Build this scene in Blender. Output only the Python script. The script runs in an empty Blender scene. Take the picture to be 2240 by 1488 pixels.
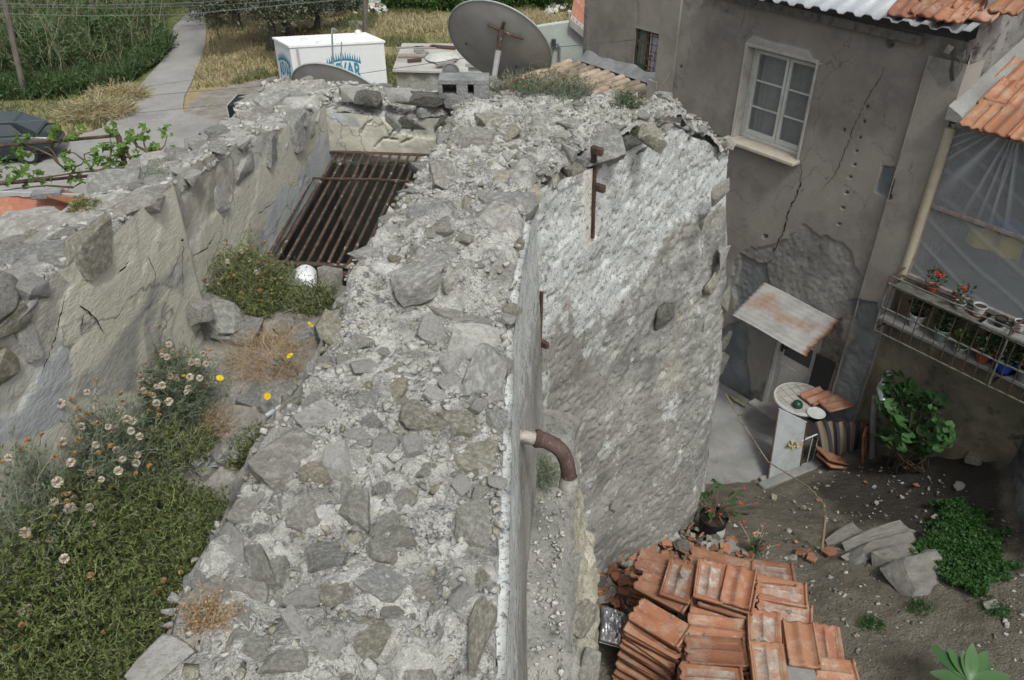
import bpy, bmesh, math, random
import numpy as np
from mathutils import Vector, Matrix, Euler
rad = math.radians
random.seed(7); RNG = np.random.default_rng(7)
SC = bpy.context.scene
COL = SC.collection

# ------------------------------------------------------------------ camera, sky, sun, exposure
PITCH = rad(34.5); F = 1740.0
CAM = np.array([0.0, 0.0, 7.0])
cd = bpy.data.cameras.new('camera'); cam = bpy.data.objects.new('camera', cd); COL.objects.link(cam)
cam.location = CAM; cam.rotation_euler = (math.pi/2 - PITCH, 0, 0)
cd.sensor_width = 36; cd.lens = 36*F/2240; cd.clip_start = 0.05; cd.clip_end = 3000
SC.camera = cam
SUN_EL, SUN_AZ = rad(57), rad(158)          # azimuth measured from +Y clockwise: the veiled sun stands behind the camera's right shoulder
W = bpy.data.worlds.new('World'); SC.world = W; W.use_nodes = True
wn = W.node_tree; bg = wn.nodes['Background']
sky = wn.nodes.new('ShaderNodeTexSky'); sky.sky_type = 'NISHITA'; sky.sun_disc = False
sky.sun_elevation = SUN_EL; sky.sun_rotation = SUN_AZ
sky.air_density = 1.0; sky.dust_density = 5.0; sky.ozone_density = 0.6
hs = wn.nodes.new('ShaderNodeHueSaturation'); hs.inputs['Saturation'].default_value = .38   # thin overcast: a paler sky
wn.links.new(sky.outputs[0], hs.inputs['Color']); wn.links.new(hs.outputs[0], bg.inputs[0]); bg.inputs[1].default_value = 0.115
sd = bpy.data.lights.new('sun', 'SUN'); sun = bpy.data.objects.new('sun', sd); COL.objects.link(sun)
sd.energy = 1.5; sd.angle = rad(10); sd.color = (0.975, 1.0, 0.955)
sdir = Vector((math.sin(SUN_AZ)*math.cos(SUN_EL), math.cos(SUN_AZ)*math.cos(SUN_EL), math.sin(SUN_EL)))
sun.rotation_euler = sdir.to_track_quat('Z', 'Y').to_euler(); sun.location = (0, 0, 40)
vs = SC.view_settings; vs.view_transform = 'Standard'; vs.look = 'None'; vs.gamma = 1; vs.exposure = 0.58
try: vs.use_curve_mapping = False
except Exception: pass

# ------------------------------------------------------------------ measuring helpers (photograph pixel -> ray -> point at a real distance)
CP, SP = math.cos(PITCH), math.sin(PITCH)
def ray(px, py):
    u = (px-1120)/F; v = (744-py)/F
    return np.array([u, CP+v*SP, -SP+v*CP])
def at_z(px, py, z): d = ray(px, py); return CAM + d*((z-7)/d[2])
def at_y(px, py, y): d = ray(px, py); return CAM + d*(y/d[1])
def at_x(px, py, x): d = ray(px, py); return CAM + d*(x/d[0])
def at_t(px, py, t): return CAM + ray(px, py)*t
def proj(P):
    P = np.asarray(P, float); q = P - CAM
    dep = q[..., 1]*CP - q[..., 2]*SP; up = q[..., 1]*SP + q[..., 2]*CP
    dep = np.where(dep < .05, .05, dep)
    return 1120 + F*q[..., 0]/dep, 744 - F*up/dep
FN = np.array([.79, .61, 0]); FN /= np.linalg.norm(FN)      # away from the house front
FE = np.array([FN[1], -FN[0], 0])                            # along the house front, to the right
FD = 7.92
FA = np.array([2.17, 10.2, 0]); FA = FA + FN*(FD - FA@FN)
def at_f(px, py, off=0.0):                                   # point on the plane of the house front, off metres proud of it
    d = ray(px, py); t = (FD-off)/(d@FN); return CAM + d*t
def fsz(px, py, off=0.0):
    p = at_f(px, py, off); return float((p-FA)@FE), float(p[2])
def fpt(s, z, off=0.0):
    p = FA + FE*s - FN*off; return np.array([p[0], p[1], z])

# ------------------------------------------------------------------ noise
def _h(ix, iy, iz, seed):
    n = (ix.astype(np.int64)*374761393 + iy.astype(np.int64)*668265263 + iz.astype(np.int64)*1440662683 + seed*974634777) & 0xffffffff
    n = ((n ^ (n >> 13))*1274126177) & 0xffffffff
    n = ((n ^ (n >> 16))*2246822519) & 0xffffffff
    return ((n ^ (n >> 15)) & 0xffffff)/float(0xffffff)
def vnoise(P, seed=0):
    P = np.asarray(P, float); i = np.floor(P).astype(np.int64); f = P-i; f = f*f*(3-2*f)
    x, y, z = i[..., 0], i[..., 1], i[..., 2]; r = 0
    for dx in (0, 1):
        wx = f[..., 0] if dx else 1-f[..., 0]
        for dy in (0, 1):
            wy = f[..., 1] if dy else 1-f[..., 1]
            for dz in (0, 1):
                wz = f[..., 2] if dz else 1-f[..., 2]
                r = r + wx*wy*wz*_h(x+dx, y+dy, z+dz, seed)
    return r
def fbm(P, octv=4, seed=0, gain=.5):
    P = np.asarray(P, float); a = 1; r = 0; tot = 0
    for k in range(octv):
        r = r + a*vnoise(P*(2.03**k)+k*17.3, seed+k); tot += a; a *= gain
    return r/tot
def sst(x, a, b):
    t = np.clip((x-a)/(b-a), 0, 1); return t*t*(3-2*t)
def P3(x, y, z=0.0): return np.stack([x, y, np.broadcast_to(z, np.shape(x))], -1)

# ------------------------------------------------------------------ mesh helpers
def mesh_np(name, V, Fc, attrs=None, smooth=False, fattrs=None):
    V = np.ascontiguousarray(V, np.float32).reshape(-1, 3); Fc = np.ascontiguousarray(Fc, np.int32)
    m, k = Fc.shape; me = bpy.data.meshes.new(name)
    me.vertices.add(len(V)); me.vertices.foreach_set('co', V.ravel())
    me.loops.add(m*k); me.loops.foreach_set('vertex_index', Fc.ravel())
    me.polygons.add(m); me.polygons.foreach_set('loop_start', np.arange(0, m*k, k, dtype=np.int32))
    if smooth: me.polygons.foreach_set('use_smooth', np.ones(m, bool))
    me.update(calc_edges=True)
    for an, a in (attrs or {}).items():
        at = me.attributes.new(an, 'FLOAT', 'POINT'); at.data.foreach_set('value', np.ascontiguousarray(a, np.float32).ravel())
    for an, a in (fattrs or {}).items():
        at = me.attributes.new(an, 'FLOAT', 'FACE'); at.data.foreach_set('value', np.ascontiguousarray(a, np.float32).ravel())
    return me
def link(name, me, mat=None, parent=None):
    o = bpy.data.objects.new(name, me); COL.objects.link(o)
    if mat is not None and len(me.materials) == 0: me.materials.append(mat)
    if parent is not None:
        o.parent = parent
        if not parent.get('_local'): o.matrix_parent_inverse = parent.matrix_basis.inverted()
    return o
def thing(name, label, cat, loc=(0, 0, 0), group=None, rz=0.0, local=False):
    o = bpy.data.objects.new(name, None); COL.objects.link(o); o.location = Vector([float(a) for a in loc]); o.rotation_euler = (0, 0, rz)
    o.empty_display_size = .05; o['label'] = label; o['category'] = cat
    if group: o['group'] = group
    if local: o['_local'] = 1
    return o
def tag(o, label=None, cat=None, group=None, kind=None):
    if label: o['label'] = label
    if cat: o['category'] = cat
    if group: o['group'] = group
    if kind: o['kind'] = kind
    return o
class G:
    def __init__(s): s.V = []; s.F = []
    def add(s, V, Fs):
        b = len(s.V); s.V += [tuple(map(float, v)) for v in V]; s.F += [tuple(b+i for i in f) for f in Fs]; return s
    def box(s, c, size, rot=None):
        x, y, z = [a/2 for a in size]
        vs_ = [(-x,-y,-z),(x,-y,-z),(x,y,-z),(-x,y,-z),(-x,-y,z),(x,-y,z),(x,y,z),(-x,y,z)]
        if rot is not None: vs_ = [rot @ Vector(v) for v in vs_]
        return s.add([(v[0]+c[0], v[1]+c[1], v[2]+c[2]) for v in vs_], [(0,3,2,1),(4,5,6,7),(0,1,5,4),(1,2,6,5),(2,3,7,6),(3,0,4,7)])
    def hexa(s, a): return s.add(a, [(0,3,2,1),(4,5,6,7),(0,1,5,4),(1,2,6,5),(2,3,7,6),(3,0,4,7)])
    def fbox(s, s0, s1, z0, z1, o0, o1):                     # a box in the frame of the house front
        lo = [fpt(s0, z0, o1), fpt(s1, z0, o1), fpt(s1, z0, o0), fpt(s0, z0, o0)]
        hi = [p + np.array([0, 0, z1-z0]) for p in lo]
        return s.hexa(lo+hi)
    def tube(s, pts, r, n=8, cap=True):
        pts = [Vector([float(q) for q in p]) for p in pts]; m = len(pts)
        rs = r if hasattr(r, '__len__') else [r]*m
        V = []; up = None
        for i, p in enumerate(pts):
            d = (pts[min(i+1, m-1)]-pts[max(i-1, 0)]).normalized()
            if up is None: up = d.orthogonal().normalized()
            up = (up - d*up.dot(d)); up = up.normalized() if up.length > 1e-6 else d.orthogonal().normalized()
            b = d.cross(up)
            for k in range(n):
                a = 2*math.pi*k/n; V.append(p + (up*math.cos(a)+b*math.sin(a))*rs[i])
        Fs = [(i*n+k, i*n+(k+1) % n, (i+1)*n+(k+1) % n, (i+1)*n+k) for i in range(m-1) for k in range(n)]
        if cap: Fs += [tuple(range(n-1, -1, -1)), tuple((m-1)*n+k for k in range(n))]
        return s.add(V, Fs)
    def lathe(s, prof, c=(0, 0, 0), n=20, rot=None, cap0=False, cap1=False):
        V = []; m = len(prof)
        for (r, z) in prof:
            for k in range(n):
                a = 2*math.pi*k/n; v = Vector((r*math.cos(a), r*math.sin(a), z))
                if rot is not None: v = rot @ v
                V.append((v[0]+c[0], v[1]+c[1], v[2]+c[2]))
        Fs = [(i*n+k, i*n+(k+1) % n, (i+1)*n+(k+1) % n, (i+1)*n+k) for i in range(m-1) for k in range(n)]
        if cap0: Fs.append(tuple(range(n-1, -1, -1)))
        if cap1: Fs.append(tuple((m-1)*n+k for k in range(n)))
        return s.add(V, Fs)
    def prism(s, poly, h, axis=Vector((0, 0, 1))):           # poly: 3-D points, thickness h along axis
        n = len(poly); a = [Vector([float(q) for q in p]) for p in poly]; ax = Vector([float(q) for q in axis])
        return s.add([*a, *[p+ax*h for p in a]], [tuple(range(n-1, -1, -1)), tuple(range(n, 2*n))]+[(i, (i+1) % n, n+(i+1) % n, n+i) for i in range(n)])
    def mesh(s, name='m', smooth=False, ang=None):
        me = bpy.data.meshes.new(name); me.from_pydata(s.V, [], s.F); me.update()
        if smooth or ang:
            for p in me.polygons: p.use_smooth = True
            if ang: me.set_sharp_from_angle(angle=rad(ang))
        return me
    def build(s, name, mat, parent=None, smooth=False, ang=None): return link(name, s.mesh(name, smooth, ang), mat, parent)
def bevel(me, w, seg=1):
    bm = bmesh.new(); bm.from_mesh(me); bmesh.ops.bevel(bm, geom=bm.edges[:], offset=w, segments=seg, affect='EDGES', clamp_overlap=True); bm.to_mesh(me); bm.free(); me.update(); return me
def pip(poly, X, Y):
    r = np.zeros(np.shape(X), bool); n = len(poly)
    for i in range(n):
        x0, y0 = poly[i]; x1, y1 = poly[(i+1) % n]
        if y0 == y1: continue
        c = ((y0 > Y) != (y1 > Y)) & (X < (x1-x0)*(Y-y0)/(y1-y0)+x0); r ^= c
    return r
def near_edge(poly, X, Y):
    D = np.full(np.shape(X), 1e9); NX = np.array(X, float); NY = np.array(Y, float); n = len(poly)
    for i in range(n):
        x0, y0 = poly[i]; x1, y1 = poly[(i+1) % n]; dx, dy = x1-x0, y1-y0; L = dx*dx+dy*dy+1e-12
        t = np.clip(((X-x0)*dx+(Y-y0)*dy)/L, 0, 1); qx = x0+t*dx; qy = y0+t*dy; d = np.hypot(X-qx, Y-qy); m = d < D
        D = np.where(m, d, D); NX = np.where(m, qx, NX); NY = np.where(m, qy, NY)
    return D, NX, NY
def heightfield(poly, res, zf, rnd=.05, extra=None):
    p = np.array(poly); x = np.arange(p[:, 0].min()-res, p[:, 0].max()+2*res, res); y = np.arange(p[:, 1].min()-res, p[:, 1].max()+2*res, res)
    X, Y = np.meshgrid(x, y, indexing='ij'); ins = pip(poly, X, Y); D, NX, NY = near_edge(poly, X, Y)
    ok = ins[:-1, :-1] | ins[1:, :-1] | ins[1:, 1:] | ins[:-1, 1:]
    X2 = np.where(ins, X, NX); Y2 = np.where(ins, Y, NY); D = np.where(ins, D, 0)
    Z = zf(X2, Y2)
    if rnd: q = np.clip(1-D/rnd, 0, 1); Z = Z - rnd*(1-np.sqrt(np.clip(1-q*q, 0, 1)))
    idx = np.arange(X.size).reshape(X.shape)
    Fc = np.stack([idx[:-1, :-1], idx[1:, :-1], idx[1:, 1:], idx[:-1, 1:]], -1)[ok]
    V = np.stack([X2, Y2, Z], -1).reshape(-1, 3)
    u, inv = np.unique(Fc.ravel(), return_inverse=True)
    return V[u], inv.reshape(Fc.shape), u
def grid_faces(n, m):
    idx = np.arange(n*m).reshape(n, m); return np.stack([idx[:-1, :-1], idx[1:, :-1], idx[1:, 1:], idx[:-1, 1:]], -1).reshape(-1, 4)

# ------------------------------------------------------------------ materials
def _mat(name):
    m = bpy.data.materials.new(name); m.use_nodes = True; nt = m.node_tree; return m, nt, nt.nodes['Principled BSDF']
def rgba(c): return (c[0], c[1], c[2], 1.0)
class NB:
    def __init__(s, nt): s.nt = nt
    def n(s, t, **kw):
        nd = s.nt.nodes.new(t)
        for k, v in kw.items(): setattr(nd, k, v)
        return nd
    def l(s, a, b): s.nt.links.new(a, b)
    def coords(s, scale=(1, 1, 1)):
        tc = s.n('ShaderNodeTexCoord'); oi = s.n('ShaderNodeObjectInfo'); mul = s.n('ShaderNodeMath', operation='MULTIPLY'); mul.inputs[1].default_value = 61.7
        s.l(oi.outputs['Random'], mul.inputs[0]); ad = s.n('ShaderNodeVectorMath', operation='ADD'); s.l(tc.outputs['Object'], ad.inputs[0]); s.l(mul.outputs[0], ad.inputs[1])
        ml = s.n('ShaderNodeVectorMath', operation='MULTIPLY'); s.l(ad.outputs[0], ml.inputs[0]); ml.inputs[1].default_value = scale
        s.rand = oi.outputs['Random']; return ml.outputs[0]
    def noise(s, v, scale, detail=5, rough=.6, dist=0.0):
        t = s.n('ShaderNodeTexNoise'); s.l(v, t.inputs['Vector']); t.inputs['Scale'].default_value = scale; t.inputs['Detail'].default_value = detail; t.inputs['Roughness'].default_value = rough; t.inputs['Distortion'].default_value = dist
        return t.outputs['Fac']
    def ramp(s, f, stops, interp='LINEAR'):
        r = s.n('ShaderNodeValToRGB'); s.l(f, r.inputs[0]); cr = r.color_ramp; cr.interpolation = interp
        while len(cr.elements) < len(stops): cr.elements.new(.5)
        for e, (p, c) in zip(cr.elements, stops): e.position = p; e.color = rgba(c) if hasattr(c, '__len__') else (c, c, c, 1)
        return r.outputs[0]
    def mix(s, f, a, b, mode='MIX'):
        x = s.n('ShaderNodeMix', data_type='RGBA', blend_type=mode)
        if hasattr(f, 'links') or not isinstance(f, (int, float)): s.l(f, x.inputs[0])
        else: x.inputs[0].default_value = f
        for q, i in ((a, 6), (b, 7)):
            if isinstance(q, tuple): x.inputs[i].default_value = rgba(q)
            else: s.l(q, x.inputs[i])
        return x.outputs[2]
    def math(s, op, a, b=0.0, clamp=False):
        x = s.n('ShaderNodeMath', operation=op, use_clamp=clamp)
        for q, i in ((a, 0), (b, 1)):
            if isinstance(q, (int, float)): x.inputs[i].default_value = q
            else: s.l(q, x.inputs[i])
        return x.outputs[0]
def ramp3(cols):
    n = len(cols); return [(.32+.36*i/max(1, n-1), c) for i, c in enumerate(cols)]
def mottle(name, cols, scale=6, detail=6, rough=.9, bump=.4, bscale=70, specks=(), attrs=(), stretch=(1, 1, 1), metallic=0.0, spec=.2, rnd=.0, rcols=None, bdist=.01, nrough=.62, cracks=None):
    m, nt, b = _mat(name); nb = NB(nt); v = nb.coords(stretch)
    c = nb.ramp(nb.noise(v, scale, detail, nrough, .3), ramp3(cols))
    if rcols: c = nb.mix(.75, c, nb.ramp(nb.rand, [(i/max(1, len(rcols)-1), q) for i, q in enumerate(rcols)]), 'MIX')
    fine = nb.noise(v, bscale, 4, .7)
    c = nb.mix(.55, c, nb.ramp(fine, [(.25, .55), (.75, 1.0)]), 'MULTIPLY')
    for (an, col, soft) in attrs:
        at = nb.n('ShaderNodeAttribute', attribute_name=an); f = nb.math('ADD', at.outputs['Fac'], nb.math('MULTIPLY', nb.math('SUBTRACT', nb.noise(v, 14, 6, .7), .5), .9))
        f = nb.ramp(f, [(.5-soft, 0.0), (.5+soft, 1.0)])
        if isinstance(col, list): col = nb.ramp(nb.noise(v, scale*2.2, 6, .65), ramp3(col))
        c = nb.mix(f, c, col)
    for k, sp_ in enumerate(specks):
        sc_, lo, hi, col, amt = sp_[:5]; f = nb.ramp(nb.noise(v, sc_, 6, .68, .2), [(lo, 0.0), (hi, amt)])
        if len(sp_) > 5: f = nb.math('MULTIPLY', f, nb.ramp(nb.noise(v, sp_[5], 4, .6), [(.44, 0.0), (.58, 1.0)]))
        c = nb.mix(f, c, col)
    if cracks:
        vo = nb.n('ShaderNodeTexVoronoi', feature='DISTANCE_TO_EDGE'); vo.inputs['Scale'].default_value = cracks[0]; nn_ = nb.n('ShaderNodeTexNoise'); nb.l(v, nn_.inputs['Vector']); nn_.inputs['Scale'].default_value = 5; nn_.inputs['Detail'].default_value = 5
        ad = nb.n('ShaderNodeVectorMath', operation='MULTIPLY_ADD'); nb.l(nn_.outputs['Color'], ad.inputs[0]); ad.inputs[1].default_value = (.35, .35, .35); nb.l(v, ad.inputs[2]); nb.l(ad.outputs[0], vo.inputs['Vector'])
        f = nb.math('MULTIPLY', nb.ramp(vo.outputs['Distance'], [(0, cracks[3]), (cracks[1], 0.0)]), nb.ramp(nb.noise(v, 1.7, 3), [(.42, 0.0), (.56, 1.0)])); c = nb.mix(f, c, cracks[2])
    if rnd:
        r = nb.math('ADD', nb.math('MULTIPLY', nb.rand, rnd*2), 1-rnd); x = nb.n('ShaderNodeMix', data_type='RGBA', blend_type='MULTIPLY'); x.inputs[0].default_value = 1; nb.l(c, x.inputs[6]); nb.l(r, x.inputs[7]); c = x.outputs[2]
    nb.l(c, b.inputs['Base Color']); b.inputs['Roughness'].default_value = rough; b.inputs['Metallic'].default_value = metallic; b.inputs['Specular IOR Level'].default_value = spec
    if bump:
        h = nb.math('ADD', fine, nb.math('MULTIPLY', nb.noise(v, bscale*.25, 5, .65), 2.0)); bp = nb.n('ShaderNodeBump'); bp.inputs['Strength'].default_value = bump; bp.inputs['Distance'].default_value = bdist; nb.l(h, bp.inputs['Height']); nb.l(bp.outputs[0], b.inputs['Normal'])
    return m
def plain(name, col, rough=.6, metallic=0.0, spec=.3, var=.25, scale=9, bump=.12):
    d = tuple(q*(1-var) for q in col); e = tuple(min(1, q*(1+var*.5)) for q in col)
    return mottle(name, [d, col, e], scale=scale, rough=rough, bump=bump, metallic=metallic, spec=spec, bscale=90)
def leafm(name, cols, trans=.35, rough=.6):
    m, nt, b = _mat(name); nb = NB(nt); at = nb.n('ShaderNodeAttribute', attribute_name='rnd')
    oi = nb.n('ShaderNodeObjectInfo'); f = nb.math('FRACT', nb.math('ADD', at.outputs['Fac'], oi.outputs['Random']))
    c = nb.ramp(f, [(i/max(1, len(cols)-1), q) for i, q in enumerate(cols)])
    nb.l(c, b.inputs['Base Color']); b.inputs['Roughness'].default_value = rough; b.inputs['Specular IOR Level'].default_value = .25
    if trans:
        tr = nb.n('ShaderNodeBsdfTranslucent'); nb.l(c, tr.inputs[0]); mx = nb.n('ShaderNodeMixShader'); mx.inputs[0].default_value = trans
        out = nt.nodes['Material Output']; nb.l(b.outputs[0], mx.inputs[1]); nb.l(tr.outputs[0], mx.inputs[2]); nb.l(mx.outputs[0], out.inputs[0])
    return m
# ------------------------------------------------------------------ material library
LICH = (.045, .05, .05)
M = {}
M['mortar'] = mottle('lime_mortar', [(.25, .245, .222), (.46, .453, .42), (.64, .632, .595)], scale=7, bump=1.0, bscale=95, bdist=.012, specks=[(26, .50, .60, LICH, .7, 3), (110, .50, .60, LICH, .75, 4), (90, .6, .68, (.72, .71, .68), .8), (11, .58, .72, (.20, .20, .18), .4)])
ST = [(.29, .28, .242), (.39, .378, .333), (.47, .457, .41)]
def stone_m(name, cols, **kw):
    sp = [(9, .50, .64, (.50, .49, .45), .75), (24, .55, .64, LICH, .5, 5), (120, .55, .64, LICH, .55, 6), (60, .60, .68, (.60, .59, .55), .7)]
    return mottle(name, cols, scale=9, bump=.9, bscale=75, bdist=.01, specks=sp, rnd=.16, **kw)
M['stone_g'] = stone_m('grey_limestone', ST)
M['stone_b'] = stone_m('blue_grey_limestone', [(.26, .26, .238), (.35, .35, .325), (.42, .42, .395)])
M['stone_o'] = stone_m('olive_sandstone', [(.24, .228, .17), (.35, .333, .26), (.43, .41, .335)])
M['stone_w'] = stone_m('pale_limestone', [(.38, .37, .34), (.52, .51, .475), (.62, .61, .575)])
M['stone_y'] = stone_m('buff_sandstone', [(.28, .25, .17), (.40, .365, .265), (.46, .43, .34)])
M['stone_d'] = mottle('lichened_dark_stone', [(.10, .10, .09), (.19, .19, .165), (.30, .295, .255)], scale=8, bump=.9, bscale=70, specks=[(30, .5, .6, LICH, .8), (7, .6, .7, (.33, .27, .12), .5)], rnd=.12)
STK = ['stone_g', 'stone_g', 'stone_b', 'stone_o', 'stone_w', 'stone_g', 'stone_b', 'stone_w', 'stone_y']
M['plaster_w'] = mottle('weathered_lime_plaster', stretch=(.8, .8, 1), cols= [(.165, .162, .142), (.26, .255, .228), (.37, .363, .33)], scale=3.2, bump=.26, bscale=150, bdist=.008, detail=9,
    attrs=[('bare', [(.24, .225, .16), (.33, .31, .24), (.40, .385, .32)], .12), ('dark', [(.12, .12, .11), (.21, .21, .195), (.33, .325, .30)], .2), ('white', [(.32, .335, .32), (.43, .445, .43), (.51, .525, .51)], .09), ('smooth', [(.40, .385, .34), (.48, .465, .42), (.53, .52, .48)], .07)],
    specks=[(34, .57, .63, (.07, .072, .068), .8), (95, .55, .63, (.09, .09, .085), .8), (150, .55, .64, (.09, .09, .085), .6), (130, .6, .7, (.62, .62, .59), .5)])
M['plaster_c'] = mottle('cream_channel_plaster', stretch=(1, .42, 1), cols=[(.43, .415, .335), (.49, .475, .39), (.54, .525, .445)], scale=2.4, bump=.4, bscale=140, detail=8,
    attrs=[('grey', [(.26, .275, .275), (.34, .355, .355), (.42, .435, .43)], .13), ('dark', [(.11, .11, .10), (.20, .20, .185), (.31, .305, .28)], .22), ('bare', [(.24, .23, .19), (.34, .33, .29), (.44, .43, .39)], .1)],
    cracks=(2.6, .016, (.14, .135, .12), .9), specks=[(7, .54, .66, (.33, .325, .29), .7), (40, .63, .7, (.16, .155, .14), .6), (110, .60, .68, (.25, .245, .22), .6)])
M['render'] = mottle('grey_cement_render', [(.225, .208, .182), (.27, .25, .22), (.31, .288, .255)], scale=1.3, bump=.35, bscale=120, detail=8, bdist=.006,
    attrs=[('pale', [(.30, .29, .265), (.36, .35, .325), (.42, .41, .385)], .08), ('rough', [(.13, .125, .112), (.195, .187, .17), (.27, .26, .238)], .16), ('blue', [(.105, .118, .12), (.145, .158, .16), (.19, .205, .205)], .14), ('dark', (.045, .043, .04), .25)],
    cracks=(1.1, .006, (.10, .095, .085), .8), specks=[(1.6, .50, .68, (.145, .137, .123), .75), (5, .56, .72, (.27, .258, .235), .5), (60, .62, .7, (.12, .115, .1), .5)])
M['render_side'] = mottle('dirty_whitewashed_render', [(.16, .155, .145), (.27, .26, .245), (.34, .33, .31)], scale=2.1, bump=.6, bscale=60, specks=[(8, .52, .62, (.05, .05, .05), .8)])
M['yard_wall'] = mottle('stained_yellow_render', [(.10, .095, .08), (.19, .175, .125), (.27, .245, .165)], scale=1.6, bump=.6, bscale=50, specks=[(4, .55, .65, (.06, .058, .05), .8)])
M['soil'] = mottle('garden_soil', [(.125, .11, .083), (.18, .16, .123), (.23, .208, .165)], scale=3, bump=1.0, bscale=55, bdist=.03, specks=[(70, .62, .68, (.30, .29, .26), .7), (26, .58, .68, (.06, .055, .045), .7), (6, .6, .75, (.085, .09, .045), .5)], attrs=[('damp', (.055, .048, .040), .3)])
M['concrete'] = mottle('worn_concrete', [(.16, .16, .15), (.21, .21, .2), (.26, .26, .245)], scale=2.5, bump=.4, bscale=70, specks=[(3, .58, .7, (.09, .08, .065), .6)])
M['step'] = mottle('step_stone', [(.13, .125, .112), (.185, .178, .16), (.24, .232, .21)], scale=6, bump=.7, bscale=45)
M['rust'] = mottle('rusty_iron', [(.05, .036, .030), (.085, .058, .046), (.14, .095, .07)], scale=26, rough=.8, bump=.8, bscale=160, bdist=.004, specks=[(18, .6, .66, (.40, .40, .37), .7), (40, .6, .68, (.26, .13, .06), .6)])
M['rust_d'] = mottle('dark_rusty_iron', [(.045, .03, .025), (.075, .045, .036), (.11, .07, .055)], scale=20, rough=.75, bump=.5, bscale=120, bdist=.004)
M['pit'] = mottle('pit_stone_shade', [(.03, .03, .027), (.05, .05, .045), (.08, .078, .07)], scale=5, bump=.6)  # near-black colour stands in for the shade under the grate
M['terra'] = mottle('terracotta_tile', [(.27, .12, .07), (.35, .165, .095), (.42, .22, .13)], scale=5, bump=.35, bscale=90, bdist=.004, rnd=.25, rcols=[(.22, .092, .052), (.29, .135, .074), (.17, .076, .052), (.30, .16, .092), (.25, .105, .06), (.18, .09, .062)], specks=[(6, .50, .66, (.30, .25, .19), .6), (30, .56, .66, (.13, .11, .09), .55, 5), (80, .6, .66, (.5, .47, .42), .6, 6)], attrs=[('dirt', [(.13, .125, .11), (.25, .24, .215), (.42, .41, .38)], .12)])
M['terra_far'] = mottle('weathered_terracotta', [(.27, .115, .07), (.34, .15, .095), (.39, .20, .14)], scale=2, bump=.3, specks=[(3, .55, .7, (.42, .36, .31), .5), (10, .6, .7, (.16, .11, .09), .5)])

# ------------------------------------------------------------------ stones
def stone_mesh(seed, flat=False, n=12, sub=2):
    rs = np.random.default_rng(seed); bm = bmesh.new()
    for k in range(n):
        d = rs.normal(size=3); d /= np.linalg.norm(d); d = np.sign(d)*np.abs(d)**.55; d *= rs.uniform(.8, 1.06)
        if flat: d[2] = np.clip(d[2], -.8, .45+rs.uniform(-.05, .05))
        bm.verts.new(d)
    r = bmesh.ops.convex_hull(bm, input=bm.verts[:])
    bmesh.ops.delete(bm, geom=list({g for g in r['geom_interior']+r['geom_unused'] if isinstance(g, bmesh.types.BMVert)}), context='VERTS')
    if sub:
        bmesh.ops.subdivide_edges(bm, edges=bm.edges[:], cuts=sub, use_grid_fill=True)
    bmesh.ops.triangulate(bm, faces=bm.faces[:])
    if sub: [bmesh.ops.smooth_vert(bm, verts=bm.verts[:], factor=.22, use_axis_x=True, use_axis_y=True, use_axis_z=True) for _ in range(1)]
    co = np.array([v.co[:] for v in bm.verts]); ex = np.abs(co).max(0)
    nz = (fbm(co*2.3+seed*3.1, 3, seed)-.5)[:, None]*.28*co + (fbm(co*4+seed, 3, seed+5)-.5)[:, None]*.10
    co = (co+nz)/ex*.5
    for v, q in zip(bm.verts, co): v.co = q
    me = bpy.data.meshes.new('stone'); bm.to_mesh(me); bm.free()
    for p in me.polygons: p.use_smooth = True
    me.set_sharp_from_angle(angle=rad(22)); return me
STV = [stone_mesh(100+i, flat=i % 2 == 0) for i in range(22)]
def matmesh(me, m, cache={}):
    k = (me.name, m)
    if k not in cache: c = me.copy(); c.materials.clear(); c.materials.append(M[m]); cache[k] = c
    return cache[k]
def stone(parent, pos, size, yaw=0.0, tilt=(0, 0), m='stone_g', variant=None, name='stone'):
    me = matmesh(STV[variant if variant is not None else random.randrange(len(STV))], m)
    o = bpy.data.objects.new(name, me); COL.objects.link(o); o.location = [float(a) for a in pos]; o.scale = size
    o.rotation_euler = (tilt[0], tilt[1], yaw)
    if parent is not None: o.parent = parent; o.matrix_parent_inverse = parent.matrix_basis.inverted()
    return o
def joined_stones(name, items, mats, parent=None, low=True):
    """items: (pos, size, yaw, tiltx, tilty); small rubble joined into one mesh"""
    base = [stone_mesh(300+i, n=9, sub=0) for i in range(8)]; bv = []; bf = []
    for b in base:
        bv.append(np.array([v.co[:] for v in b.vertices])); bf.append(np.array([p.vertices[:] for p in b.polygons]))
    VV = []; FF = []; MI = []; off = 0
    for k, (p, s_, yaw, tx, ty) in enumerate(items):
        q = k % len(bv); R = np.array(Euler((tx, ty, yaw)).to_matrix()); v = (bv[q]*np.array(s_))@R.T + np.array(p)
        VV.append(v); FF.append(bf[q]+off); off += len(v); MI += [k % len(mats)]*len(bf[q])
    me = mesh_np(name, np.concatenate(VV), np.concatenate(FF)); [me.materials.append(M[m]) for m in mats]
    me.polygons.foreach_set('material_index', np.array(MI, np.int32)); me.update()
    o = link(name, me, None, parent); return o
class Field:
    """non-overlapping scatter of circles in a polygon"""
    def __init__(s): s.c = []
    def free(s, x, y, r, k=.82):
        if not s.c: return True
        a = np.array(s.c); return bool(np.all(np.hypot(a[:, 0]-x, a[:, 1]-y) > (a[:, 2]+r)*k))
    def put(s, x, y, r): s.c.append((x, y, r))

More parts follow.
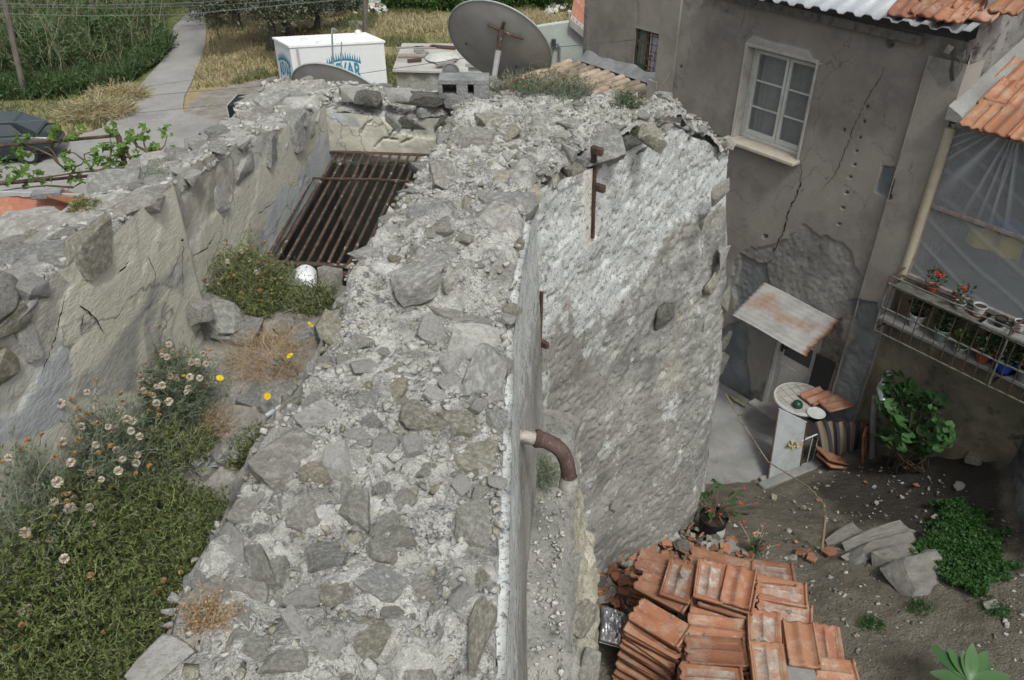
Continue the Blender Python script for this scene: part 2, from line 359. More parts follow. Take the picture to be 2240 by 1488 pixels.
# ------------------------------------------------------------------ ground
def px_mask(V, poly, soft=8, jit=0, seed=3):
    x, y = proj(V)
    if jit: x = x + (fbm(V*3.1, 4, seed)-.5)*jit*2; y = y + (fbm(V*3.1+9.7, 4, seed+9)-.5)*jit*2
    ins = pip(poly, x, y); D, _, _ = near_edge(poly, x, y); return sst(np.where(ins, D, -D), -soft, soft)
ZG = -3.5
def gz(X, Y):
    a = sst(Y, 12.5, 19.0); b = sst(-X, 16, 26)
    a = np.maximum(a, b); h = -.35*(1-a) + ZG*a
    return h + .0*X
gx = np.concatenate([np.linspace(-600, -60, 16), np.arange(-46, 26, .35), np.linspace(30, 600, 16)])
gy = np.concatenate([np.linspace(-600, -20, 12), np.arange(-8, 8, 2.0), np.arange(8, 66, .35), np.linspace(70, 900, 20)])
X, Y = np.meshgrid(gx, gy, indexing='ij'); P = P3(X, Y)
Z = gz(X, Y) + sst(Y, 19, 24)*(fbm(P*.25, 3, 4)-.5)*.25 + (fbm(P*1.3, 3, 9)-.5)*.08
V = np.stack([X, Y, Z], -1).reshape(-1, 3)
green = px_mask(V, [(-900, -200), (470, -200), (445, 60), (330, 170), (250, 215), (0, 225), (-900, 260)], 25, 12)
green = np.maximum(green, px_mask(V, [(700, -200), (1300, -200), (1300, 12), (1000, 30), (900, 25), (800, 12)], 10, 12))
green = np.maximum(green, .62*px_mask(V, [(845, 70), (1000, 60), (1010, 130), (900, 140), (845, 120)], 20, 25))
green = np.maximum(green, .6*px_mask(V, [(-900, 200), (260, 205), (190, 260), (60, 300), (-900, 330)], 20, 25))
dirt = px_mask(V, [(440, 205), (600, 165), (700, 200), (640, 330), (380, 330), (400, 250)], 10, 14)
dirt = np.maximum(dirt, px_mask(V, [(700, 55), (830, 30), (1100, 42), (1100, 70), (900, 68), (780, 74)], 5, 10))
dirt = np.maximum(dirt, sst(V[:, 1], 19.5, 17.5))
M['field'] = mottle('dry_field', [(.22, .175, .09), (.30, .24, .13), (.36, .30, .18)], scale=.9, bump=.6, bscale=9, bdist=.08, detail=8, attrs=[('green', [(.055, .075, .022), (.10, .12, .045), (.16, .16, .065)], .3), ('dirt', [(.14, .125, .105), (.20, .185, .16), (.25, .235, .21)], .2)], specks=[(2.5, .55, .7, (.13, .13, .05), .6), (6, .6, .7, (.40, .34, .2), .5)])
tag(link('ground', mesh_np('ground', V, grid_faces(len(gx), len(gy)), {'green': green, 'dirt': dirt}, True), M['field']), kind='structure')
# lane and the paved lot it runs into
M['road'] = mottle('pale_worn_asphalt', [(.20, .197, .188), (.255, .252, .242), (.30, .297, .287)], scale=.7, bump=.4, bscale=25, detail=9, specks=[(.35, .5, .65, (.24, .225, .2), .6), (1.6, .54, .66, (.19, .185, .175), .6), (5, .58, .66, (.36, .34, .30), .5), (12, .62, .7, (.40, .395, .38), .5)])
road_px = [(428, 22), (400, 38), (381, 62), (376, 92), (358, 130), (330, 162), (300, 196), (268, 226), (243, 258), (225, 285), (150, 300), (40, 318), (-80, 330), (-500, 330),
           (-500, 720), (560, 720), (520, 330), (470, 268), (400, 250), (404, 215), (420, 180), (438, 140), (450, 100), (453, 60), (449, 24)]
rp = [tuple(at_z(a, b, ZG)[:2]) for a, b in road_px]
V, Fc, _ = heightfield(rp, .5, lambda X, Y: gz(X, Y)+sst(Y, 19, 24)*(fbm(P3(X, Y)*.25, 3, 4)-.5)*.25+.055, 0)
tag(link('road', mesh_np('road', V, Fc, None, True), M['road']), kind='structure')

# courtyard: earth falling from the mill wall to the house door
CPTS = [(1310, 1240, 1.42), (1500, 1150, 1.1), (1400, 1420, 1.4), (1620, 1488, 1.35), (1700, 1230, .98), (1600, 1120, .62), (1672, 1066, .12), (1795, 1018, .2), (1915, 1005, .3), (2180, 950, 1.12), (2200, 1280, 1.5), (2100, 1360, 1.46), (2240, 1488, 1.6), (1900, 1120, .6), (2080, 1060, .82), (1850, 1488, 1.4), (1800, 1160, .8), (1990, 1290, 1.3), (1590, 900, -.15), (1560, 1010, -.12), (1650, 1000, -.08)]
cpt = np.array([at_z(a, b, z) for a, b, z in CPTS]); cpt = np.concatenate([cpt, [[.5, 1.0, 1.45], [3, 1.0, 1.5], [6, 1.5, 1.7], [7, 5, 1.8], [.8, 6.5, 0.1], [1.5, 8.5, -.3], [3.2, 9.4, -.3]]])
def _tps(r): return np.where(r > 0, r*r*np.log(r+1e-9), 0)
_n = len(cpt); A = np.zeros((_n+3, _n+3)); A[:_n, :_n] = _tps(np.hypot(cpt[:, None, 0]-cpt[None, :, 0], cpt[:, None, 1]-cpt[None, :, 1])) + .02*np.eye(_n)
A[:_n, _n:] = np.c_[np.ones(_n), cpt[:, :2]]; A[_n:, :_n] = A[:_n, _n:].T
_w = np.linalg.solve(A, np.r_[cpt[:, 2], 0, 0, 0])
def cz(X, Y):
    X = np.asarray(X, float); Y = np.asarray(Y, float); r = _w[_n] + _w[_n+1]*X + _w[_n+2]*Y
    for k in range(_n): r = r + _w[k]*_tps(np.hypot(X-cpt[k, 0], Y-cpt[k, 1]))
    return r
_gx = np.arange(-1, 9, .05); _gy = np.arange(0, 11, .05); _GX, _GY = np.meshgrid(_gx, _gy, indexing='ij'); _CT = cz(_GX, _GY)
def cz1(x, y):
    a = min(max((float(x)+1)/.05, 0), len(_gx)-1.001); b = min(max(float(y)/.05, 0), len(_gy)-1.001); i = int(a); j = int(b); a -= i; b -= j
    return float((_CT[i, j]*(1-a)+_CT[i+1, j]*a)*(1-b)+(_CT[i, j+1]*(1-a)+_CT[i+1, j+1]*a)*b)
def at_c(px, py):
    d = ray(px, py); t = 6.5; w = .75/abs(d[2])
    for _ in range(14):
        p = CAM+d*t; t += (p[2]-cz1(p[0], p[1]))*w
    return CAM+d*t
yard = [(.2, .6), (6.6, .6), (7.2, 6.0), (4.6, 7.6), (3.2, 9.3), (.6, 9.3), (.2, 5)]
V, Fc, _ = heightfield(yard, .035, lambda X, Y: cz(X, Y)+(fbm(P3(X, Y)*2.2, 3, 2)-.5)*.09+(fbm(P3(X, Y)*14, 3, 5)-.5)*.05, 0)
damp = px_mask(V, [(1760, 1060), (1900, 1010), (2160, 950), (2200, 1160), (2000, 1170), (1860, 1130)], 30, 30)
tag(link('courtyard_ground', mesh_np('courtyard_ground', V, Fc, {'damp': damp}, True), M['soil']), kind='structure')
pad = [tuple(at_z(a, b, 0.06)[:2]) for a, b in [(1480, 1120), (1520, 1135), (1640, 1075), (1668, 1066), (1790, 1022), (1830, 905)]] + [tuple(fpt(3.05, 0)[:2]), tuple(fpt(-.2, 0)[:2]), (1.3, 8.2)]
V, Fc, _ = heightfield(pad, .06, lambda X, Y: .06+(fbm(P3(X, Y)*1.5, 2, 6)-.5)*.02, .03)
tag(link('paving', mesh_np('paving', V, Fc, None, True), M['concrete']), kind='structure')
def crk(pf, pts, w):
    xx, yy = proj(pf); D = np.full(len(pf), 1e9)
    for (a, b) in zip(pts[:-1], pts[1:]):
        ax, ay = a; bx, by = b; L = (bx-ax)**2+(by-ay)**2; t = np.clip(((xx-ax)*(bx-ax)+(yy-ay)*(by-ay))/L, 0, 1); D = np.minimum(D, np.hypot(xx-ax-t*(bx-ax), yy-ay-t*(by-ay)))
    return sst(D, w, w*.3)
# ------------------------------------------------------------------ the mill: two walls along a channel that ends over a grated pit
ZT = 5.3
def zmain(X, Y):
    X = np.asarray(X, float); Y = np.asarray(Y, float); p = P3(X, Y)
    z = ZT + .10*sst(Y+.15*(fbm(p*4, 2, 3)-.5), 2.72, 2.9) - .42*sst(X, .9, 1.6) - .10*sst(Y, 5.2, 5.8)
    return z + (fbm(p*5, 4, 11)-.5)*.12 + (fbm(p*20, 4, 12)-.5)*.06 - .02*sst(fbm(p*13, 3, 13), .56, .64)
main_poly = [(-.88, -.5), (-.87, 1.08), (-.83, 1.75), (-.72, 2.43), (-.66, 3.05), (-.56, 3.5), (-.46, 4.2), (-.37, 4.85), (-.36, 5.62), (-.1, 5.66), (.28, 5.52), (.5, 5.24), (.85, 5.10), (1.15, 5.14), (1.5, 5.62), (1.6, 5.5), (1.04, 4.88), (.51, 4.44), (.1, 3.75), (-.02, 2.6), (-.04, 1.08), (-.05, -.5)]
main_wall = thing('rubble_wall', 'thick mortared rubble wall running from the foreground to the grass tufts', 'wall', (.2, 3.0, 1.2))
V, Fc, _ = heightfield(main_poly, .0095, zmain, .05)
link('mortar_bed', mesh_np('mortar_bed', V, Fc, None, True), M['mortar'], main_wall)
def xr(Y): return np.interp(Y, [-.5, 1.08, 2.6, 3.75], [-.05, -.04, -.02, .1])
def sweep(path, prof, res_s, res_p, disp, name):
    """path(s)->(x,y,nx,ny) arrays; prof: (off,z) polyline; returns grid vertices, s, q"""
    pr = np.array(prof, float); L = np.r_[0, np.cumsum(np.hypot(*np.diff(pr, axis=0).T))]; q = np.linspace(0, L[-1], int(L[-1]/res_p)+2)
    return np.interp(q, L, pr[:, 0]), np.interp(q, L, pr[:, 1])
# outer side of the near wall: render above, ledge with earth, battered rubble footing
off, zz = sweep(None, [(-.012, 5.25), (0, 5.1), (.03, 4.6), (.07, 3.86), (.09, 3.81), (.27, 3.78), (.31, 3.72), (.33, 3.2), (.40, 2.72), (.47, 2.66), (.52, 2.0), (.60, 1.1), (.62, .5)], .016, .016, None, '')
ys = np.arange(-.5, 3.9, .016); Yg, Og = np.meshgrid(ys, off, indexing='ij'); _, Zg = np.meshgrid(ys, zz, indexing='ij')
Xg = xr(Yg)+Og; p = P3(Xg, Yg, 0); p[..., 2] = Zg
amp = .02+.05*sst(Zg, 3.85, 3.6); d = (fbm(p*7, 4, 21)-.5)*amp*2 + (fbm(p*25, 3, 22)-.5)*.03
flat = (np.abs(Zg-3.8) < .025)
V = np.stack([np.where(flat, Xg, Xg+d), Yg, np.where(flat, Zg+d*.8, Zg)], -1).reshape(-1, 3)
bare = sst(V[:, 2], 3.7, 3.4)*.45+.2; dark = .25*sst(V[:, 2], 4.6, 5.2)
link('outer_face', mesh_np('outer_face', V, grid_faces(len(ys), len(off)), {'bare': bare, 'dark': dark, 'white': np.zeros(len(V)), 'smooth': np.zeros(len(V))}, True), M['plaster_w'], main_wall)
# shell of render standing a finger's width off the core
ys = np.arange(.2, 3.78, .012); zq = np.linspace(0, 1, 90); Yg, Q = np.meshgrid(ys, zq, indexing='ij')
top = 5.235+.05*(fbm(P3(ys*6, ys*0), 4, 31)-.5)*2 + .07*sst(ys, 2.6, 3.2); top = np.repeat(top[:, None], len(zq), 1)
Zg = top + (3.84-top)*Q; batter = np.interp(Zg, [3.84, 4.6, 5.3], [.10, .062, .03]); p = P3(Yg, Zg, 0)
front = xr(Yg)+batter-.006+(fbm(p*9, 4, 33)-.5)*.014
Vf = np.stack([front, Yg, Zg], -1); Vb = np.stack([front-.034-.008*fbm(p*8, 2, 34), Yg, Zg], -1)
n1, n2 = Yg.shape; Fg = grid_faces(n1, n2); idx = np.arange(n1*n2).reshape(n1, n2); N = n1*n2
capf = np.stack([idx[:-1, 0], idx[1:, 0], idx[1:, 0]+N, idx[:-1, 0]+N], -1)
V = np.concatenate([Vf.reshape(-1, 3), Vb.reshape(-1, 3)]); Fc = np.concatenate([Fg, Fg[:, ::-1]+N, capf])
link('plaster_shell', mesh_np('plaster_shell', V, Fc, {'white': .32+.3*sst(V[:, 2], 4.3, 5.1), 'bare': np.zeros(len(V)), 'dark': np.zeros(len(V)), 'smooth': .15*np.ones(len(V))}, True), M['plaster_w'], main_wall)
# tall angled face with peeling limewash, rounding off at its far end
TT = np.array([.64, .77]); TT /= np.linalg.norm(TT); NNf = np.array([TT[1], -TT[0]]); T0 = np.array([.1, 3.76])
S1, RR = 2.2, .34
def tpath(s):
    s = np.asarray(s, float); a = np.clip((s-S1)/RR, 0, math.pi/2); e = np.maximum(s-S1-RR*math.pi/2, 0); b = np.minimum(s, S1)
    x = T0[0]+TT[0]*(b+RR*np.sin(a))-NNf[0]*(RR*(1-np.cos(a))+e); y = T0[1]+TT[1]*(b+RR*np.sin(a))-NNf[1]*(RR*(1-np.cos(a))+e)
    nx = NNf[0]*np.cos(a)+TT[0]*np.sin(a); ny = NNf[1]*np.cos(a)+TT[1]*np.sin(a); return x, y, nx, ny
def ttop(s): return np.interp(s, [0, 1.4, 1.75, 2.2, 3.6], [5.32, 5.28, 5.12, 4.9, 4.85])
ss = np.arange(-.1, 3.5, .0125); qq = np.linspace(0, 1, 340); Sg, Q = np.meshgrid(ss, qq, indexing='ij')
x, y, nx, ny = tpath(Sg); tp = ttop(Sg)+.07*(fbm(P3(Sg*7, Sg*0), 4, 41)-.5)
Zg = .3+(tp-.3)*Q; p3 = np.stack([x, y, Zg], -1)
bat = .24*np.clip((4.6-Zg)/3.2, 0, 1)*sst(Sg, .5, 2.0) + .10*np.sin(np.clip((Zg-1)/3.9, 0, 1)*math.pi)*sst(Sg, 1.2, 2.3)
white = px_mask(p3.reshape(-1, 3), [(1130, 400), (1300, 290), (1500, 240), (1620, 330), (1600, 430), (1520, 480), (1430, 560), (1345, 690), (1250, 740), (1230, 660), (1180, 800), (1130, 1000)], 18, 26, 51)
white = white*(.52+.6*(fbm(p3.reshape(-1, 3)*3, 5, 52)-.3))
white = np.maximum(white, .52*sst(fbm(p3.reshape(-1, 3)*[6, 6, 3], 6, 58, .65), .54, .62))
dark = px_mask(p3.reshape(-1, 3), [(1600, 430), (1660, 480), (1620, 700), (1480, 640), (1390, 860), (1300, 830), (1300, 720), (1400, 640), (1480, 520)], 30, 40, 53)*.8
dark = np.maximum(dark, .62*px_mask(p3.reshape(-1, 3), [(1440, 620), (1640, 540), (1640, 1000), (1500, 1150), (1420, 960)], 40, 60, 54))
bare = px_mask(p3.reshape(-1, 3), [(1420, 640), (1560, 600), (1600, 760), (1500, 860), (1400, 840), (1440, 740)], 20, 40, 55)*.5 + .25*sst(Zg.ravel(), 5.1, 5.3)
smooth = np.maximum(px_mask(p3.reshape(-1, 3), [(1272, 340), (1306, 330), (1304, 520), (1270, 545)], 4, 3), px_mask(p3.reshape(-1, 3), [(1160, 640), (1190, 630), (1184, 850), (1150, 900)], 4, 3))
f5 = fbm(p3*[4, 4, 6], 5, 61); f6 = fbm(p3*[12, 12, 20], 4, 62); rgh = .07+np.clip(.55*dark+1.2*bare, 0, 1.0).reshape(Sg.shape); scab = sst(f5, .47, .5)*.009 + (f6-.5)*.024*rgh + (fbm(p3*2, 2, 63)-.5)*.05 + (fbm(p3*45, 2, 65)-.5)*.010*rgh
pits = -sst(fbm(p3*30, 3, 64), .60, .66)*.012
gro = -np.maximum(px_mask(p3.reshape(-1, 3), [(1303, 330), (1308, 330), (1302, 520), (1297, 520)], 2), px_mask(p3.reshape(-1, 3), [(1184, 640), (1189, 640), (1184, 850), (1179, 850)], 2)).reshape(Sg.shape)*.05
dd = (scab+pits)*(1-.85*smooth.reshape(Sg.shape))+.012*smooth.reshape(Sg.shape)+bat+gro
V = np.stack([x+nx*dd, y+ny*dd, Zg], -1).reshape(-1, 3)
link('limewashed_face', mesh_np('limewashed_face', V, grid_faces(len(ss), len(qq)), {'white': white, 'dark': dark, 'bare': bare, 'smooth': smooth*.95}, True), M['plaster_w'], main_wall)
# rubble bulging at the far end of the face
# side towards the channel
lp = [(-.88, -.5), (-.87, 1.08), (-.83, 1.75), (-.72, 2.43), (-.66, 3.05), (-.56, 3.5), (-.46, 4.2), (-.37, 4.85), (-.36, 5.2)]
def polypath(pts, s):
    pts = np.array(pts, float); L = np.r_[0, np.cumsum(np.hypot(*np.diff(pts, axis=0).T))]; x = np.interp(s, L, pts[:, 0]); y = np.interp(s, L, pts[:, 1]); return x, y, L[-1]
_, _, LL = polypath(lp, np.array([0.])); ss = np.arange(0, LL, .03); zs = np.arange(2.2, 5.32, .03); Sg, Zg = np.meshgrid(ss, zs, indexing='ij'); x, y, _ = polypath(lp, Sg)
p3 = np.stack([x, y, Zg], -1); x = x+.02+(fbm(p3*6, 4, 71)-.5)*.08
link('channel_face', mesh_np('channel_face', np.stack([x, y, Zg], -1).reshape(-1, 3), grid_faces(len(ss), len(zs))[:, ::-1], None, True), M['mortar'], main_wall)

# stones bedded in the top: first the ones that stand out in the photograph
BIG = [(640, 985, 190, 105, -25, 'g'), (690, 1027, 75, 38, 0, 'y'), (540, 1110, 72, 48, 10, 'g'), (612, 1080, 62, 75, 0, 'b'), (672, 1100, 105, 62, -30, 'g'), (640, 1185, 88, 72, -20, 'g'), (720, 1205, 95, 55, 0, 'b'), (603, 1245, 72, 64, -10, 'g'),
 (750, 1282, 110, 78, -25, 'o'), (830, 1262, 108, 56, 20, 'b'), (815, 1380, 95, 72, -40, 'o'), (860, 1398, 50, 34, 0, 'w'), (545, 1400, 95, 58, 0, 'g'), (360, 1430, 150, 85, -35, 'w'), (455, 1315, 120, 80, 30, 'g'), (905, 1440, 85, 105, -20, 'g'), (1050, 1390, 58, 170, 0, 'o'),
 (1052, 1230, 62, 120, 0, 'o'), (1030, 1125, 80, 92, 0, 'g'), (962, 1125, 88, 80, -20, 'g'), (830, 1195, 66, 60, -60, 'g'), (868, 1185, 60, 70, 30, 'g'), (790, 1110, 84, 60, 20, 'g'), (935, 1020, 46, 36, 0, 'g'), (922, 900, 84, 60, -20, 'o'), (1003, 915, 92, 60, -15, 'o'),
 (1020, 975, 130, 66, 15, 'o'), (850, 848, 78, 54, 0, 'y'), (840, 968, 52, 42, 0, 'w'), (782, 945, 62, 40, 0, 'w'), (735, 1000, 72, 70, 0, 'w'), (1052, 830, 92, 128, 10, 'b'), (800, 800, 70, 40, 0, 'w'), (790, 870, 60, 50, 10, 'b'), (700, 900, 110, 50, -20, 'w'),
 (865, 690, 92, 76, 0, 'b'), (1000, 668, 190, 74, -12, 'g'), (1035, 735, 130, 60, -5, 'w'), (940, 715, 56, 50, 0, 'w'), (945, 575, 84, 95, 40, 'b'), (1078, 485, 100, 84, 0, 'g'), (822, 530, 90, 60, 20, 'b'), (950, 450, 92, 64, 15, 'b'), (960, 372, 60, 52, 0, 'g'),
 (1112, 382, 130, 34, 0, 'y'), (1112, 432, 120, 46, 0, 'b'), (1192, 262, 76, 50, -10, 'g'), (1312, 290, 92, 62, 0, 'b'), (1040, 288, 92, 42, 0, 'g'), (1250, 250, 80, 44, 15, 'g'), (1070, 250, 100, 44, 0, 'o'), (1430, 285, 60, 24, 10, 'o'), (1100, 600, 70, 50, 0, 'g'), (720, 700, 70, 80, -20, 'y'), (770, 640, 70, 50, 0, 'g'), (850, 620, 80, 46, 10, 'g'), (560, 1220, 60, 110, -35, 'g'), (490, 1180, 70, 100, -30, 'w'),
 (980, 830, 60, 44, 0, 'w'), (1000, 790, 70, 40, -10, 'w'), (900, 780, 60, 36, 5, 'g'), (870, 740, 60, 40, 0, 'w'), (1010, 600, 90, 40, 5, 'g'), (660, 1300, 80, 60, 20, 'w'), (1010, 1300, 60, 70, 0, 'w'), (960, 1350, 80, 60, 30, 'w'), (720, 1390, 70, 60, 10, 'w'), (620, 1440, 90, 50, 0, 'g'), (760, 1450, 90, 50, 15, 'g')]
fld = Field(); n_st = 0
for k, (px, py, w, h, rot, tc) in enumerate(BIG):
    p = at_z(px, py, ZT+.04 if py > 700 else ZT+.12); z = float(zmain(p[0], p[1])); p = at_z(px, py, z+.015); dep = p[1]*CP-(p[2]-7)*SP
    sx = w*dep/F; sy = h*dep/F/max(.35, abs(ray(px, py)[2])/np.linalg.norm(ray(px, py)))
    hz = min(sx, sy)*random.uniform(.7, .95)
    stone(main_wall, (p[0], p[1], z+random.uniform(.0, .018)-hz*.27), (sx*1.12, sy*1.12, hz), rad(-rot)+random.uniform(-.1, .1), (random.gauss(0, .11), random.gauss(0, .11)), 'stone_'+tc, variant=random.randrange(22)); fld.put(p[0], p[1], (sx+sy)*.25); n_st += 1
def rand_in(poly, ymin, cache={}):
    k = id(poly)
    if k not in cache or len(cache[k]) == 0:
        p = np.array(poly); X = RNG.uniform(p[:, 0].min(), p[:, 0].max(), 40000); Y = RNG.uniform(max(ymin, p[:, 1].min()), p[:, 1].max(), 40000); m = pip(poly, X, Y); cache[k] = list(zip(X[m].tolist(), Y[m].tolist()))
    return cache[k].pop()
small = []; tries = 0
mp = np.array(main_poly)
while tries < 15000:
    tries += 1
    r = .014 + .05*random.random()**2.2*(1-min(1, tries/9000)); x_, y_ = rand_in(main_poly, .75)
    if not fld.free(x_, y_, r, .9): continue
    fld.put(x_, y_, r); z = float(zmain(x_, y_)); sx = r*2*random.uniform(.9, 1.35); sy = r*2*random.uniform(.65, 1.0); hz = r*2*random.uniform(.5, .85)
    if r > .027 and n_st < 300:
        stone(main_wall, (x_, y_, z+random.uniform(.0, .012)-hz*.26), (sx*1.1, sy*1.1, hz), random.uniform(0, 6.3), (random.gauss(0, .2), random.gauss(0, .2)), random.choice(STK), variant=random.randrange(22)); n_st += 1
    else: small.append(((x_, y_, z-hz*.12), (sx, sy, hz), random.uniform(0, 6.3), random.gauss(0, .3), random.gauss(0, .3)))
_cx = RNG.uniform(-.9, 1.6, 14000); _cy = .75+4.9*RNG.random(14000)**1.3; _ok = pip(main_poly, _cx, _cy) & (fbm(P3(_cx*3, _cy*3), 2, 8) > .5); CR = np.stack([_cx, _cy], -1)[_ok]; CZ = zmain(CR[:, 0], CR[:, 1])
for k in range(min(2600, len(CR))):                                                       # mortar crumbs and pebbles
    x_, y_ = CR[k]; z = CZ[k]; r = .0035+.009*random.random()**3; small.append(((x_, y_, z+r*.4), (r*2.2, r*1.7, r*1.5), random.uniform(0, 6.3), random.gauss(0, .5), random.gauss(0, .5)))
tag(joined_stones('rubble_fill', small, ['stone_w', 'stone_g', 'stone_w', 'stone_b', 'stone_o'], main_wall), kind='stuff')

# edge stones along the channel side of the near wall and the top edge of the angled face
for s_ in np.arange(.1, 2.3, .16):
    x, y, nx, ny = [float(a) for a in tpath(s_)]; zt = float(ttop(s_)); w = random.uniform(.12, .2)
    stone(main_wall, (x-nx*.05, y-ny*.05, zt-.01), (w*1.1, random.uniform(.10, .16), random.uniform(.07, .13)), math.atan2(TT[1], TT[0]), (random.gauss(0, .12), random.gauss(0, .12)), random.choice(['stone_g', 'stone_o', 'stone_b', 'stone_d']))
# stones showing through the angled face
for (px, py, w, h, tc) in [(1455, 690, 40, 60, 'd'), (1500, 690, 50, 22, 'y'), (1480, 730, 60, 34, 'g'), (1530, 740, 46, 30, 'o'), (1440, 860, 26, 30, 'd'), (1560, 620, 44, 40, 'o'), (1550, 700, 40, 44, 'w'), (1570, 800, 44, 60, 'd'), (1520, 900, 40, 30, 'g'), (1580, 560, 40, 60, 'w'), (1545, 480, 36, 40, 'g'), (1390, 990, 36, 28, 'g'), (1540, 1000, 40, 36, 'd'), (1470, 1060, 40, 26, 'g'), (1590, 660, 36, 70, 'g'), (1585, 740, 36, 60, 'd'), (1350, 1100, 30, 30, 'g'), (1575, 420, 40, 50, 'g')]:
    d = ray(px, py); n3 = np.array([NNf[0], NNf[1], 0]); t = ((T0[0]*NNf[0]+T0[1]*NNf[1]+.085+.07*(px > 1540))-CAM@n3)/(d@n3); p = CAM+d*t
    stone(main_wall, p, (w*t/F*1.5, .06, h*t/F*1.15), math.atan2(TT[1], TT[0]), (0, random.gauss(0, .5)), 'stone_'+tc)
# big blocks breaking out of the footing at the bottom of the frame
for (px, py, z, sx, sy, sz, tc) in [(1170, 1395, 3.72, .16, .2, .16, 'y'), (1160, 1470, 3.66, .2, .16, .14, 'w'), (1225, 1440, 3.55, .14, .24, .2, 'g'), (1265, 1360, 3.1, .14, .3, .3, 'o'), (1250, 1240, 3.6, .1, .24, .16, 'g'), (1285, 1470, 2.75, .16, .3, .3, 'g'), (1215, 1330, 3.76, .12, .18, .1, 'w')]:
    p = at_z(px, py, z); stone(main_wall, p, (sx, sy, sz), random.gauss(0, .3), (random.gauss(0, .15), random.gauss(0, .15)), 'stone_'+tc)
its = []
for k in range(420):
    Y_ = random.uniform(1.6, 3.4); o_ = random.uniform(.09, .27); r = .004+.014*random.random()**3; its.append(((float(xr(Y_))+o_, Y_, 3.80+r*.4), (r*2, r*1.6, r*1.4), random.uniform(0, 6), random.gauss(0, .4), random.gauss(0, .4)))
tag(joined_stones('ledge_rubble', its, ['stone_w', 'stone_g'], main_wall), kind='stuff')

# iron straps let into the face
def strap(p_top, p_bot, hook_px, label):
    n3 = np.array([NNf[0], NNf[1], 0])
    def on(px, py, o): d = ray(px, py); t = ((T0[0]*NNf[0]+T0[1]*NNf[1]+o)-CAM@n3)/(d@n3); return CAM+d*t
    a = on(*p_top, .03); b = on(*p_bot, .03); g = G()
    th = np.array([TT[0], TT[1], 0])*.008
    g.hexa([b-th-n3*.03, b+th-n3*.03, b+th+n3*.0, b-th+n3*.0, a-th-n3*.03, a+th-n3*.03, a+th, a-th])
    r = thing('iron_strap', label, 'iron strap', b); bar = g.build('bar', M['rust_d'], r)
    for hp in hook_px:
        h = on(*hp, .05); g = G(); g.box(h, (.03, .075, .045), Matrix.Rotation(math.atan2(TT[1], TT[0])-math.pi/2+math.pi/2, 3, 'Z')); me = bevel(g.mesh('hook'), .006); link('hook', me, M['rust_d'], r)
    return r
strap((1305, 322), (1299, 522), [(1306, 330), (1311, 411)], 'rusty iron strap set in the top of the limewashed face')
strap((1187, 640), (1180, 850), [(1188, 752)], 'rusty iron strap lower down beside the plaster shell edge')
# drain pipe
r = thing('drain_pipe', 'brown drain elbow with grey collars jutting from the plaster strip', 'pipe', (.0, 2.63, 4.4))
c0 = [(-.05, 2.62, 4.70), (.04, 2.625, 4.685), (.115, 2.63, 4.667)]; g = G(); g.tube(c0, .031, 18); g.build('grey_pipe', plain('grey_pvc', (.30, .275, .24), .6, var=.6, scale=24), r, ang=40)
br = mottle('brown_pvc', [(.06, .038, .034), (.09, .058, .052), (.13, .09, .08)], scale=14, rough=.6, bump=.2, specks=[(40, .58, .68, (.22, .19, .17), .5)])
arc = [(.105, 2.63, 4.670), (.15, 2.63, 4.655), (.19, 2.63, 4.628), (.222, 2.63, 4.590), (.243, 2.63, 4.54), (.254, 2.63, 4.48), (.258, 2.63, 4.43)]; g = G(); g.tube(arc, [.037, .036, .035, .035, .035, .035, .035], 20); g.build('elbow', br, r, ang=50)
g = G(); g.tube([(.10, 2.63, 4.672), (.108, 2.63, 4.670), (.116, 2.63, 4.667), (.124, 2.63, 4.664)], [.039, .042, .042, .039], 20); g.build('clamp', M['rust_d'], r, ang=50)
g = G(); g.lathe([(.030, -.05), (.036, -.055), (.043, -.05), (.044, -.02), (.037, .0), (.037, .02)], (.2585, 2.63, 4.425), 22); g.lathe([(.030, -.05), (.029, .04)], (.2585, 2.63, 4.425), 22); g.build('collar', plain('pale_pvc', (.34, .335, .30), .6, var=.5, scale=22), r, ang=50)

# ---- left wall
LIN = [(-1.45, -.5), (-1.43, 1.0), (-1.37, 2.0), (-1.31, 2.85), (-1.27, 3.6), (-1.2, 5.06)]
def zleft(Y): return np.interp(Y, [-.5, 1, 2, 2.86, 3.6, 4.4, 5.1, 5.7], [5.80, 5.84, 5.84, 5.78, 5.66, 5.46, 5.34, 5.30])
def xin(Y): return np.interp(Y, [a[1] for a in LIN], [a[0] for a in LIN])
left_wall = thing('stone_wall', 'plastered stone wall along the left side of the overgrown channel', 'wall', (-1.5, 3.0, 0))
lw_poly = [(-1.45, -.5), (-1.43, 1.0), (-1.37, 2.0), (-1.31, 2.85), (-1.27, 3.6), (-1.2, 5.06), (-1.2, 5.62), (-1.74, 5.62), (-1.70, 5.0), (-1.62, 3.7), (-1.66, 2.6), (-1.74, 1.8), (-1.8, -.5)]
def zl(X, Y):
    p = P3(X, Y); z = zleft(Y) - .10*np.clip((xin(Y)-X)/.4, 0, 1.2)*(1-sst(Y, 3.4, 4.4)) + .03*sst(Y, 4.5, 4.9)
    return z+(fbm(p*5, 4, 81)-.5)*.09+(fbm(p*20, 3, 82)-.5)*.04
V, Fc, _ = heightfield(lw_poly, .011, zl, .05); link('mortar_bed', mesh_np('mortar_bed', V, Fc, None, True), M['mortar'], left_wall)
_, _, LL = polypath(LIN, np.array([0.])); ss = np.arange(0, LL+.02, .011); qq = np.linspace(0, 1, 150)
Sg, Q = np.meshgrid(ss, qq, indexing='ij'); x, y, _ = polypath(LIN, Sg); zt = zleft(y)+.0+(fbm(P3(y*5, y*0), 3, 83)-.5)*.04; zb = np.where(y > 3.4, 3.6, 4.6)
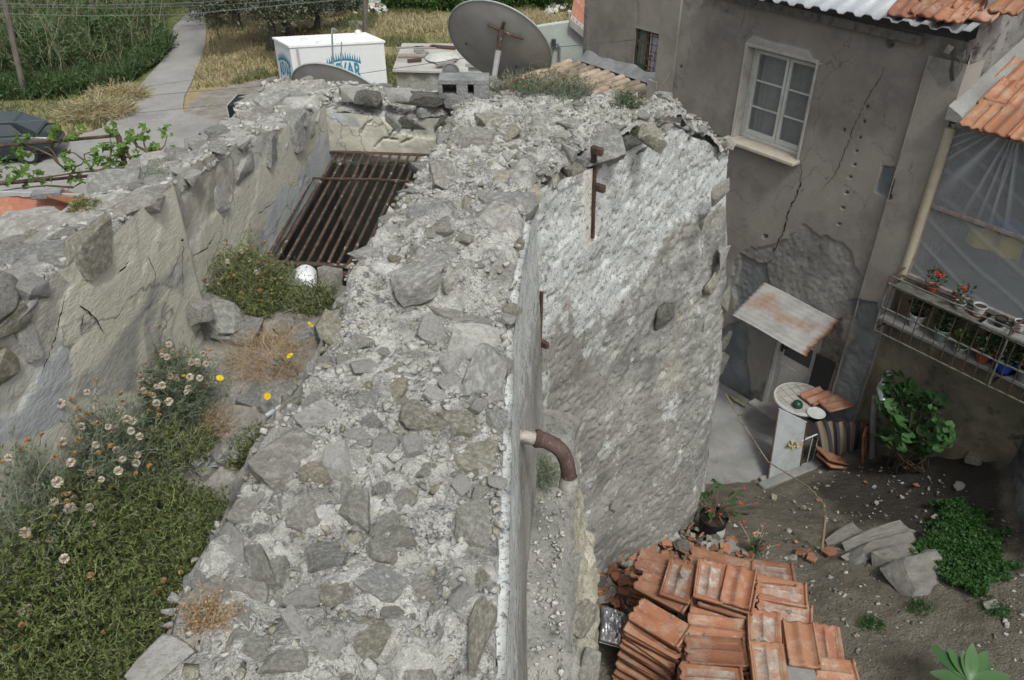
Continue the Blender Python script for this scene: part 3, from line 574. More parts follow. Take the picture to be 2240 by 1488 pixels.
Zg = zb+(zt-zb)*Q**.75; p3 = np.stack([x, y, Zg], -1); pf = p3.reshape(-1, 3)
grey = px_mask(pf, [(540, 560), (620, 400), (680, 330), (720, 250), (740, 340), (690, 400), (600, 560)], 14, 24, 84)*.7
grey = np.maximum(grey, .75*px_mask(pf, [(40, 760), (90, 690), (130, 800), (120, 920), (40, 960), (-200, 1000), (-200, 860)], 8, 8, 85))
dark = .62*px_mask(pf, [(120, 880), (210, 760), (280, 680), (300, 620), (370, 560), (390, 620), (385, 660), (330, 640), (290, 720), (280, 860)], 16, 24, 86)
dark = np.maximum(dark, .55*px_mask(pf, [(540, 500), (580, 500), (600, 580), (540, 600)], 10, 14, 87)); dark = np.maximum(dark, .9*sst(Zg.ravel(), 5.0, 4.7)*sst(pf[:, 1], 3.5, 3.7))  # last mask paints the pit's shade onto the plaster below grate level
bare = px_mask(pf, [(-300, 560), (60, 540), (130, 620), (110, 660), (100, 760), (60, 800), (10, 900), (-300, 1000)], 6, 12, 88)*.9
bare = np.maximum(bare, px_mask(pf, [(380, 380), (560, 270), (640, 260), (560, 380), (480, 460), (430, 500), (420, 560), (390, 540)], 8, 12, 89)*.9)
hole = px_mask(pf, [(287, 712), (300, 688), (338, 655), (350, 668), (335, 700), (322, 860), (290, 860), (298, 780)], 5, 3, 90)  # shade of the niche, painted flat; the mesh is not recessed here
step_ = .035*sst(pf[:, 1], 2.84, 2.80)
crack = np.zeros(len(pf))

dx = (fbm(pf*3, 3, 91)-.5)*.004 + (fbm(pf*26, 3, 92)-.5)*.002 + step_ - bare*(.004+.014*(fbm(pf*14, 3, 93)-.35)) + .004*sst(fbm(pf*2.6, 5, 94), .46, .5)
V = pf.copy(); V[:, 0] += dx
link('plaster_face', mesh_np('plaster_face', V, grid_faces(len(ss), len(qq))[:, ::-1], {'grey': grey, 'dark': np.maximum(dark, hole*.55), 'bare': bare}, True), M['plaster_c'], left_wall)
def crack_lines(name, root, lines, mp, nrm, w, mat, jit=2.5, seed=1):
    rs = random.Random(seed)
    for pts in lines:
        Q = []
        for a, b in zip(pts[:-1], pts[1:]):
            m = max(2, int(math.hypot(b[0]-a[0], b[1]-a[1])/5)); Q += [(a[0]+(b[0]-a[0])*i/m+rs.gauss(0, jit*.45), a[1]+(b[1]-a[1])*i/m+rs.gauss(0, jit*.3)) for i in range(m)]
        Q.append(pts[-1]); P_ = [np.array(mp(*q)) for q in Q]; g = G(); n = len(P_)
        for i in range(n-1):
            d = P_[i+1]-P_[i]; s_ = np.cross(d, nrm); s_ /= np.linalg.norm(s_)+1e-9
            def wd(k): q = k/(n-1); return w*(.25+rs.random()*.8)*min(1, 4*min(q, 1-q)+.25)*.5
            if i == 0: wa = wd(0); prev = (P_[0]-s_*wa, P_[0]+s_*wa)
            wb = wd(i+1); cur = (P_[i+1]-s_*wb, P_[i+1]+s_*wb); g.add([prev[0], prev[1], cur[1], cur[0]], [(0, 1, 2, 3)]); prev = cur
        g.build(name, mat, root)
M['gap'] = plain('crack_shade', (.02, .019, .017), 1, var=.3)  # flat dark strips paint the shade inside open cracks
crack_lines('crack', left_wall, [[(145, 665), (180, 690), (205, 730)], [(60, 830), (95, 740), (118, 640)], [(384, 410), (386, 520), (378, 560), (381, 650)], [(160, 690), (150, 720)], [(300, 560), (320, 600), (312, 640)], [(420, 560), (450, 545), (470, 510)], [(235, 600), (260, 570)], [(560, 470), (600, 440)]], lambda px, py: at_x(px, py, float(xin(at_x(px, py, -1.33)[1]))+.012)+np.array([.035 if px < 383 else .004, 0, 0]), np.array([1., 0, 0]), .007, M['gap'])
g = G(); oc = [(-1.74, 5.62), (-1.70, 5.0), (-1.62, 3.7), (-1.66, 2.6), (-1.74, 1.8), (-1.8, -.5)]
ss = np.linspace(0, polypath(oc, np.array([0.]))[2], 120); zq = np.linspace(0, 1, 60); Sg, Q = np.meshgrid(ss, zq, indexing='ij'); x, y, _ = polypath(oc, Sg); Zg = -.5+(zleft(y)-.14+.5)*Q
p3 = np.stack([x, y, Zg], -1); x = x-.02+(fbm(p3*4, 4, 95)-.5)*.08
link('outer_face', mesh_np('outer_face', np.stack([x, y, Zg], -1).reshape(-1, 3), grid_faces(len(ss), len(zq))[:, ::-1], None, True), M['mortar'], left_wall)
# stones of the left wall: blocks of the top course, then the rest of the top
LB = [(512, 350, 95, 75, 'o', .15), (448, 470, 78, 150, 'o', .10), (430, 430, 90, 80, 'o', .12), (225, 535, 120, 110, 'o', .12), (60, 600, 130, 90, 'w', .14), (470, 350, 110, 60, 'b', .14), (330, 430, 150, 70, 'g', .14), (250, 400, 130, 70, 'b', .2), (180, 470, 200, 60, 'g', .16), (60, 500, 180, 70, 'g', .16), (600, 300, 110, 60, 'w', .14), (560, 310, 90, 50, 'o', .14), (430, 310, 60, 40, 'w', .12), (470, 295, 60, 36, 'b', .12),
      (40, 680, 100, 70, 'o', .12), (20, 760, 70, 90, 'y', .1), (75, 720, 50, 100, 'w', .08), (650, 290, 80, 60, 'b', .14), (670, 230, 90, 60, 'w', .14), (600, 225, 90, 60, 'b', .16), (640, 205, 100, 40, 'b', .16), (570, 240, 70, 50, 'g', .14), (540, 260, 60, 40, 'g', .12), (590, 270, 100, 30, 'w', .12), (500, 270, 70, 30, 'w', .1), (690, 195, 80, 30, 'g', .12), (610, 197, 110, 26, 'g', .12), (545, 205, 50, 30, 'b', .1), (340, 350, 80, 40, 'w', .12), (300, 370, 60, 36, 'g', .12), (380, 340, 70, 40, 'g', .12), (20, 545, 90, 60, 'g', .14), (130, 560, 90, 60, 'b', .14)]
for (px, py, w, h, tc) in [(30, 650, 110, 60, 'g'), (95, 640, 50, 60, 'w'), (35, 720, 90, 60, 'o'), (15, 800, 60, 90, 'y'), (78, 750, 40, 90, 'w'), (60, 690, 80, 30, 'w'), (228, 545, 100, 100, 'o'), (500, 420, 60, 80, 'w'), (545, 365, 70, 60, 'w'), (600, 330, 60, 60, 'b'), (665, 290, 60, 80, 'b')]:
    q = at_x(px, py, float(xin(at_x(px, py, -1.34)[1]))+(.05 if px < 383 else .012)); t = q[0]/ray(px, py)[0]; ob = stone(left_wall, q-np.array([.034, 0, 0]), (h*t/F*1.05, w*t/F*1.9, .10), random.gauss(0, .03), (0, rad(90)+random.gauss(0, .04)), 'stone_'+tc, variant=2*random.randrange(11))
fl = Field(); nl = 0
for (px, py, w, h, tc, hz) in LB:
    d = ray(px, py); t = 3.0
    for _ in range(40): p = CAM+d*t; t += (p[2]-float(zl(p[0], p[1])))*.8/abs(d[2])
    p = CAM+d*t; xi = float(xin(p[1]))
    if p[0] > xi-.03: p = at_x(px, py, xi-.055) if px < 700 else p
    inner = p[0] > xi-.06
    if inner: stone(left_wall, p, (hz*1.3, max(w*t/F*1.3, .08), h*t/F*1.02), random.gauss(0, .06), (0, random.gauss(0, .05)), 'stone_'+tc)
    else: stone(left_wall, (p[0], p[1], p[2]+.012-hz*.3), (w*t/F*.95, w*t/F*1.3, hz), random.gauss(0, .3), (random.gauss(0, .08), random.gauss(0, .08)), 'stone_'+tc)
    fl.put(p[0], p[1], w*t/F*.4); nl += 1
sm = []; tries = 0
while tries < 6000:
    tries += 1; r = .014+.07*random.random()**2.0*(1-min(1, tries/6000)); x_, y_ = rand_in(lw_poly, 1.3)
    if not fl.free(x_, y_, r, .9): continue
    fl.put(x_, y_, r); z = float(zl(x_, y_)); sx = r*2*random.uniform(.9, 1.3); sy = r*2*random.uniform(.8, 1.2); hz = r*2*random.uniform(.4, .75)
    if r > .03: stone(left_wall, (x_, y_, z+.008-hz*.26), (sx*1.15, sy*1.15, hz), random.uniform(0, 6.3), (random.gauss(0, .12), random.gauss(0, .12)), random.choice(STK)); nl += 1
    else: sm.append(((x_, y_, z-hz*.1), (sx, sy, hz), random.uniform(0, 6.3), random.gauss(0, .3), random.gauss(0, .3)))
tag(joined_stones('rubble_fill', sm, ['stone_w', 'stone_g', 'stone_b'], left_wall), kind='stuff')

# ---- cross wall behind the grate
cross = thing('end_wall', 'cracked plastered end wall with blackened stones behind the rusty grate', 'wall', (-.8, 5.3, 4.0))
cw_poly = [(-1.215, 5.06), (-.345, 5.06), (-.345, 5.60), (-1.215, 5.60)]
def zc(X, Y): p = P3(X, Y); return 5.29+.04*sst(X, -.7, -1.1)+(fbm(p*6, 4, 101)-.5)*.10+(fbm(p*22, 3, 102)-.5)*.04
V, Fc, _ = heightfield(cw_poly, .011, zc, .03); link('mortar_bed', mesh_np('mortar_bed', V, Fc, None, True), M['mortar'], cross)
xs = np.arange(-1.22, -.30, .009); qq = np.linspace(0, 1, 150); Xg, Q = np.meshgrid(xs, qq, indexing='ij'); Zg = 3.0+(5.27+.04*sst(Xg, -.7, -1.1)-3.0)*Q**.6; p3 = np.stack([Xg, Xg*0+5.05, Zg], -1); pf = p3.reshape(-1, 3)
bare = px_mask(pf, [(770, 190), (790, 225), (830, 250), (880, 290), (930, 300), (1010, 290), (1060, 180)], 5, 8, 103); dk = px_mask(pf, [(760, 190), (800, 215), (820, 232), (780, 245), (740, 215)], 6, 8, 104)*.5
grey = px_mask(pf, [(715, 190), (770, 230), (800, 280), (720, 270)], 8, 8, 105)*.7; crack = np.zeros(len(pf))
for pts in ([(790, 290), (800, 270), (815, 262)], [(850, 300), (860, 285), (880, 275)], [(880, 310), (905, 300), (900, 285)], [(820, 320), (840, 300), (870, 305)]): crack = np.maximum(crack, crk(pf, pts, 2.2))
dk = np.maximum(dk, .35*sst(pf[:, 2], 5.17, 5.08)); dk = np.maximum(dk, sst(pf[:, 2], 5.02, 4.95))  # second mask paints pit shade on the plaster below the grate
V = pf.copy(); V[:, 1] -= (fbm(pf*8, 4, 106)-.5)*.02+.015*(1-bare)-.02*crack+bare*(fbm(pf*14, 3, 107)-.6)*.02
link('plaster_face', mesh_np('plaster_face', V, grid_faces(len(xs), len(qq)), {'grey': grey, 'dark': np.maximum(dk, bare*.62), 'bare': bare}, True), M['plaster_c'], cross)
for (px, py, w, h, tc) in [(800, 215, 70, 40, 'd'), (905, 270, 66, 50, 'd'), (985, 265, 70, 50, 'd'), (855, 262, 50, 50, 'b'), (930, 215, 90, 34, 'd'), (870, 210, 60, 36, 'w'), (770, 205, 60, 40, 'w'), (940, 240, 60, 30, 'w'), (1010, 240, 60, 30, 'w')]:
    p = at_y(px, py, 5.075); t = p[1]/ray(px, py)[1]; stone(cross, p, (w*t/F*1.05, .12, h*t/F*1.05), random.gauss(0, .05), (0, random.gauss(0, .08)), 'stone_'+tc)
fl = Field(); sm = []
for k in range(2500):
    r = .014+.05*random.random()**2; x_ = random.uniform(-1.2, -.36); y_ = random.uniform(5.1, 5.58)
    if not fl.free(x_, y_, r): continue
    fl.put(x_, y_, r); z = float(zc(x_, y_)); hz = r*random.uniform(.9, 1.5)
    if r > .03: stone(cross, (x_, y_, z-hz*.1), (r*2.3, r*1.8, hz), random.uniform(0, 6.3), (random.gauss(0, .15), random.gauss(0, .15)), random.choice(STK))
    else: sm.append(((x_, y_, z+hz*.12), (r*2.2, r*1.7, hz), random.uniform(0, 6.3), random.gauss(0, .3), random.gauss(0, .3)))
tag(joined_stones('rubble_fill', sm, ['stone_w', 'stone_g', 'stone_b'], cross), kind='stuff')
g = G(); ch = [(-1.74, 5.61), (1.45, 5.73)]   # back of the mill
g.hexa([(-1.7, 5.5, -.5), (-.2, 5.55, -.5), (-.2, 5.6, -.5), (-1.7, 5.6, -.5), (-1.7, 5.5, 5.2), (-.2, 5.55, 5.2), (-.2, 5.6, 5.2), (-1.7, 5.6, 5.2)]); g.build('back_face', M['mortar'], cross)

# ---- channel bed and the pit
bed = [(-1.5, -.5), (-.66, -.5), (-.66, 2.4), (-.62, 3.3), (-.56, 3.44), (-1.33, 3.44), (-1.45, 1)]
def zbed(X, Y): p = P3(X, Y); return np.interp(Y, [-.5, 1.2, 1.8, 2.2, 2.65, 3.0, 3.45], [4.86, 4.90, 4.98, 5.05, 5.15, 5.10, 4.97])+(fbm(p*3, 3, 111)-.5)*.09+(fbm(p*14, 4, 112)-.5)*.035
V, Fc, _ = heightfield(bed, .014, zbed, 0); tag(link('channel_bed', mesh_np('channel_bed', V, Fc, None, True), mottle('silted_channel_bed', [(.16, .15, .13), (.24, .23, .205), (.33, .32, .295)], scale=6, bump=.9, bscale=60, specks=[(30, .58, .66, (.09, .085, .07), .7), (14, .6, .7, (.40, .39, .36), .6)])), kind='structure')
def at_b(px, py):
    d = ray(px, py); t = 3.0
    for _ in range(14): p = CAM+d*t; t += (p[2]-float(zbed(p[0], min(p[1], 3.4))))*.75/abs(d[2])
    p = CAM+d*t
    if p[0] < -1.24: p = at_x(px, py, -1.24); 
    return p
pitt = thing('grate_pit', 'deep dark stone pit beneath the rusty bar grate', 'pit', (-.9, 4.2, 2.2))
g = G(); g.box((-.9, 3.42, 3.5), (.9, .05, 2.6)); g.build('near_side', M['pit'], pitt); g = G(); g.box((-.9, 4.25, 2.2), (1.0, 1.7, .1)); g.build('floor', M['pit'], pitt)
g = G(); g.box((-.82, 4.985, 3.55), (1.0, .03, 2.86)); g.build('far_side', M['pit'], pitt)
g = G(); g.hexa([(-1.30, 3.45, 2.2), (-1.22, 3.45, 2.2), (-1.155, 5.0, 2.2), (-1.25, 5.0, 2.2), (-1.30, 3.45, 4.985), (-1.235, 3.45, 4.985), (-1.165, 5.0, 4.985), (-1.25, 5.0, 4.985)]); g.build('left_side', M['pit'], pitt)  # left and right linings added, their dark colour painting the pit's shade
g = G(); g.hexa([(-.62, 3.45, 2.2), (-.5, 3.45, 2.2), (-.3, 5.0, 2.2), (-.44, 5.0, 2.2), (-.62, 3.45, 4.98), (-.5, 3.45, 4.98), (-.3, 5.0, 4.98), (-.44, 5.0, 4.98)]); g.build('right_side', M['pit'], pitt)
# the grate
grate = thing('bar_grate', 'rusty iron bar grate lying over the dark pit', 'grate', (-.95, 3.5, 5.02))
def gp(f, r): # f 0..1 across, r 0..1 from near to far
    a = np.array([-1.272, 3.585, 5.03])*(1-r)+np.array([-1.235, 5.03, 5.045])*r; b = np.array([-.53, 3.50, 5.03])*(1-r)+np.array([-.40, 4.95, 5.045])*r; return a*(1-f)+b*f
for k in range(15):
    f = .02+k*.072; 
    if f > 1: break
    pts = []
    for q in np.linspace(0, 1, 12):
        p = gp(f, q).copy(); p[2] += .004*math.sin(q*3+k)
        if k == 4: p[0] += .014*math.sin(math.pi*np.clip((q-.62)/.3, 0, 1))
        if k == 7: p[0] += .006*math.sin(math.pi*q)
        pts.append(p)
    g = G(); g.tube(pts, .0092, 8); g.build('bar', M['rust'], grate, ang=60)
for r_, w_, dz in ((.0, .03, -.004), (.69, .014, .014), (1.0, .03, .008)):
    a = gp(-.03, r_); b = gp(1.08, r_); mid = (a+b)/2+np.array([0, 0, .012 if r_ == .69 else 0])
    g = G(); pts = [a, mid, b]
    for p, q in zip(pts[:-1], pts[1:]):
        dn = np.array([0, w_/2, 0]); up = np.array([0, 0, .004]); z = np.array([0, 0, dz]); g.hexa([p-dn-up+z, q-dn-up+z, q+dn-up+z, p+dn-up+z, p-dn+up+z, q-dn+up+z, q+dn+up+z, p+dn+up+z])
    g.build('cross_bar', M['rust'], grate)
g = G(); a = gp(-.03, 0); b = gp(1.05, 0); g.tube([a+[0, -.035, -.04], b+[0, -.035, -.04]], .022, 10); g.build('support_pipe', M['rust_d'], grate, ang=60)
# ------------------------------------------------------------------ the grey house on the right
SE = 3.37                                                    # right end of the front
w_l0 = fsz(1605, 295); w_l1 = fsz(1640, 100); w_r1 = fsz(1783, 140); w_r0 = fsz(1745, 355)
WS0, WS1 = (w_l0[0]+w_l1[0])/2, (w_r0[0]+w_r1[0])/2; WZ0, WZ1 = (w_l0[1]+w_r0[1])/2, (w_l1[1]+w_r1[1])/2
DS0, DS1, DZ0, DZ1 = 2.10, 2.72, .10, 1.72
house = thing('house', 'grey cement rendered two storey house with cracked front and tin roof', 'house', (*fpt(1.5, 0, -1.0)[:2], 0))
def front_wall(name, s0, s1, z0, z1, holes, off, res, attrs, parent, mat, extra=None):
    sl = np.arange(s0, s1+1e-6, res); zl_ = np.arange(z0, z1+1e-6, res)
    for (a, b, c_, d_) in holes: sl = np.r_[sl, a, b]; zl_ = np.r_[zl_, c_, d_]
    sl = np.unique(np.round(np.r_[sl, s1], 5)); zl_ = np.unique(np.round(np.r_[zl_, z1], 5))
    Sg, Zg = np.meshgrid(sl, zl_, indexing='ij'); Pw = np.stack([FA[0]+FE[0]*Sg-FN[0]*off, FA[1]+FE[1]*Sg-FN[1]*off, Zg], -1)
    pf = Pw.reshape(-1, 3); at = attrs(pf, Sg.ravel(), Zg.ravel()); dd = at.pop('_d')
    for (a, b, c_, d_) in holes:
        e = np.maximum(np.maximum(a-Sg, Sg-b), np.maximum(c_-Zg, Zg-d_)).ravel(); dd = dd*sst(e, 0, .03)
    V = pf - FN*dd[:, None]; Fc = grid_faces(len(sl), len(zl_)); cs = Sg.ravel()[Fc].mean(1); cz_ = Zg.ravel()[Fc].mean(1); keep = np.ones(len(Fc), bool)
    for (a, b, c_, d_) in holes: keep &= ~((cs > a) & (cs < b) & (cz_ > c_) & (cz_ < d_))
    return link(name, mesh_np(name, V, Fc[keep], at, True), mat, parent)
CRK = [([(1752, 360), (1751, 405), (1740, 430), (1722, 470), (1715, 505), (1700, 530), (1690, 560), (1682, 580)], 4.0), ([(1936, 130), (1930, 165), (1905, 200), (1885, 240), (1868, 275), (1845, 340), (1828, 380), (1795, 420)], 1.7), ([(1632, 10), (1626, 40), (1620, 62)], 2.0), ([(1752, 420), (1760, 412)], 1.6), ([(1780, 540), (1800, 590), (1860, 570), (1890, 540)], 1.4)]
HOL = [(1946, 96, 11), (1673, 518, 5), (1896, 235, 3.2), (1890, 267, 3.4), (1846, 285, 2.6), (1881, 301, 3), (1873, 331, 3), (1868, 361, 2.6), (1860, 389, 2.4), (1852, 422, 3), (1844, 455, 3), (1835, 490, 2.6), (2028, 292, 5), (1920, 605, 5), (1490, 147, 3)]
def house_attrs(pf, S, Z):
    n1 = fbm(pf*1.7, 5, 121); d = (fbm(pf*.9, 3, 122)-.5)*.006+(fbm(pf*9, 4, 123)-.5)*.004
    ck = np.zeros(len(pf))
    x, y = proj(pf); ho = np.zeros(len(pf))
    for (hx, hy, hr) in HOL: ho = np.maximum(ho, sst(np.hypot(x-hx, y-hy), hr*.95, hr*.5))
    rough = px_mask(pf, [(1600, 560), (1680, 540), (1760, 500), (1860, 560), (1900, 620), (1900, 720), (1600, 720)], 14, 34, 124)*.8
    rough = np.maximum(rough, .9*px_mask(pf, [(2060, 60), (2120, 70), (2090, 200), (2050, 190), (2030, 150)], 8, 10, 125))
    blue = px_mask(pf, [(1615, 560), (1680, 575), (1685, 640), (1620, 700), (1500, 760), (1480, 900), (1640, 900), (1640, 720), (1610, 640)], 8, 14, 126)*.9
    blue = np.maximum(blue, .9*px_mask(pf, [(1860, 660), (1915, 665), (1930, 740), (1900, 960), (1800, 920), (1830, 790), (1870, 740)], 8, 10, 127))
    blue = np.maximum(blue, .8*px_mask(pf, [(1930, 360), (1960, 365), (1950, 440), (1915, 420)], 5, 6, 128))
    pale = px_mask(pf, [(1630, 96), (1650, 78), (1700, 92), (1770, 108), (1782, 128), (1800, 140), (1780, 146), (1640, 106)], 2.5, 5, 129)
    dark = np.maximum(.62*px_mask(pf, [(1750, 700), (1850, 690), (1850, 760), (1800, 880), (1770, 850), (1775, 770)], 8, 12, 130), .5*px_mask(pf, [(1610, 870), (1700, 820), (1700, 900), (1620, 950)], 10, 12, 131))
    dark = np.maximum(dark, .35*px_mask(pf, [(1480, -40), (2120, 70), (2110, 100), (2000, 95), (1640, 10), (1600, 40), (1480, 30)], 14, 20, 132))
    dark = np.maximum(dark, .25*px_mask(pf, [(1600, 300), (1750, 358), (1745, 420), (1700, 390), (1640, 360)], 14, 20, 133))
    lip = sst(blue, .45, .55)*.02+sst(rough, .4, .5)*(.012+.02*(fbm(pf*24, 3, 134)-.4))
    d = d - .10*ho - lip + .02*pale
    return {'pale': pale*.95, 'rough': rough, 'blue': blue, 'dark': np.maximum(dark, .0*ck), '_d': d}
M['soffit'] = plain('grey_weathered_timber', (.15, .14, .125), .9, var=.5, scale=14)
front_wall('front_wall', -.42, SE, -.5, 5.12, [(WS0, WS1, WZ0, WZ1), (DS0, DS1, -.02, DZ1)], 0, .0165, house_attrs, house, M['render'])
crack_lines('crack', house, [c_[0] for c_ in CRK[:1]], lambda px, py: at_f(px, py, .007), FN, .022, M['gap'], 3.5, 5)
crack_lines('crack', house, [c_[0] for c_ in CRK[1:4]]+[[(1700, 86), (1698, 108)], [(1733, 94), (1752, 110), (1770, 112)], [(1640, 330), (1680, 345), (1710, 352)]], lambda px, py: at_f(px, py, .007), FN, .008, M['gap'], 2.5, 6)
# pilasters
def pil_attrs(pf, S, Z):
    at = house_attrs(pf, S, Z); at['_d'] = (fbm(pf*2, 3, 141)-.5)*.02+(fbm(pf*18, 3, 142)-.5)*.008*sst(Z, 4.6, 4.8) - .05*sst(at['blue'], .45, .55)*(.3+fbm(pf*14, 3, 143)); return at
ps0 = 3.03
front_wall('corner_pilaster', ps0, SE+.03, .0, 4.95, [], .045, .02, pil_attrs, house, M['render'])
g = G(); g.fbox(ps0-.004, ps0+.004, .0, 4.93, -.02, .046); g.fbox(SE+.022, SE+.03, .0, 4.93, -.3, .046); g.build('pilaster_side', M['render'], house)
g = G(); g.fbox(-.42, -.12, 2.6, 5.12, .0, .035); g.fbox(-.52, -.36, 2.6, 3.9, -.02, .055); g.build('left_pilaster', M['render'], house)
# gaping crack beside the pilaster head
for k, (px, py, w, h, tc) in enumerate([(2075, 105, 16, 24, 'w'), (2096, 236, 16, 18, 'w'), (2092, 252, 18, 16, 'w'), (2100, 268, 16, 20, 'w'), (2085, 275, 14, 16, 'w'), (2088, 150, 30, 60, 'd'), (2100, 120, 24, 30, 'd')]):
    p = at_f(px, py, .05); stone(house, p, (w*7.4/F*1.2, .05, h*7.4/F), math.atan2(FE[1], FE[0]), (0, random.gauss(0, .2)), 'stone_'+tc, name='broken_render')
# right-hand side of the house above the porch
Sw = np.linspace(0, 3.2, 110); Zw = np.linspace(2.4, 5.75, 110); A_, B_ = np.meshgrid(Sw, Zw, indexing='ij'); base = fpt(SE+.01, 0); p3 = np.stack([base[0]+FN[0]*A_, base[1]+FN[1]*A_, B_], -1)
dd = (fbm(p3*5, 4, 151)-.5)*.03; ck = crk(p3.reshape(-1, 3), [(2130, 90), (2128, 150), (2110, 215), (2090, 262)], 7).reshape(A_.shape); p3 = p3 + FE*(dd-.05*ck)[..., None]
pf = p3.reshape(-1, 3); link('side_wall', mesh_np('side_wall', pf, grid_faces(110, 110)[:, ::-1], None, True), M['render_side'], house)
# window
def fpart(name, boxes, mat, parent, bev=0.0):
    g = G(); [g.fbox(*b) for b in boxes]; me = g.mesh(name)
    if bev: bevel(me, bev)
    return link(name, me, mat, parent)
M['whitepaint'] = mottle('flaking_white_paint', [(.42, .43, .40), (.52, .53, .50), (.58, .59, .56)], scale=5, bump=.5, bscale=50, specks=[(16, .62, .68, (.17, .155, .13), .9)])
M['whitewash'] = plain('white_reveal_plaster', (.44, .425, .39), .9, var=.25, scale=5)
M['curtain'] = plain('pale_curtain', (.42, .43, .42), .9, var=.2, scale=12)
def glass_mat(name, col, rough=.12, alpha=.5):
    m, nt, b = _mat(name); nb = NB(nt); b.inputs['Base Color'].default_value = rgba(col); b.inputs['Roughness'].default_value = rough; b.inputs['Specular IOR Level'].default_value = .6
    tr = nb.n('ShaderNodeBsdfTransparent'); mx = nb.n('ShaderNodeMixShader'); mx.inputs[0].default_value = alpha; nb.l(tr.outputs[0], mx.inputs[1]); nb.l(b.outputs[0], mx.inputs[2]); nb.l(mx.outputs[0], nt.nodes['Material Output'].inputs[0]); return m
M['glass'] = glass_mat('dusty_window_glass', (.20, .22, .22), .08, .28)
win = thing('_tmp', 'x', 'x'); bpy.data.objects.remove(win)
g = G(); RD = .16
g.fbox(WS0-.012, WS0+.0, WZ0, WZ1, -RD, .014); g.fbox(WS1, WS1+.012, WZ0, WZ1, -RD, .014); g.fbox(WS0-.012, WS1+.012, WZ1, WZ1+.012, -RD, .014)
wroot = g.build('window', M['whitewash'], house)
fpart('surround', [(WS0-.035, WS0-.013, WZ0, WZ1+.03, .004, .02), (WS1+.013, WS1+.03, WZ0, WZ1+.03, .004, .02), (WS0-.035, WS1+.03, WZ1+.013, WZ1+.04, .004, .022)], M['whitewash'], wroot)
fpart('sill', [(WS0-.09, WS1+.05, WZ0-.045, WZ0+.0, -RD, .13)], plain('cream_sill', (.47, .42, .34), .8, var=.15), wroot, .008)
D0 = -RD+.05; fw = .05; wm = WS0+(WS1-WS0)*.56
fpart('frame', [(WS0+.002, WS0+fw, WZ0+.002, WZ1-.002, D0-.05, D0), (WS1-fw*.7, WS1-.002, WZ0+.002, WZ1-.002, D0-.05, D0), (WS0+fw, WS1-fw*.7, WZ1-fw*.8, WZ1-.002, D0-.05, D0-.002), (WS0+fw, WS1-fw*.7, WZ0+.002, WZ0+fw*.9, D0-.05, D0+.012)], M['whitepaint'], wroot, .004)
for (a, b) in ((WS0+fw+.004, wm-.004), (wm+.004, WS1-fw*.7-.004)):
    zz0, zz1 = WZ0+fw*.9+.004, WZ1-fw*.8-.004; q = .038; h3 = (zz1-zz0-2*q)/3
    bx = [(a, a+q, zz0, zz1, D0-.035, D0+.008), (b-q, b, zz0, zz1, D0-.035, D0+.008), (a+q, b-q, zz0, zz0+q*1.5, D0-.035, D0+.006), (a+q, b-q, zz1-q, zz1, D0-.035, D0+.006)] + [(a+q, b-q, zz0+q+h3*k-.009, zz0+q+h3*k+.009, D0-.03, D0+.004) for k in (1, 2)]
    fpart('sash', bx, M['whitepaint'], wroot, .003)
    for k in range(3): fpart('pane', [(a+q+.001, b-q-.001, zz0+q+h3*k+.01, zz0+q+h3*(k+1)-.01, D0-.02, D0-.016)], M['glass'], wroot)
# curtain with folds
cs = np.linspace(WS0+.02, WS1-.02, 80); czz = np.linspace(WZ0, WZ1, 6); A_, B_ = np.meshgrid(cs, czz, indexing='ij'); of = -RD-.07+.018*np.sin(A_*70+np.sin(A_*23)*2); Vc = np.stack([FA[0]+FE[0]*A_-FN[0]*of, FA[1]+FE[1]*A_-FN[1]*of, B_], -1).reshape(-1, 3)
link('curtain', mesh_np('curtain', Vc, grid_faces(80, 6), None, True), M['curtain'], wroot)
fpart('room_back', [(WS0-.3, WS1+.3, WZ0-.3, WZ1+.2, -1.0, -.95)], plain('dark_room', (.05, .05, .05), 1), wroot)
# door
door = fpart('door', [(DS0+.05, DS1-.05, DZ0+.01, DZ1-.05, -.11, -.07)], plain('cream_door_paint', (.47, .46, .42), .55, var=.15), house)
fpart('door_frame', [(DS0, DS0+.05, DZ0, DZ1, -.15, -.03), (DS1-.05, DS1, DZ0, DZ1, -.15, -.03), (DS0+.05, DS1-.05, DZ1-.05, DZ1, -.15, -.03)], M['whitepaint'], door)
fpart('jamb', [(DS0-.012, DS0, 0, DZ1+.012, -.24, .0), (DS1, DS1+.012, 0, DZ1+.012, -.24, .0), (DS0, DS1, DZ1, DZ1+.012, -.24, .0)], M['render'], door)
dm = (DS0+DS1)/2
fpart('panel', [(DS0+.11, DS1-.11, .22, .82, -.072, -.060)], plain('cream_door_panel', (.45, .44, .40), .55, var=.15), door, .01)
fpart('glass_pane', [(DS0+.12, DS1-.12, .95, 1.22, -.075, -.064)], plain('dark_door_glass', (.03, .035, .035), .15, spec=.5), door); fpart('glass_pane', [(DS0+.12, DS1-.12, 1.27, 1.56, -.075, -.064)], bpy.data.materials['dark_door_glass'], door)
fpart('handle', [(DS0+.065, DS0+.095, .98, 1.12, -.072, -.06), (DS0+.07, DS0+.15, 1.06, 1.08, -.06, -.03)], M['rust_d'], door)
fpart('step', [(DS0-.12, DS1+.1, .0, .11, -.24, .14)], plain('pale_step', (.36, .34, .31), .85), house, .01)
fpart('hall_back', [(DS0-.2, DS1+.2, 0, 2, -.8, -.75)], plain('dark_hall', (.04, .04, .04), 1), door)
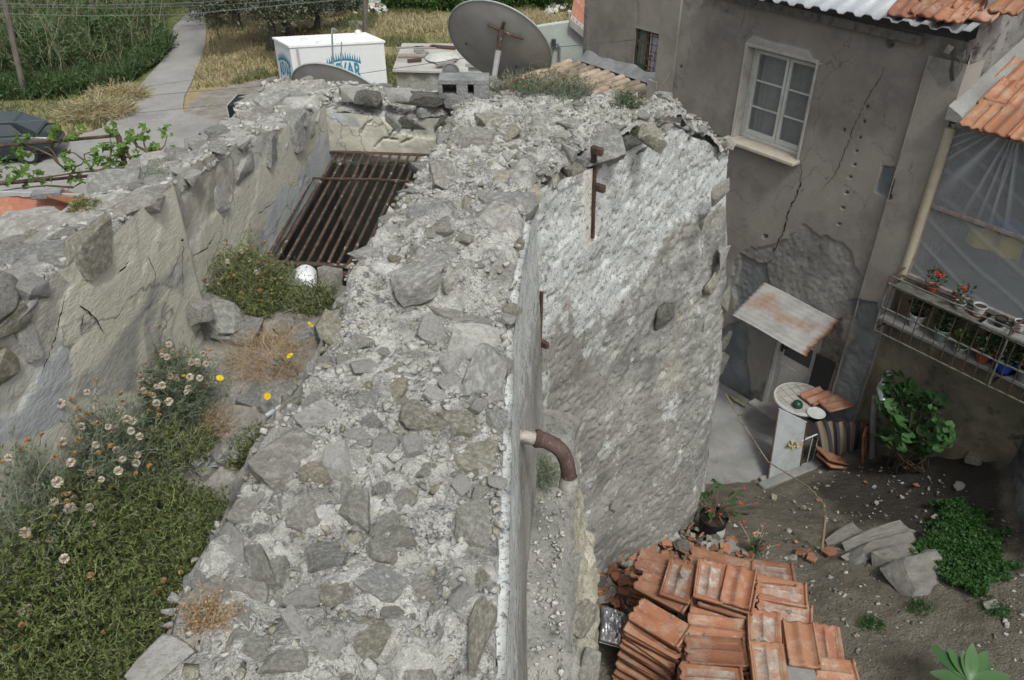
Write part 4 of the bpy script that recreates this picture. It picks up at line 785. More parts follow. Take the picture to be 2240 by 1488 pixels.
# corrugated canopy over the door
c_s0, c_s1 = 1.77, 2.86; nS, nT = 140, 10; A_, B_ = np.meshgrid(np.linspace(c_s0, c_s1, nS), np.linspace(0, 1, nT), indexing='ij')
zc_ = 1.86-.26*B_+.010*np.sin(B_*0+ (B_*.0)+A_*0) ; rip = .010*np.sin(np.linspace(0, 1, nT)[None, :]*0 + 0)
nS, nT = 24, 160; A_, B_ = np.meshgrid(np.linspace(c_s0, c_s1, nS), np.linspace(0, 1, nT), indexing='ij')
jag = (fbm(P3(B_*9, B_*0), 3, 161)-.5)*.05*sst(A_, c_s1-.15, c_s1); off = .02+.56*B_+.02*(fbm(P3(A_*4, A_*0), 2, 162)-.5)*sst(B_, .8, 1); zc_ = 1.86-.27*B_+.0075*np.sin(B_*2*math.pi*9)+.012*np.sin(A_*4)+.015*(A_-c_s0)*0
S_ = A_+jag; Vt = np.stack([FA[0]+FE[0]*S_-FN[0]*off, FA[1]+FE[1]*S_-FN[1]*off, zc_], -1).reshape(-1, 3); n_ = len(Vt); Fg = grid_faces(nS, nT); idx = np.arange(n_).reshape(nS, nT)
rim = np.concatenate([np.stack([e[:-1], e[1:], e[1:]+n_, e[:-1]+n_], -1) for e in (idx[0], idx[-1], idx[:, 0], idx[:, -1])])
M['tin'] = mottle('rust_streaked_asbestos', [(.24, .235, .22), (.31, .305, .29), (.36, .355, .335)], scale=5, rough=.8, bump=.3, attrs=[('rusty', [(.17, .085, .045), (.22, .12, .065), (.27, .17, .10)], .3)])
ru = np.maximum(px_mask(Vt, [(1620, 655), (1680, 640), (1740, 690), (1800, 720), (1760, 735), (1690, 690), (1650, 680)], 14, 26, 163)*.56, sst(A_, c_s1-.1, c_s1-.01).ravel()*.9)
link('canopy', mesh_np('canopy', np.concatenate([Vt, Vt-np.array([0, 0, .008])]), np.concatenate([Fg, Fg[:, ::-1]+n_, rim]), {'rusty': np.r_[ru, ru]}, True), M['tin'], house)
for s_ in (c_s0+.12, c_s1-.12): g = G(); g.tube([fpt(s_, 1.55, .0), fpt(s_, 1.58, .5)], .012, 6); g.build('canopy_bracket', M['rust_d'], house)
# roof: timber fascia, corrugated metal sheet
e0 = fsz(1640, -2, .06); e1 = fsz(2018, 85, .06)
def slope_box(s0, z0, s1, z1, h, o0, o1):
    a = fpt(s0, z0, o1); b = fpt(s1, z1, o1); c_ = fpt(s1, z1, o0); d_ = fpt(s0, z0, o0); u = np.array([0, 0, h]); g = G(); g.hexa([a, b, c_, d_, a+u, b+u, c_+u, d_+u]); return g
g = slope_box(e0[0]-.6, e0[1]-.06, e1[0], e1[1]-.06, .09, .01, .10); link('fascia', bevel(g.mesh('fascia'), .006), M['soffit'], house)
rt0 = fsz(1760, 16, .30); rt1 = fsz(2120, 76, .30)
M['sheet'] = mottle('galvanised_roof_sheet', [(.42, .44, .45), (.50, .52, .53), (.56, .58, .59)], scale=2, rough=.45, metallic=.35, bump=.06, specks=[(7, .62, .7, (.34, .33, .31), .5)])
nS, nT = 260, 14; s0r, s1r = rt0[0]-1.2, rt1[0]; A_, B_ = np.meshgrid(np.linspace(s0r, s1r, nS), np.linspace(0, 1, nT), indexing='ij'); wv = np.clip(np.abs(((A_-s0r)/.19) % 1-.5)*6-.9, 0, 1)
zr_ = rt1[1]+(rt0[1]-rt1[1])*(s1r-A_)/(rt1[0]-rt0[0]) + .030*wv + B_*3.4*math.tan(rad(17)); of = .30-3.4*B_
Vt = np.stack([FA[0]+FE[0]*A_-FN[0]*of, FA[1]+FE[1]*A_-FN[1]*of, zr_], -1).reshape(-1, 3); n_ = len(Vt); idx = np.arange(n_).reshape(nS, nT); Fg = grid_faces(nS, nT)
rim = np.concatenate([np.stack([e[:-1], e[1:], e[1:]+n_, e[:-1]+n_], -1) for e in (idx[0], idx[-1], idx[:, 0], idx[:, -1])])
roof_me = mesh_np('roof', np.concatenate([Vt, Vt-np.array([0, 0, .006])]), np.concatenate([Fg, Fg[:, ::-1]+n_, rim])); roof = link('roof', roof_me, M['sheet'], house)
def roof_z(s_, o_): return rt1[1]+(rt0[1]-rt1[1])*(s1r-s_)/(rt1[0]-rt0[0])+(.30-o_)*math.tan(rad(17))+.03
# house body behind, so that nothing is hollow from the side
g = G(); g.fbox(-.40, SE-.02, 4.95, 5.10, -3.0, -.06); g.build('wall_plate', M['render'], house)
g = G(); g.fbox(-.42, SE, -.5, 5.1, -3.2, -3.1); g.fbox(-.42, -.36, -.5, 5.1, -3.1, -.02); g.build('rear_wall', M['render'], house)

# ------------------------------------------------------------------ wing with the barred window
DW = 9.15                                                    # its front stands back from the house front
def at_w(px, py, off=0): d = ray(px, py); return CAM+d*((DW-off)/(d@FN))
def wsz(px, py): p = at_w(px, py); return float((p-FA)@FE), float(p[2])
wo = -(DW-FD)
wing = thing('house_wing', 'set back grey rendered wing with a rusty barred window', 'house', (*fpt(-1.5, 0, wo-1)[:2], 0))
ws0 = wsz(1272, 150)[0]; a0 = wsz(1392, 64); a1 = wsz(1468, 80); b0 = wsz(1382, 160); b1 = wsz(1452, 186)
bs0, bs1, bz0, bz1 = (a0[0]+b0[0])/2, (a1[0]+b1[0])/2, (b0[1]+b1[1])/2, (a0[1]+a1[1])/2
def wing_attrs(pf, S, Z):
    x, y = proj(pf); d = (fbm(pf*1.2, 3, 171)-.5)*.03+(fbm(pf*9, 3, 172)-.5)*.006
    pale = px_mask(pf, [(1280, 165), (1450, 155), (1450, 200), (1280, 200)], 4, 5, 173)*.5
    dark = .45*sst(x, 1292, 1280)+.4*px_mask(pf, [(1392, -40), (1404, -40), (1398, 62), (1390, 62)], 5, 5, 174); return {'pale': pale, 'rough': np.zeros(len(pf)), 'blue': np.zeros(len(pf)), 'dark': dark, '_d': d}
front_wall('front_wall', ws0, .2, -.5, 7.0, [(bs0, bs1, bz0, bz1)], wo, .035, wing_attrs, wing, M['render'])
g = G(); g.fbox(ws0, ws0+.05, -.5, 7.0, wo-3.0, wo-.012); g.build('end_wall', M['render'], wing)
g = G(); g.fbox(bs0-.01, bs0, bz0, bz1, wo-.18, wo+.0); g.fbox(bs1, bs1+.01, bz0, bz1, wo-.18, wo); g.fbox(bs0, bs1, bz1, bz1+.01, wo-.18, wo)
wr = g.build('window', M['render'], wing)
fpart('sill', [(bs0-.03, bs1+.03, bz0-.04, bz0, wo-.18, wo+.05)], M['whitewash'], wr, .006)
M['greenglass'] = glass_mat('green_tinted_glass', (.10, .19, .165), .15, .9)
w3 = (bs1-bs0)/3
fpart('frame', [(bs0, bs0+.03, bz0, bz1, wo-.07, wo-.03), (bs1-.03, bs1, bz0, bz1, wo-.07, wo-.03), (bs0+.03, bs1-.03, bz1-.03, bz1, wo-.07, wo-.03), (bs0+.03, bs1-.03, bz0, bz0+.03, wo-.07, wo-.03), (bs0+w3-.02, bs0+w3+.02, bz0+.03, bz1-.03, wo-.07, wo-.03), (bs0+2*w3-.02, bs0+2*w3+.02, bz0+.03, bz1-.03, wo-.07, wo-.03)], M['rust'], wr)
fpart('pane', [(bs0+.03, bs0+w3-.02, bz0+.03, bz1-.03, wo-.055, wo-.05)], M['greenglass'], wr); fpart('pane', [(bs0+2*w3+.02, bs1-.03, bz0+.03, bz1-.03, wo-.055, wo-.05)], M['greenglass'], wr)
cs = np.linspace(bs0+w3-.0, bs0+2*w3-.06, 40); A_, B_ = np.meshgrid(cs, np.linspace(bz0, bz1, 5), indexing='ij'); of = wo-.10+.015*np.sin(A_*95); link('curtain', mesh_np('curtain', np.stack([FA[0]+FE[0]*A_-FN[0]*of, FA[1]+FE[1]*A_-FN[1]*of, B_], -1).reshape(-1, 3), grid_faces(40, 5), None, True), plain('white_curtain', (.62, .62, .68), .9), wr)
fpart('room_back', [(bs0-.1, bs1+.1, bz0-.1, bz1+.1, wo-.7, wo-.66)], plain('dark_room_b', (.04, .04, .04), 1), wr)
for k in range(9):
    s_ = bs0+.04+(bs1-bs0-.08)*k/8; g = G(); g.tube([fpt(s_, bz0+.01, wo-.012), fpt(s_, bz1-.01, wo-.012)], .006, 5) if k % 2 == 0 else g.tube([fpt(s_, bz0+.3*(k % 4)*.3, wo-.012), fpt(s_, bz1-.25, wo-.012)], .006, 5); g.build('grille_bar', M['rust'], wr)
for k in range(6):
    z_ = bz0+.06+(bz1-bz0-.12)*k/5; g = G(); g.tube([fpt(bs0+.01, z_, wo-.018), fpt(bs1-.01, z_, wo-.018)], .006, 5); g.build('grille_bar', M['rust'], wr)
for (fs, fz) in ((.15, .72), (.5, .5), (.85, .66), (.82, .12), (.45, .15)):
    g = G(); g.lathe([(0.001, -.008), (.028, -.008), (.028, .008), (.001, .008)], fpt(bs0+(bs1-bs0)*fs, bz0+(bz1-bz0)*fz, wo-.005), 10, rot=Matrix.Rotation(math.pi/2, 3, 'X')); g.build('rosette', M['rust'], wr)

# ------------------------------------------------------------------ porch to the right: plastic sheet over a timber frame, tiled roof
porch = thing('porch', 'glazed-in porch wrapped in clear plastic sheet under a small tiled roof', 'porch', (*fpt(4.6, 0, -.5)[:2], 0))
PO = -.03
def pp(px, py, off=PO): d = ray(px, py); p = CAM+d*((FD-off)/(d@FN)); return float((p-FA)@FE), float(p[2])
q_tl = pp(2125, 285); q_bl = pp(1972, 592); pz1 = q_tl[1]; pz0 = q_bl[1]; pS0 = SE+.06; pS1 = pS0+2.6
M['timber'] = mottle('weathered_frame_timber', [(.20, .17, .15), (.28, .24, .215), (.34, .30, .275)], scale=8, bump=.5, stretch=(3, 3, 1))
fpart('frame_rail', [(pS0-.02, pS1, pz0-.04, pz0+.02, PO+.005, PO+.05)], M['timber'], porch, .004)
zmid = pp(2042, 450)[1]; fpart('frame_rail', [(pS0, pS1, zmid-.02, zmid+.02, PO+.006, PO+.035)], M['timber'], porch, .004)
fpart('frame_post', [(pS0-.005, pS0+.035, pz0+.02, pz1, PO+.004, PO+.04)], M['timber'], porch, .004); fpart('frame_post', [(pS0+1.3, pS0+1.34, pz0+.02, pz1, PO-.06, PO-.02)], M['timber'], porch, .004)
def plastic():
    m, nt, b = _mat('clear_plastic_sheet'); nb = NB(nt); v = nb.coords((1, 1, 1)); b.inputs['Base Color'].default_value = (.40, .43, .44, 1); b.inputs['Roughness'].default_value = .28; b.inputs['Specular IOR Level'].default_value = .5
    bp = nb.n('ShaderNodeBump'); bp.inputs['Strength'].default_value = .35; bp.inputs['Distance'].default_value = .02; nb.l(nb.noise(v, 5, 5, .6, 1.5), bp.inputs['Height']); nb.l(bp.outputs[0], b.inputs['Normal'])
    tr = nb.n('ShaderNodeBsdfTransparent'); tr.inputs[0].default_value = (.85, .88, .88, 1); mx = nb.n('ShaderNodeMixShader'); at = nb.n('ShaderNodeAttribute', attribute_name='crease')
    f = nb.math('ADD', nb.math('MULTIPLY', at.outputs['Fac'], .5), .38); nb.l(f, mx.inputs[0]); nb.l(tr.outputs[0], mx.inputs[1]); nb.l(b.outputs[0], mx.inputs[2]); nb.l(mx.outputs[0], nt.nodes['Material Output'].inputs[0]); return m
A_, B_ = np.meshgrid(np.linspace(pS0, pS1, 240), np.linspace(pz0+.02, pz1+.02, 150), indexing='ij')
rx = A_-(pS0+.55); rz = pz1+.25-B_; ang = np.arctan2(rx, rz); rr = np.hypot(rx, rz); fold = np.abs(np.sin(ang*17+1.5*np.sin(ang*7)))**10*sst(rr, 1.35, .3)
fold2 = np.abs(np.sin((A_*1.1+B_*2.4)*5+3*fbm(P3(A_*1.3, B_*1.3), 2, 181)))**26*.2
of = PO+.012+.03*fold+.018*fold2+.02*(fbm(P3(A_*2, B_*2), 3, 182)-.5)
link('plastic_sheet', mesh_np('plastic_sheet', np.stack([FA[0]+FE[0]*A_-FN[0]*of, FA[1]+FE[1]*A_-FN[1]*of, B_], -1).reshape(-1, 3), grid_faces(240, 150), {'crease': np.maximum(fold, fold2).ravel()}, True), plastic(), porch)
fpart('floor_slab', [(pS0-.02, pS1, pz0-.14, pz0-.045, -1.9, PO+.0)], M['concrete'], porch)
fpart('back_wall', [(pS0-.0, pS1, pz0-.04, pz1+.5, -1.9, -1.8)], plain('dim_porch_wall', (.14, .155, .15), .9, var=.4, scale=3), porch)
fpart('end_wall', [(pS1, pS1+.08, -.5, pz1+.1, -1.9, PO)], M['render'], porch)
# lower wall below the porch
def low_attrs(pf, S, Z): return {'_d': (fbm(pf*1.5, 3, 191)-.5)*.09+(fbm(pf*8, 4, 192)-.5)*.04}
front_wall('lower_wall', SE+.02, pS1, -.3, pz0-.14, [], -.05, .03, low_attrs, porch, M['yard_wall'])
# cream downpipe in the corner
g = G(); pt = fpt(SE+.055, pp(2108, 282)[1], .03); g.tube([pt, fpt(SE+.05, pz0+.35, .035), fpt(SE+.045, pz0-.05, .03)], [.05, .046, .04], 16); g.build('corner_post', plain('cream_render', (.40, .36, .26), .85, var=.15), porch, ang=50)
# tiled roof of the porch
tile_h = {}
def marseille(dx, dy, flat_side=False):
    """height profile of an interlocking roof tile, dx in 0..1 across, dy in 0..1 along"""
    h = np.full(np.shape(dx), .012)
    h = h + .010*((dx < .05) | ((dx > .075) & (dx < .11)))                     # interlocking ribs on one side
    h = h + .011*((dx > .95)) + .006*((dx > .90) & (dx < .93))
    mid = np.exp(-((dx-.52)/.035)**2); h = h + .014*mid*sst(dy, .04, .2)*sst(dy, .97, .8)
    h = h + .010*((dy > .955)) + .006*((dy < .035))
    pan = ((dx > .15) & (dx < .88) & (dy > .07) & (dy < .90)); h = h - .005*pan*(np.abs(dx-.52) > .07)
    h = h + .008*np.exp(-((dx-.27)/.03)**2)*sst(dy, .25, 0) + .008*np.exp(-((dx-.76)/.03)**2)*sst(dy, .25, 0)
    return h
def tile_mesh(kind=0, W_=.25, L_=.42):
    xs = np.unique(np.r_[np.linspace(0, 1, 13), .05, .055, .07, .075, .11, .115, .145, .15, .49, .52, .55, .88, .885, .90, .93, .95, .955]); ys_ = np.unique(np.r_[np.linspace(0, 1, 9), .035, .04, .065, .07, .90, .905, .955, .96])
    Xg, Yg = np.meshgrid(xs, ys_, indexing='ij'); H = marseille(Xg, Yg)*1.5-.006
    if kind == 1: H = .012+.013*np.cos((Xg-.5)*2*math.pi*2)+.012*((Xg < .06) | (Xg > .95))+.008*(Yg > .95)+.008
    if kind == 2: H = H + .0
    wob = .004*np.sin(Xg*3+kind)*np.sin(Yg*2+kind)
    n, m = Xg.shape; N = n*m; x = (Xg-.5)*W_; y = (Yg-.5)*L_
    y = y - .012*(Yg < .02)*np.cos((Xg-.5)*6*math.pi)*(kind != 1)
    top = np.stack([x, y, H+wob], -1).reshape(-1, 3); bot = np.stack([x, y, H*0-.004+wob], -1).reshape(-1, 3); Fg = grid_faces(n, m); idx = np.arange(N).reshape(n, m)
    rims = [np.stack([e[:-1], e[1:], e[1:]+N, e[:-1]+N], -1) for e in (idx[:, 0][::-1], idx[:, -1], idx[0], idx[-1][::-1])]
    dirt = ((Xg > .16) & (Xg < .87) & (Yg > .1) & (Yg < .88)).astype(float)*.5 if kind == 2 else np.zeros(Xg.shape)-.5
    d2 = np.r_[dirt.ravel(), np.zeros(N)-.5]
    return mesh_np('roof_tile', np.concatenate([top, bot]), np.concatenate([Fg, Fg[:, ::-1]+N]+rims), {'dirt': d2})
TILES = [tile_mesh(0), tile_mesh(1), tile_mesh(2)]
for t_ in TILES: t_.materials.append(M['terra'])
def frame_mat(p, ex, ey):
    ex = Vector(ex).normalized(); ey = Vector(ey); ez = ex.cross(ey).normalized(); ey = ez.cross(ex); m = Matrix((ex, ey, ez)).transposed().to_4x4(); m.translation = Vector(p); return m
# porch roof: tiles rise from the eave
er0 = pp(2120, 272, .18); rs = math.tan(rad(20)); deck = G()
a = fpt(pS0+.10, er0[1]-.05, .16); b = fpt(pS1, er0[1]-.05, .16); c_ = fpt(pS1, er0[1]-.05+2.0*rs, .16-2.0); d_ = fpt(pS0+.0, er0[1]-.05+2.0*rs, .16-2.0); u = np.array([0, 0, .02]); deck.hexa([a, b, c_, d_, a+u, b+u, c_+u, d_+u]); rdeck = deck.build('roof', M['timber'], porch)
ey = (-(-FN)*1.0); slope = Vector((FN[0], FN[1], rs)).normalized()
for i in range(11):
    for j in range(5):
        o_ = .20-(.18+.34*j)*math.cos(math.atan(rs)); s_ = pS0+.26+.222*i+.03*(j % 2)-.05*j; z_ = er0[1]+(.20-o_)*rs*1.0-.01+.012
        if s_ < pS0+.06: continue
        o = bpy.data.objects.new('tile', TILES[1 if (i+j) % 5 else 0]); COL.objects.link(o); o.matrix_world = frame_mat(fpt(s_, z_, o_), FE, slope) @ Matrix.Rotation(rad(3), 4, 'X'); o.parent = rdeck; o.matrix_parent_inverse = Matrix.Identity(4)
# mortar fillet where the roof meets the house
g = G(); g.hexa([fpt(SE+.02, er0[1]-.03, .14), fpt(SE+.2, er0[1]-.03, .14), fpt(SE+.2, er0[1]-.03+1.6*rs, -1.46), fpt(SE+.02, er0[1]-.03+1.6*rs, -1.46), fpt(SE+.02, er0[1]+.10, .14), fpt(SE+.16, er0[1]+.04, .14), fpt(SE+.16, er0[1]+.04+1.6*rs, -1.46), fpt(SE+.02, er0[1]+.12+1.6*rs, -1.46)]); g.build('mortar_fillet', M['concrete'], porch)
# loose tiles on the tin roof
LT = [(1990, 18, 10, 'lying nearest the left on the tin roof'), (2048, 18, -4, 'second from the left on the tin roof'), (2095, 30, 6, 'at the tin roof edge, half under its neighbour'), (2165, 27, 0, 'largest in view at the right verge of the tin roof'), (2130, 6, 14, 'at the top of the frame on the tin roof'), (2215, 12, 4, 'in the top right corner of the frame'), (2070, -4, -8, 'cut off by the top of the frame on the tin roof'), (2180, -6, 3, 'stacked above the others at the tin roof verge')]
for k, (px, py, rz, lab) in enumerate(LT):
    d = ray(px, py); t = 7.0
    for _ in range(60):
        p = CAM+d*t; s_ = float((p-FA)@FE); o_ = float(FD-p@FN); t += (p[2]-roof_z(s_, o_)-.012*(k % 3))*.5
    p = CAM+d*t; o = bpy.data.objects.new('clay_tile', TILES[(1, 1, 0)[k % 3]]); COL.objects.link(o); sl = Vector((FN[0], FN[1], math.tan(rad(17)))).normalized()
    o.matrix_world = frame_mat(p+np.array([0, 0, .018]), FE, sl) @ Matrix.Rotation(rad(rz+90*(k % 2 == 9)), 4, 'Z') @ Matrix.Rotation(rad(random.uniform(-3, 5)), 4, 'X'); tag(o, 'loose terracotta tile '+lab, 'roof tile', 'loose tiles on the tin roof')
# ------------------------------------------------------------------ shelf cage with flower pots below the porch sheet
cage = thing('plant_shelf', 'rusty barred plant shelf hung below the plastic sheeted porch', 'shelf', (*fpt(4.4, 0, .2)[:2], 2.15))
M['greenrail'] = mottle('worn_green_paint_steel', [(.06, .045, .035), (.10, .10, .085), (.15, .165, .145)], scale=10, rough=.7, bump=.4)
cS0, cS1, cO = SE+.06, SE+2.6, .34
def rail(z, o, r=.012, s0=cS0, s1=cS1, m='greenrail'):
    g = G(); g.tube([fpt(s0, z, o), fpt((s0+s1)/2, z-.012, o), fpt(s1, z, o)], r, 7); g.build('rail', M[m], cage, ang=60)
rail(2.83, cO, .009); rail(2.74, cO, .016); rail(2.45, cO); rail(2.15, cO, .011); rail(2.74, .06, .012)
for k in range(22):
    s_ = cS0+.06+k*.115; g = G(); g.tube([fpt(s_, 2.14, cO), fpt(s_+random.uniform(-.012, .012), 2.45, cO+.006), fpt(s_, 2.745, cO)], .0055, 6); g.build('bar', M['rust_d'], cage)
for s_ in (cS0, cS0+1.25, cS1):
    for z_ in (2.83, 2.74, 2.15):
        g = G(); g.tube([fpt(s_, z_, -.03), fpt(s_, z_, cO)], .011, 6); g.build('bracket_arm', M['rust_d'], cage)
    g = G(); g.tube([fpt(s_, 2.14, cO), fpt(s_, 2.84, cO)], .012, 6); g.build('bracket_post', M['greenrail'], cage)
fpart('shelf_board', [(cS0-.02, cS1, 2.255, 2.285, .04, cO-.05)], M['concrete'], cage); fpart('shelf_board', [(cS0+.02, cS0+.9, 2.665, 2.69, .0, cO-.08)], M['greenrail'], cage); fpart('shelf_board', [(cS0+.95, cS1, 2.665, 2.69, .0, cO-.06)], M['concrete'], cage)
potm = {'white': plain('white_plastic_pot', (.42, .43, .42), .45, var=.2), 'green': plain('pale_green_pot', (.15, .23, .19), .5), 'terra': plain('terracotta_pot', (.25, .065, .035), .6), 'blue': plain('blue_plastic_pot', (.015, .07, .36), .4), 'black': plain('black_plastic_pot', (.02, .02, .022), .45)}
M['potsoil'] = plain('pot_soil', (.04, .03, .022), 1, bump=.6)
M['leaf_d'] = leafm('dark_foliage', [(.018, .038, .016), (.03, .06, .022), (.05, .085, .03), (.035, .06, .03)], .2)
M['leaf_ger'] = leafm('geranium_leaf', [(.03, .08, .024), (.04, .10, .03), (.055, .125, .04), (.035, .088, .027)], .3)
M['redflower'] = leafm('red_petals', [(.62, .03, .02), (.72, .06, .03)], .2)
M['stem'] = plain('plant_stem', (.11, .085, .055), .9)
def leaf_cards(n, fn, size, aspect=.5, seed=0, curl=.3):
    """n leaves; fn(rs,n)->points,dirs; each leaf = two quads folded along the midrib"""
    rs = np.random.default_rng(seed); P, D = fn(rs, n); D = D/np.linalg.norm(D, axis=1, keepdims=True); U = rs.normal(size=(n, 3)); U[:, 2] += .6; S_ = np.cross(D, U); S_ /= np.linalg.norm(S_, axis=1, keepdims=True)+1e-9; Nn = np.cross(S_, D)
    L = size*rs.uniform(.6, 1.3, (n, 1)); w = L*aspect*.5
    a = P; m_ = P+D*L*.5+Nn*L*curl*.12; e = P+D*L-Nn*L*curl*.25; l = P+D*L*.45+S_*w+Nn*L*.10; r = P+D*L*.45-S_*w+Nn*L*.10
    V = np.stack([a, l, e, r], 1).reshape(-1, 3); Fc = np.arange(4*n).reshape(n, 4); return V, Fc, rs.random(n)
def cards_obj(name, parts, mat, parent=None):
    V = []; Fc = []; R = []; o = 0
    for v, f, r in parts: V.append(v); Fc.append(f+o); R.append(r); o += len(v)
    return link(name, mesh_np(name, np.concatenate(V), np.concatenate(Fc), None, False, {'rnd': np.concatenate(R)}), mat, parent)
def ball(c, r, up=.5):
    c = np.array(c, float); r = np.array(r, float)
    def fn(rs, n):
        d = rs.normal(size=(n, 3)); d /= np.linalg.norm(d, axis=1, keepdims=True); q = rs.random((n, 1))**.45; P = c+d*q*r; D = d+rs.normal(size=(n, 3))*.5; D[:, 2] += up; return P, D
    return fn
def flower_pot(px, py, z, colr, rad_, h, label, plant=True, saucer=None, off=.2, seed=1, leafsize=.05, nl=140):
    d = ray(px, py); t = (z-7)/d[2]; p = CAM+d*t
    s_ = float((p-FA)@FE); o_ = min(max(float(FD-p@FN), .08), .25); p = fpt(s_, z, o_)
    r = thing('flower_pot', label, 'flower pot', p, 'pots on the plant shelf')
    g = G(); g.lathe([(rad_*.72, 0), (rad_*.98, h*.86), (rad_*1.08, h*.86), (rad_*1.08, h), (rad_*.98, h), (rad_*.9, h*.85)], p, 20, cap0=True); g.build('pot', potm[colr], r, ang=40)
    g = G(); g.lathe([(.001, h*.86), (rad_*.93, h*.86)], p, 16); g.build('soil', M['potsoil'], r)
    if saucer: g = G(); g.lathe([(.001, .0), (rad_*1.0, .0), (rad_*1.18, .022), (rad_*1.14, .022), (rad_*.9, .006)], p-np.array([0, 0, .004]), 20); g.build('saucer', potm[saucer], r, ang=40)
    if plant: cards_obj('foliage', [leaf_cards(nl, ball(p+np.array([0, 0, h+.09]), (.10, .10, .11)), leafsize, .55, seed)], M['leaf_d'], r)
    return r
flower_pot(2000, 712, 2.29, 'white', .078, .15, 'white flower pot at the left end of the lower shelf', True, None, seed=1)
flower_pot(2056, 742, 2.29, 'green', .085, .14, 'ribbed pale green flower pot on the lower shelf', True, None, seed=2)
flower_pot(2100, 768, 2.29, 'white', .06, .06, 'low white bowl pot between the green and brick red pots', True, 'white', seed=3)
flower_pot(2146, 790, 2.29, 'terra', .075, .13, 'brick red flower pot on the lower shelf', True, None, seed=4)
flower_pot(2195, 812, 2.29, 'blue', .082, .12, 'bright blue flower pot with dark saucer on the lower shelf', True, 'black', seed=5)
flower_pot(2240, 832, 2.29, 'green', .085, .14, 'green flower pot at the right frame edge', True, None, seed=6)
flower_pot(2138, 688, 2.695, 'white', .062, .11, 'white tapered pot with rust coloured saucer on the upper shelf', False, 'terra', seed=7)
flower_pot(2097, 672, 2.695, 'white', .055, .06, 'small white pot left of the tapered one on the upper shelf', True, None, seed=8, nl=60)
flower_pot(2036, 640, 2.695, 'terra', .055, .08, 'terracotta pot at the left of the upper shelf', True, None, seed=9, nl=60)
flower_pot(2185, 712, 2.695, 'black', .055, .09, 'small black pot on the upper shelf', False, None, seed=10)
flower_pot(2228, 722, 2.695, 'white', .06, .10, 'white pot with red saucer at the right end of the upper shelf', False, 'terra', seed=11)
# flower heads by the sheet
for k, (px, py) in enumerate([(2050, 597), (2061, 603), (2087, 643), (2110, 631)]):
    p = fpt(*pp(px, py, .12), .12); g_ = leaf_cards(26, ball(p, (.018, .018, .018), 0), .02, .8, 40+k); o = cards_obj('flower', [g_], M['redflower']); tag(o, ['scarlet blossom', 'crimson blossom', 'orange red blossom', 'faded red blossom'][k]+[' highest behind the porch rail', ' just right of the highest one', ' lowest and largest over the shelf', ' dim behind the plastic sheet'][k], 'flower', 'red blossoms over the plant shelf')
# washing behind the sheet
def cloth(name, label, pxs, depth, col, seed):
    pts = [CAM+ray(a, b)*((FD+depth)/(ray(a, b)@FN)) for a, b in pxs]; A0, B0, C0, D0_ = pts; n = 26; U, W_ = np.meshgrid(np.linspace(0, 1, n), np.linspace(0, 1, n), indexing='ij'); U = U[..., None]; W_ = W_[..., None]
    Pq = (A0*(1-U)+B0*U)*(1-W_)+(D0_*(1-U)+C0*U)*W_; Pq = Pq+FN*(.03*np.sin(U*14+seed)+.02*np.sin(W_*5)); tag(link(name, mesh_np(name, Pq.reshape(-1, 3), grid_faces(n, n), None, True), plain(name+'_cloth', col, .9, var=.2)), label, 'laundry')
cloth('washing', 'blue cloth hanging behind the plastic sheet', [(2150, 462), (2300, 500), (2300, 540), (2165, 492)], .5, (.07, .16, .38), 1)
cloth('washing', 'yellow cloth hanging behind the plastic sheet', [(2118, 488), (2240, 530), (2232, 575), (2112, 530)], .45, (.62, .46, .06), 2)

# ------------------------------------------------------------------ around the door
tz = .80; tp = at_z(1752, 872, tz)
tbl = thing('round_table', 'round white rimmed table with diamond pattern top beside the door', 'table', (tp[0], tp[1], .06))
M['tabtop'] = mottle('dull_table_top', [(.26, .25, .225), (.33, .32, .29), (.38, .37, .34)], scale=9, bump=.2); M['offwhite'] = plain('offwhite_plastic', (.44, .45, .43), .4, var=.15)
TR = .325
g = G(); g.lathe([(.001, tz-.02), (TR-.02, tz-.02), (TR-.02, tz), (.001, tz)], (tp[0], tp[1], 0), 40); top = g.build('top', M['tabtop'], tbl)
g = G(); g.lathe([(TR-.03, tz-.03), (TR, tz-.03), (TR+.008, tz-.01), (TR, tz+.008), (TR-.022, tz+.008), (TR-.022, tz-.02)], (tp[0], tp[1], 0), 44); g.build('rim', M['offwhite'], tbl, ang=40)
for a_ in (0, 1):
    for k in range(-2, 3):
        hw = math.sqrt(max(.001, (TR-.03)**2-(k*.105)**2)); R = Matrix.Rotation(rad(20+a_*90), 3, 'Z'); g = G(); g.box(np.array([tp[0], tp[1], tz+.002+.0005*a_])+np.array(R @ Vector((0, k*.105, 0))), (2*hw, .006, .003), R); g.build('inlay_line', plain('inlay_brown', (.22, .19, .16), .8) if False else M['timber'], top)
g = G(); g.tube([(tp[0], tp[1], .06), (tp[0], tp[1], tz-.02)], .03, 12); g.build('column', M['offwhite'], tbl, ang=60)
for k in range(4):
    a_ = k*math.pi/2+.4; g = G(); g.tube([(tp[0], tp[1], .14), (tp[0]+.26*math.cos(a_), tp[1]+.26*math.sin(a_), .075)], [.022, .014], 8); g.build('foot', M['offwhite'], tbl)
p = at_z(1744, 888, tz+.01); g = G(); g.lathe([(.062, 0), (.064, .02), (.055, .05), (.034, .07), (.001, .077)], p, 22, cap0=True); tag(g.build('bowl', plain('dark_green_plastic', (.012, .055, .035), .35), ang=60), 'dark green domed bowl lying upside down on the round table', 'bowl')
p = at_z(1785, 905, tz+.01); g = G(); g.lathe([(.001, 0), (.105, 0), (.112, .012), (.107, .018), (.09, .012), (.06, .014), (.03, .013), (.001, .014)], p, 32); lid = g.build('lid', M['offwhite'], ang=40); tag(lid, 'round white plastic lid at the edge of the table', 'lid')
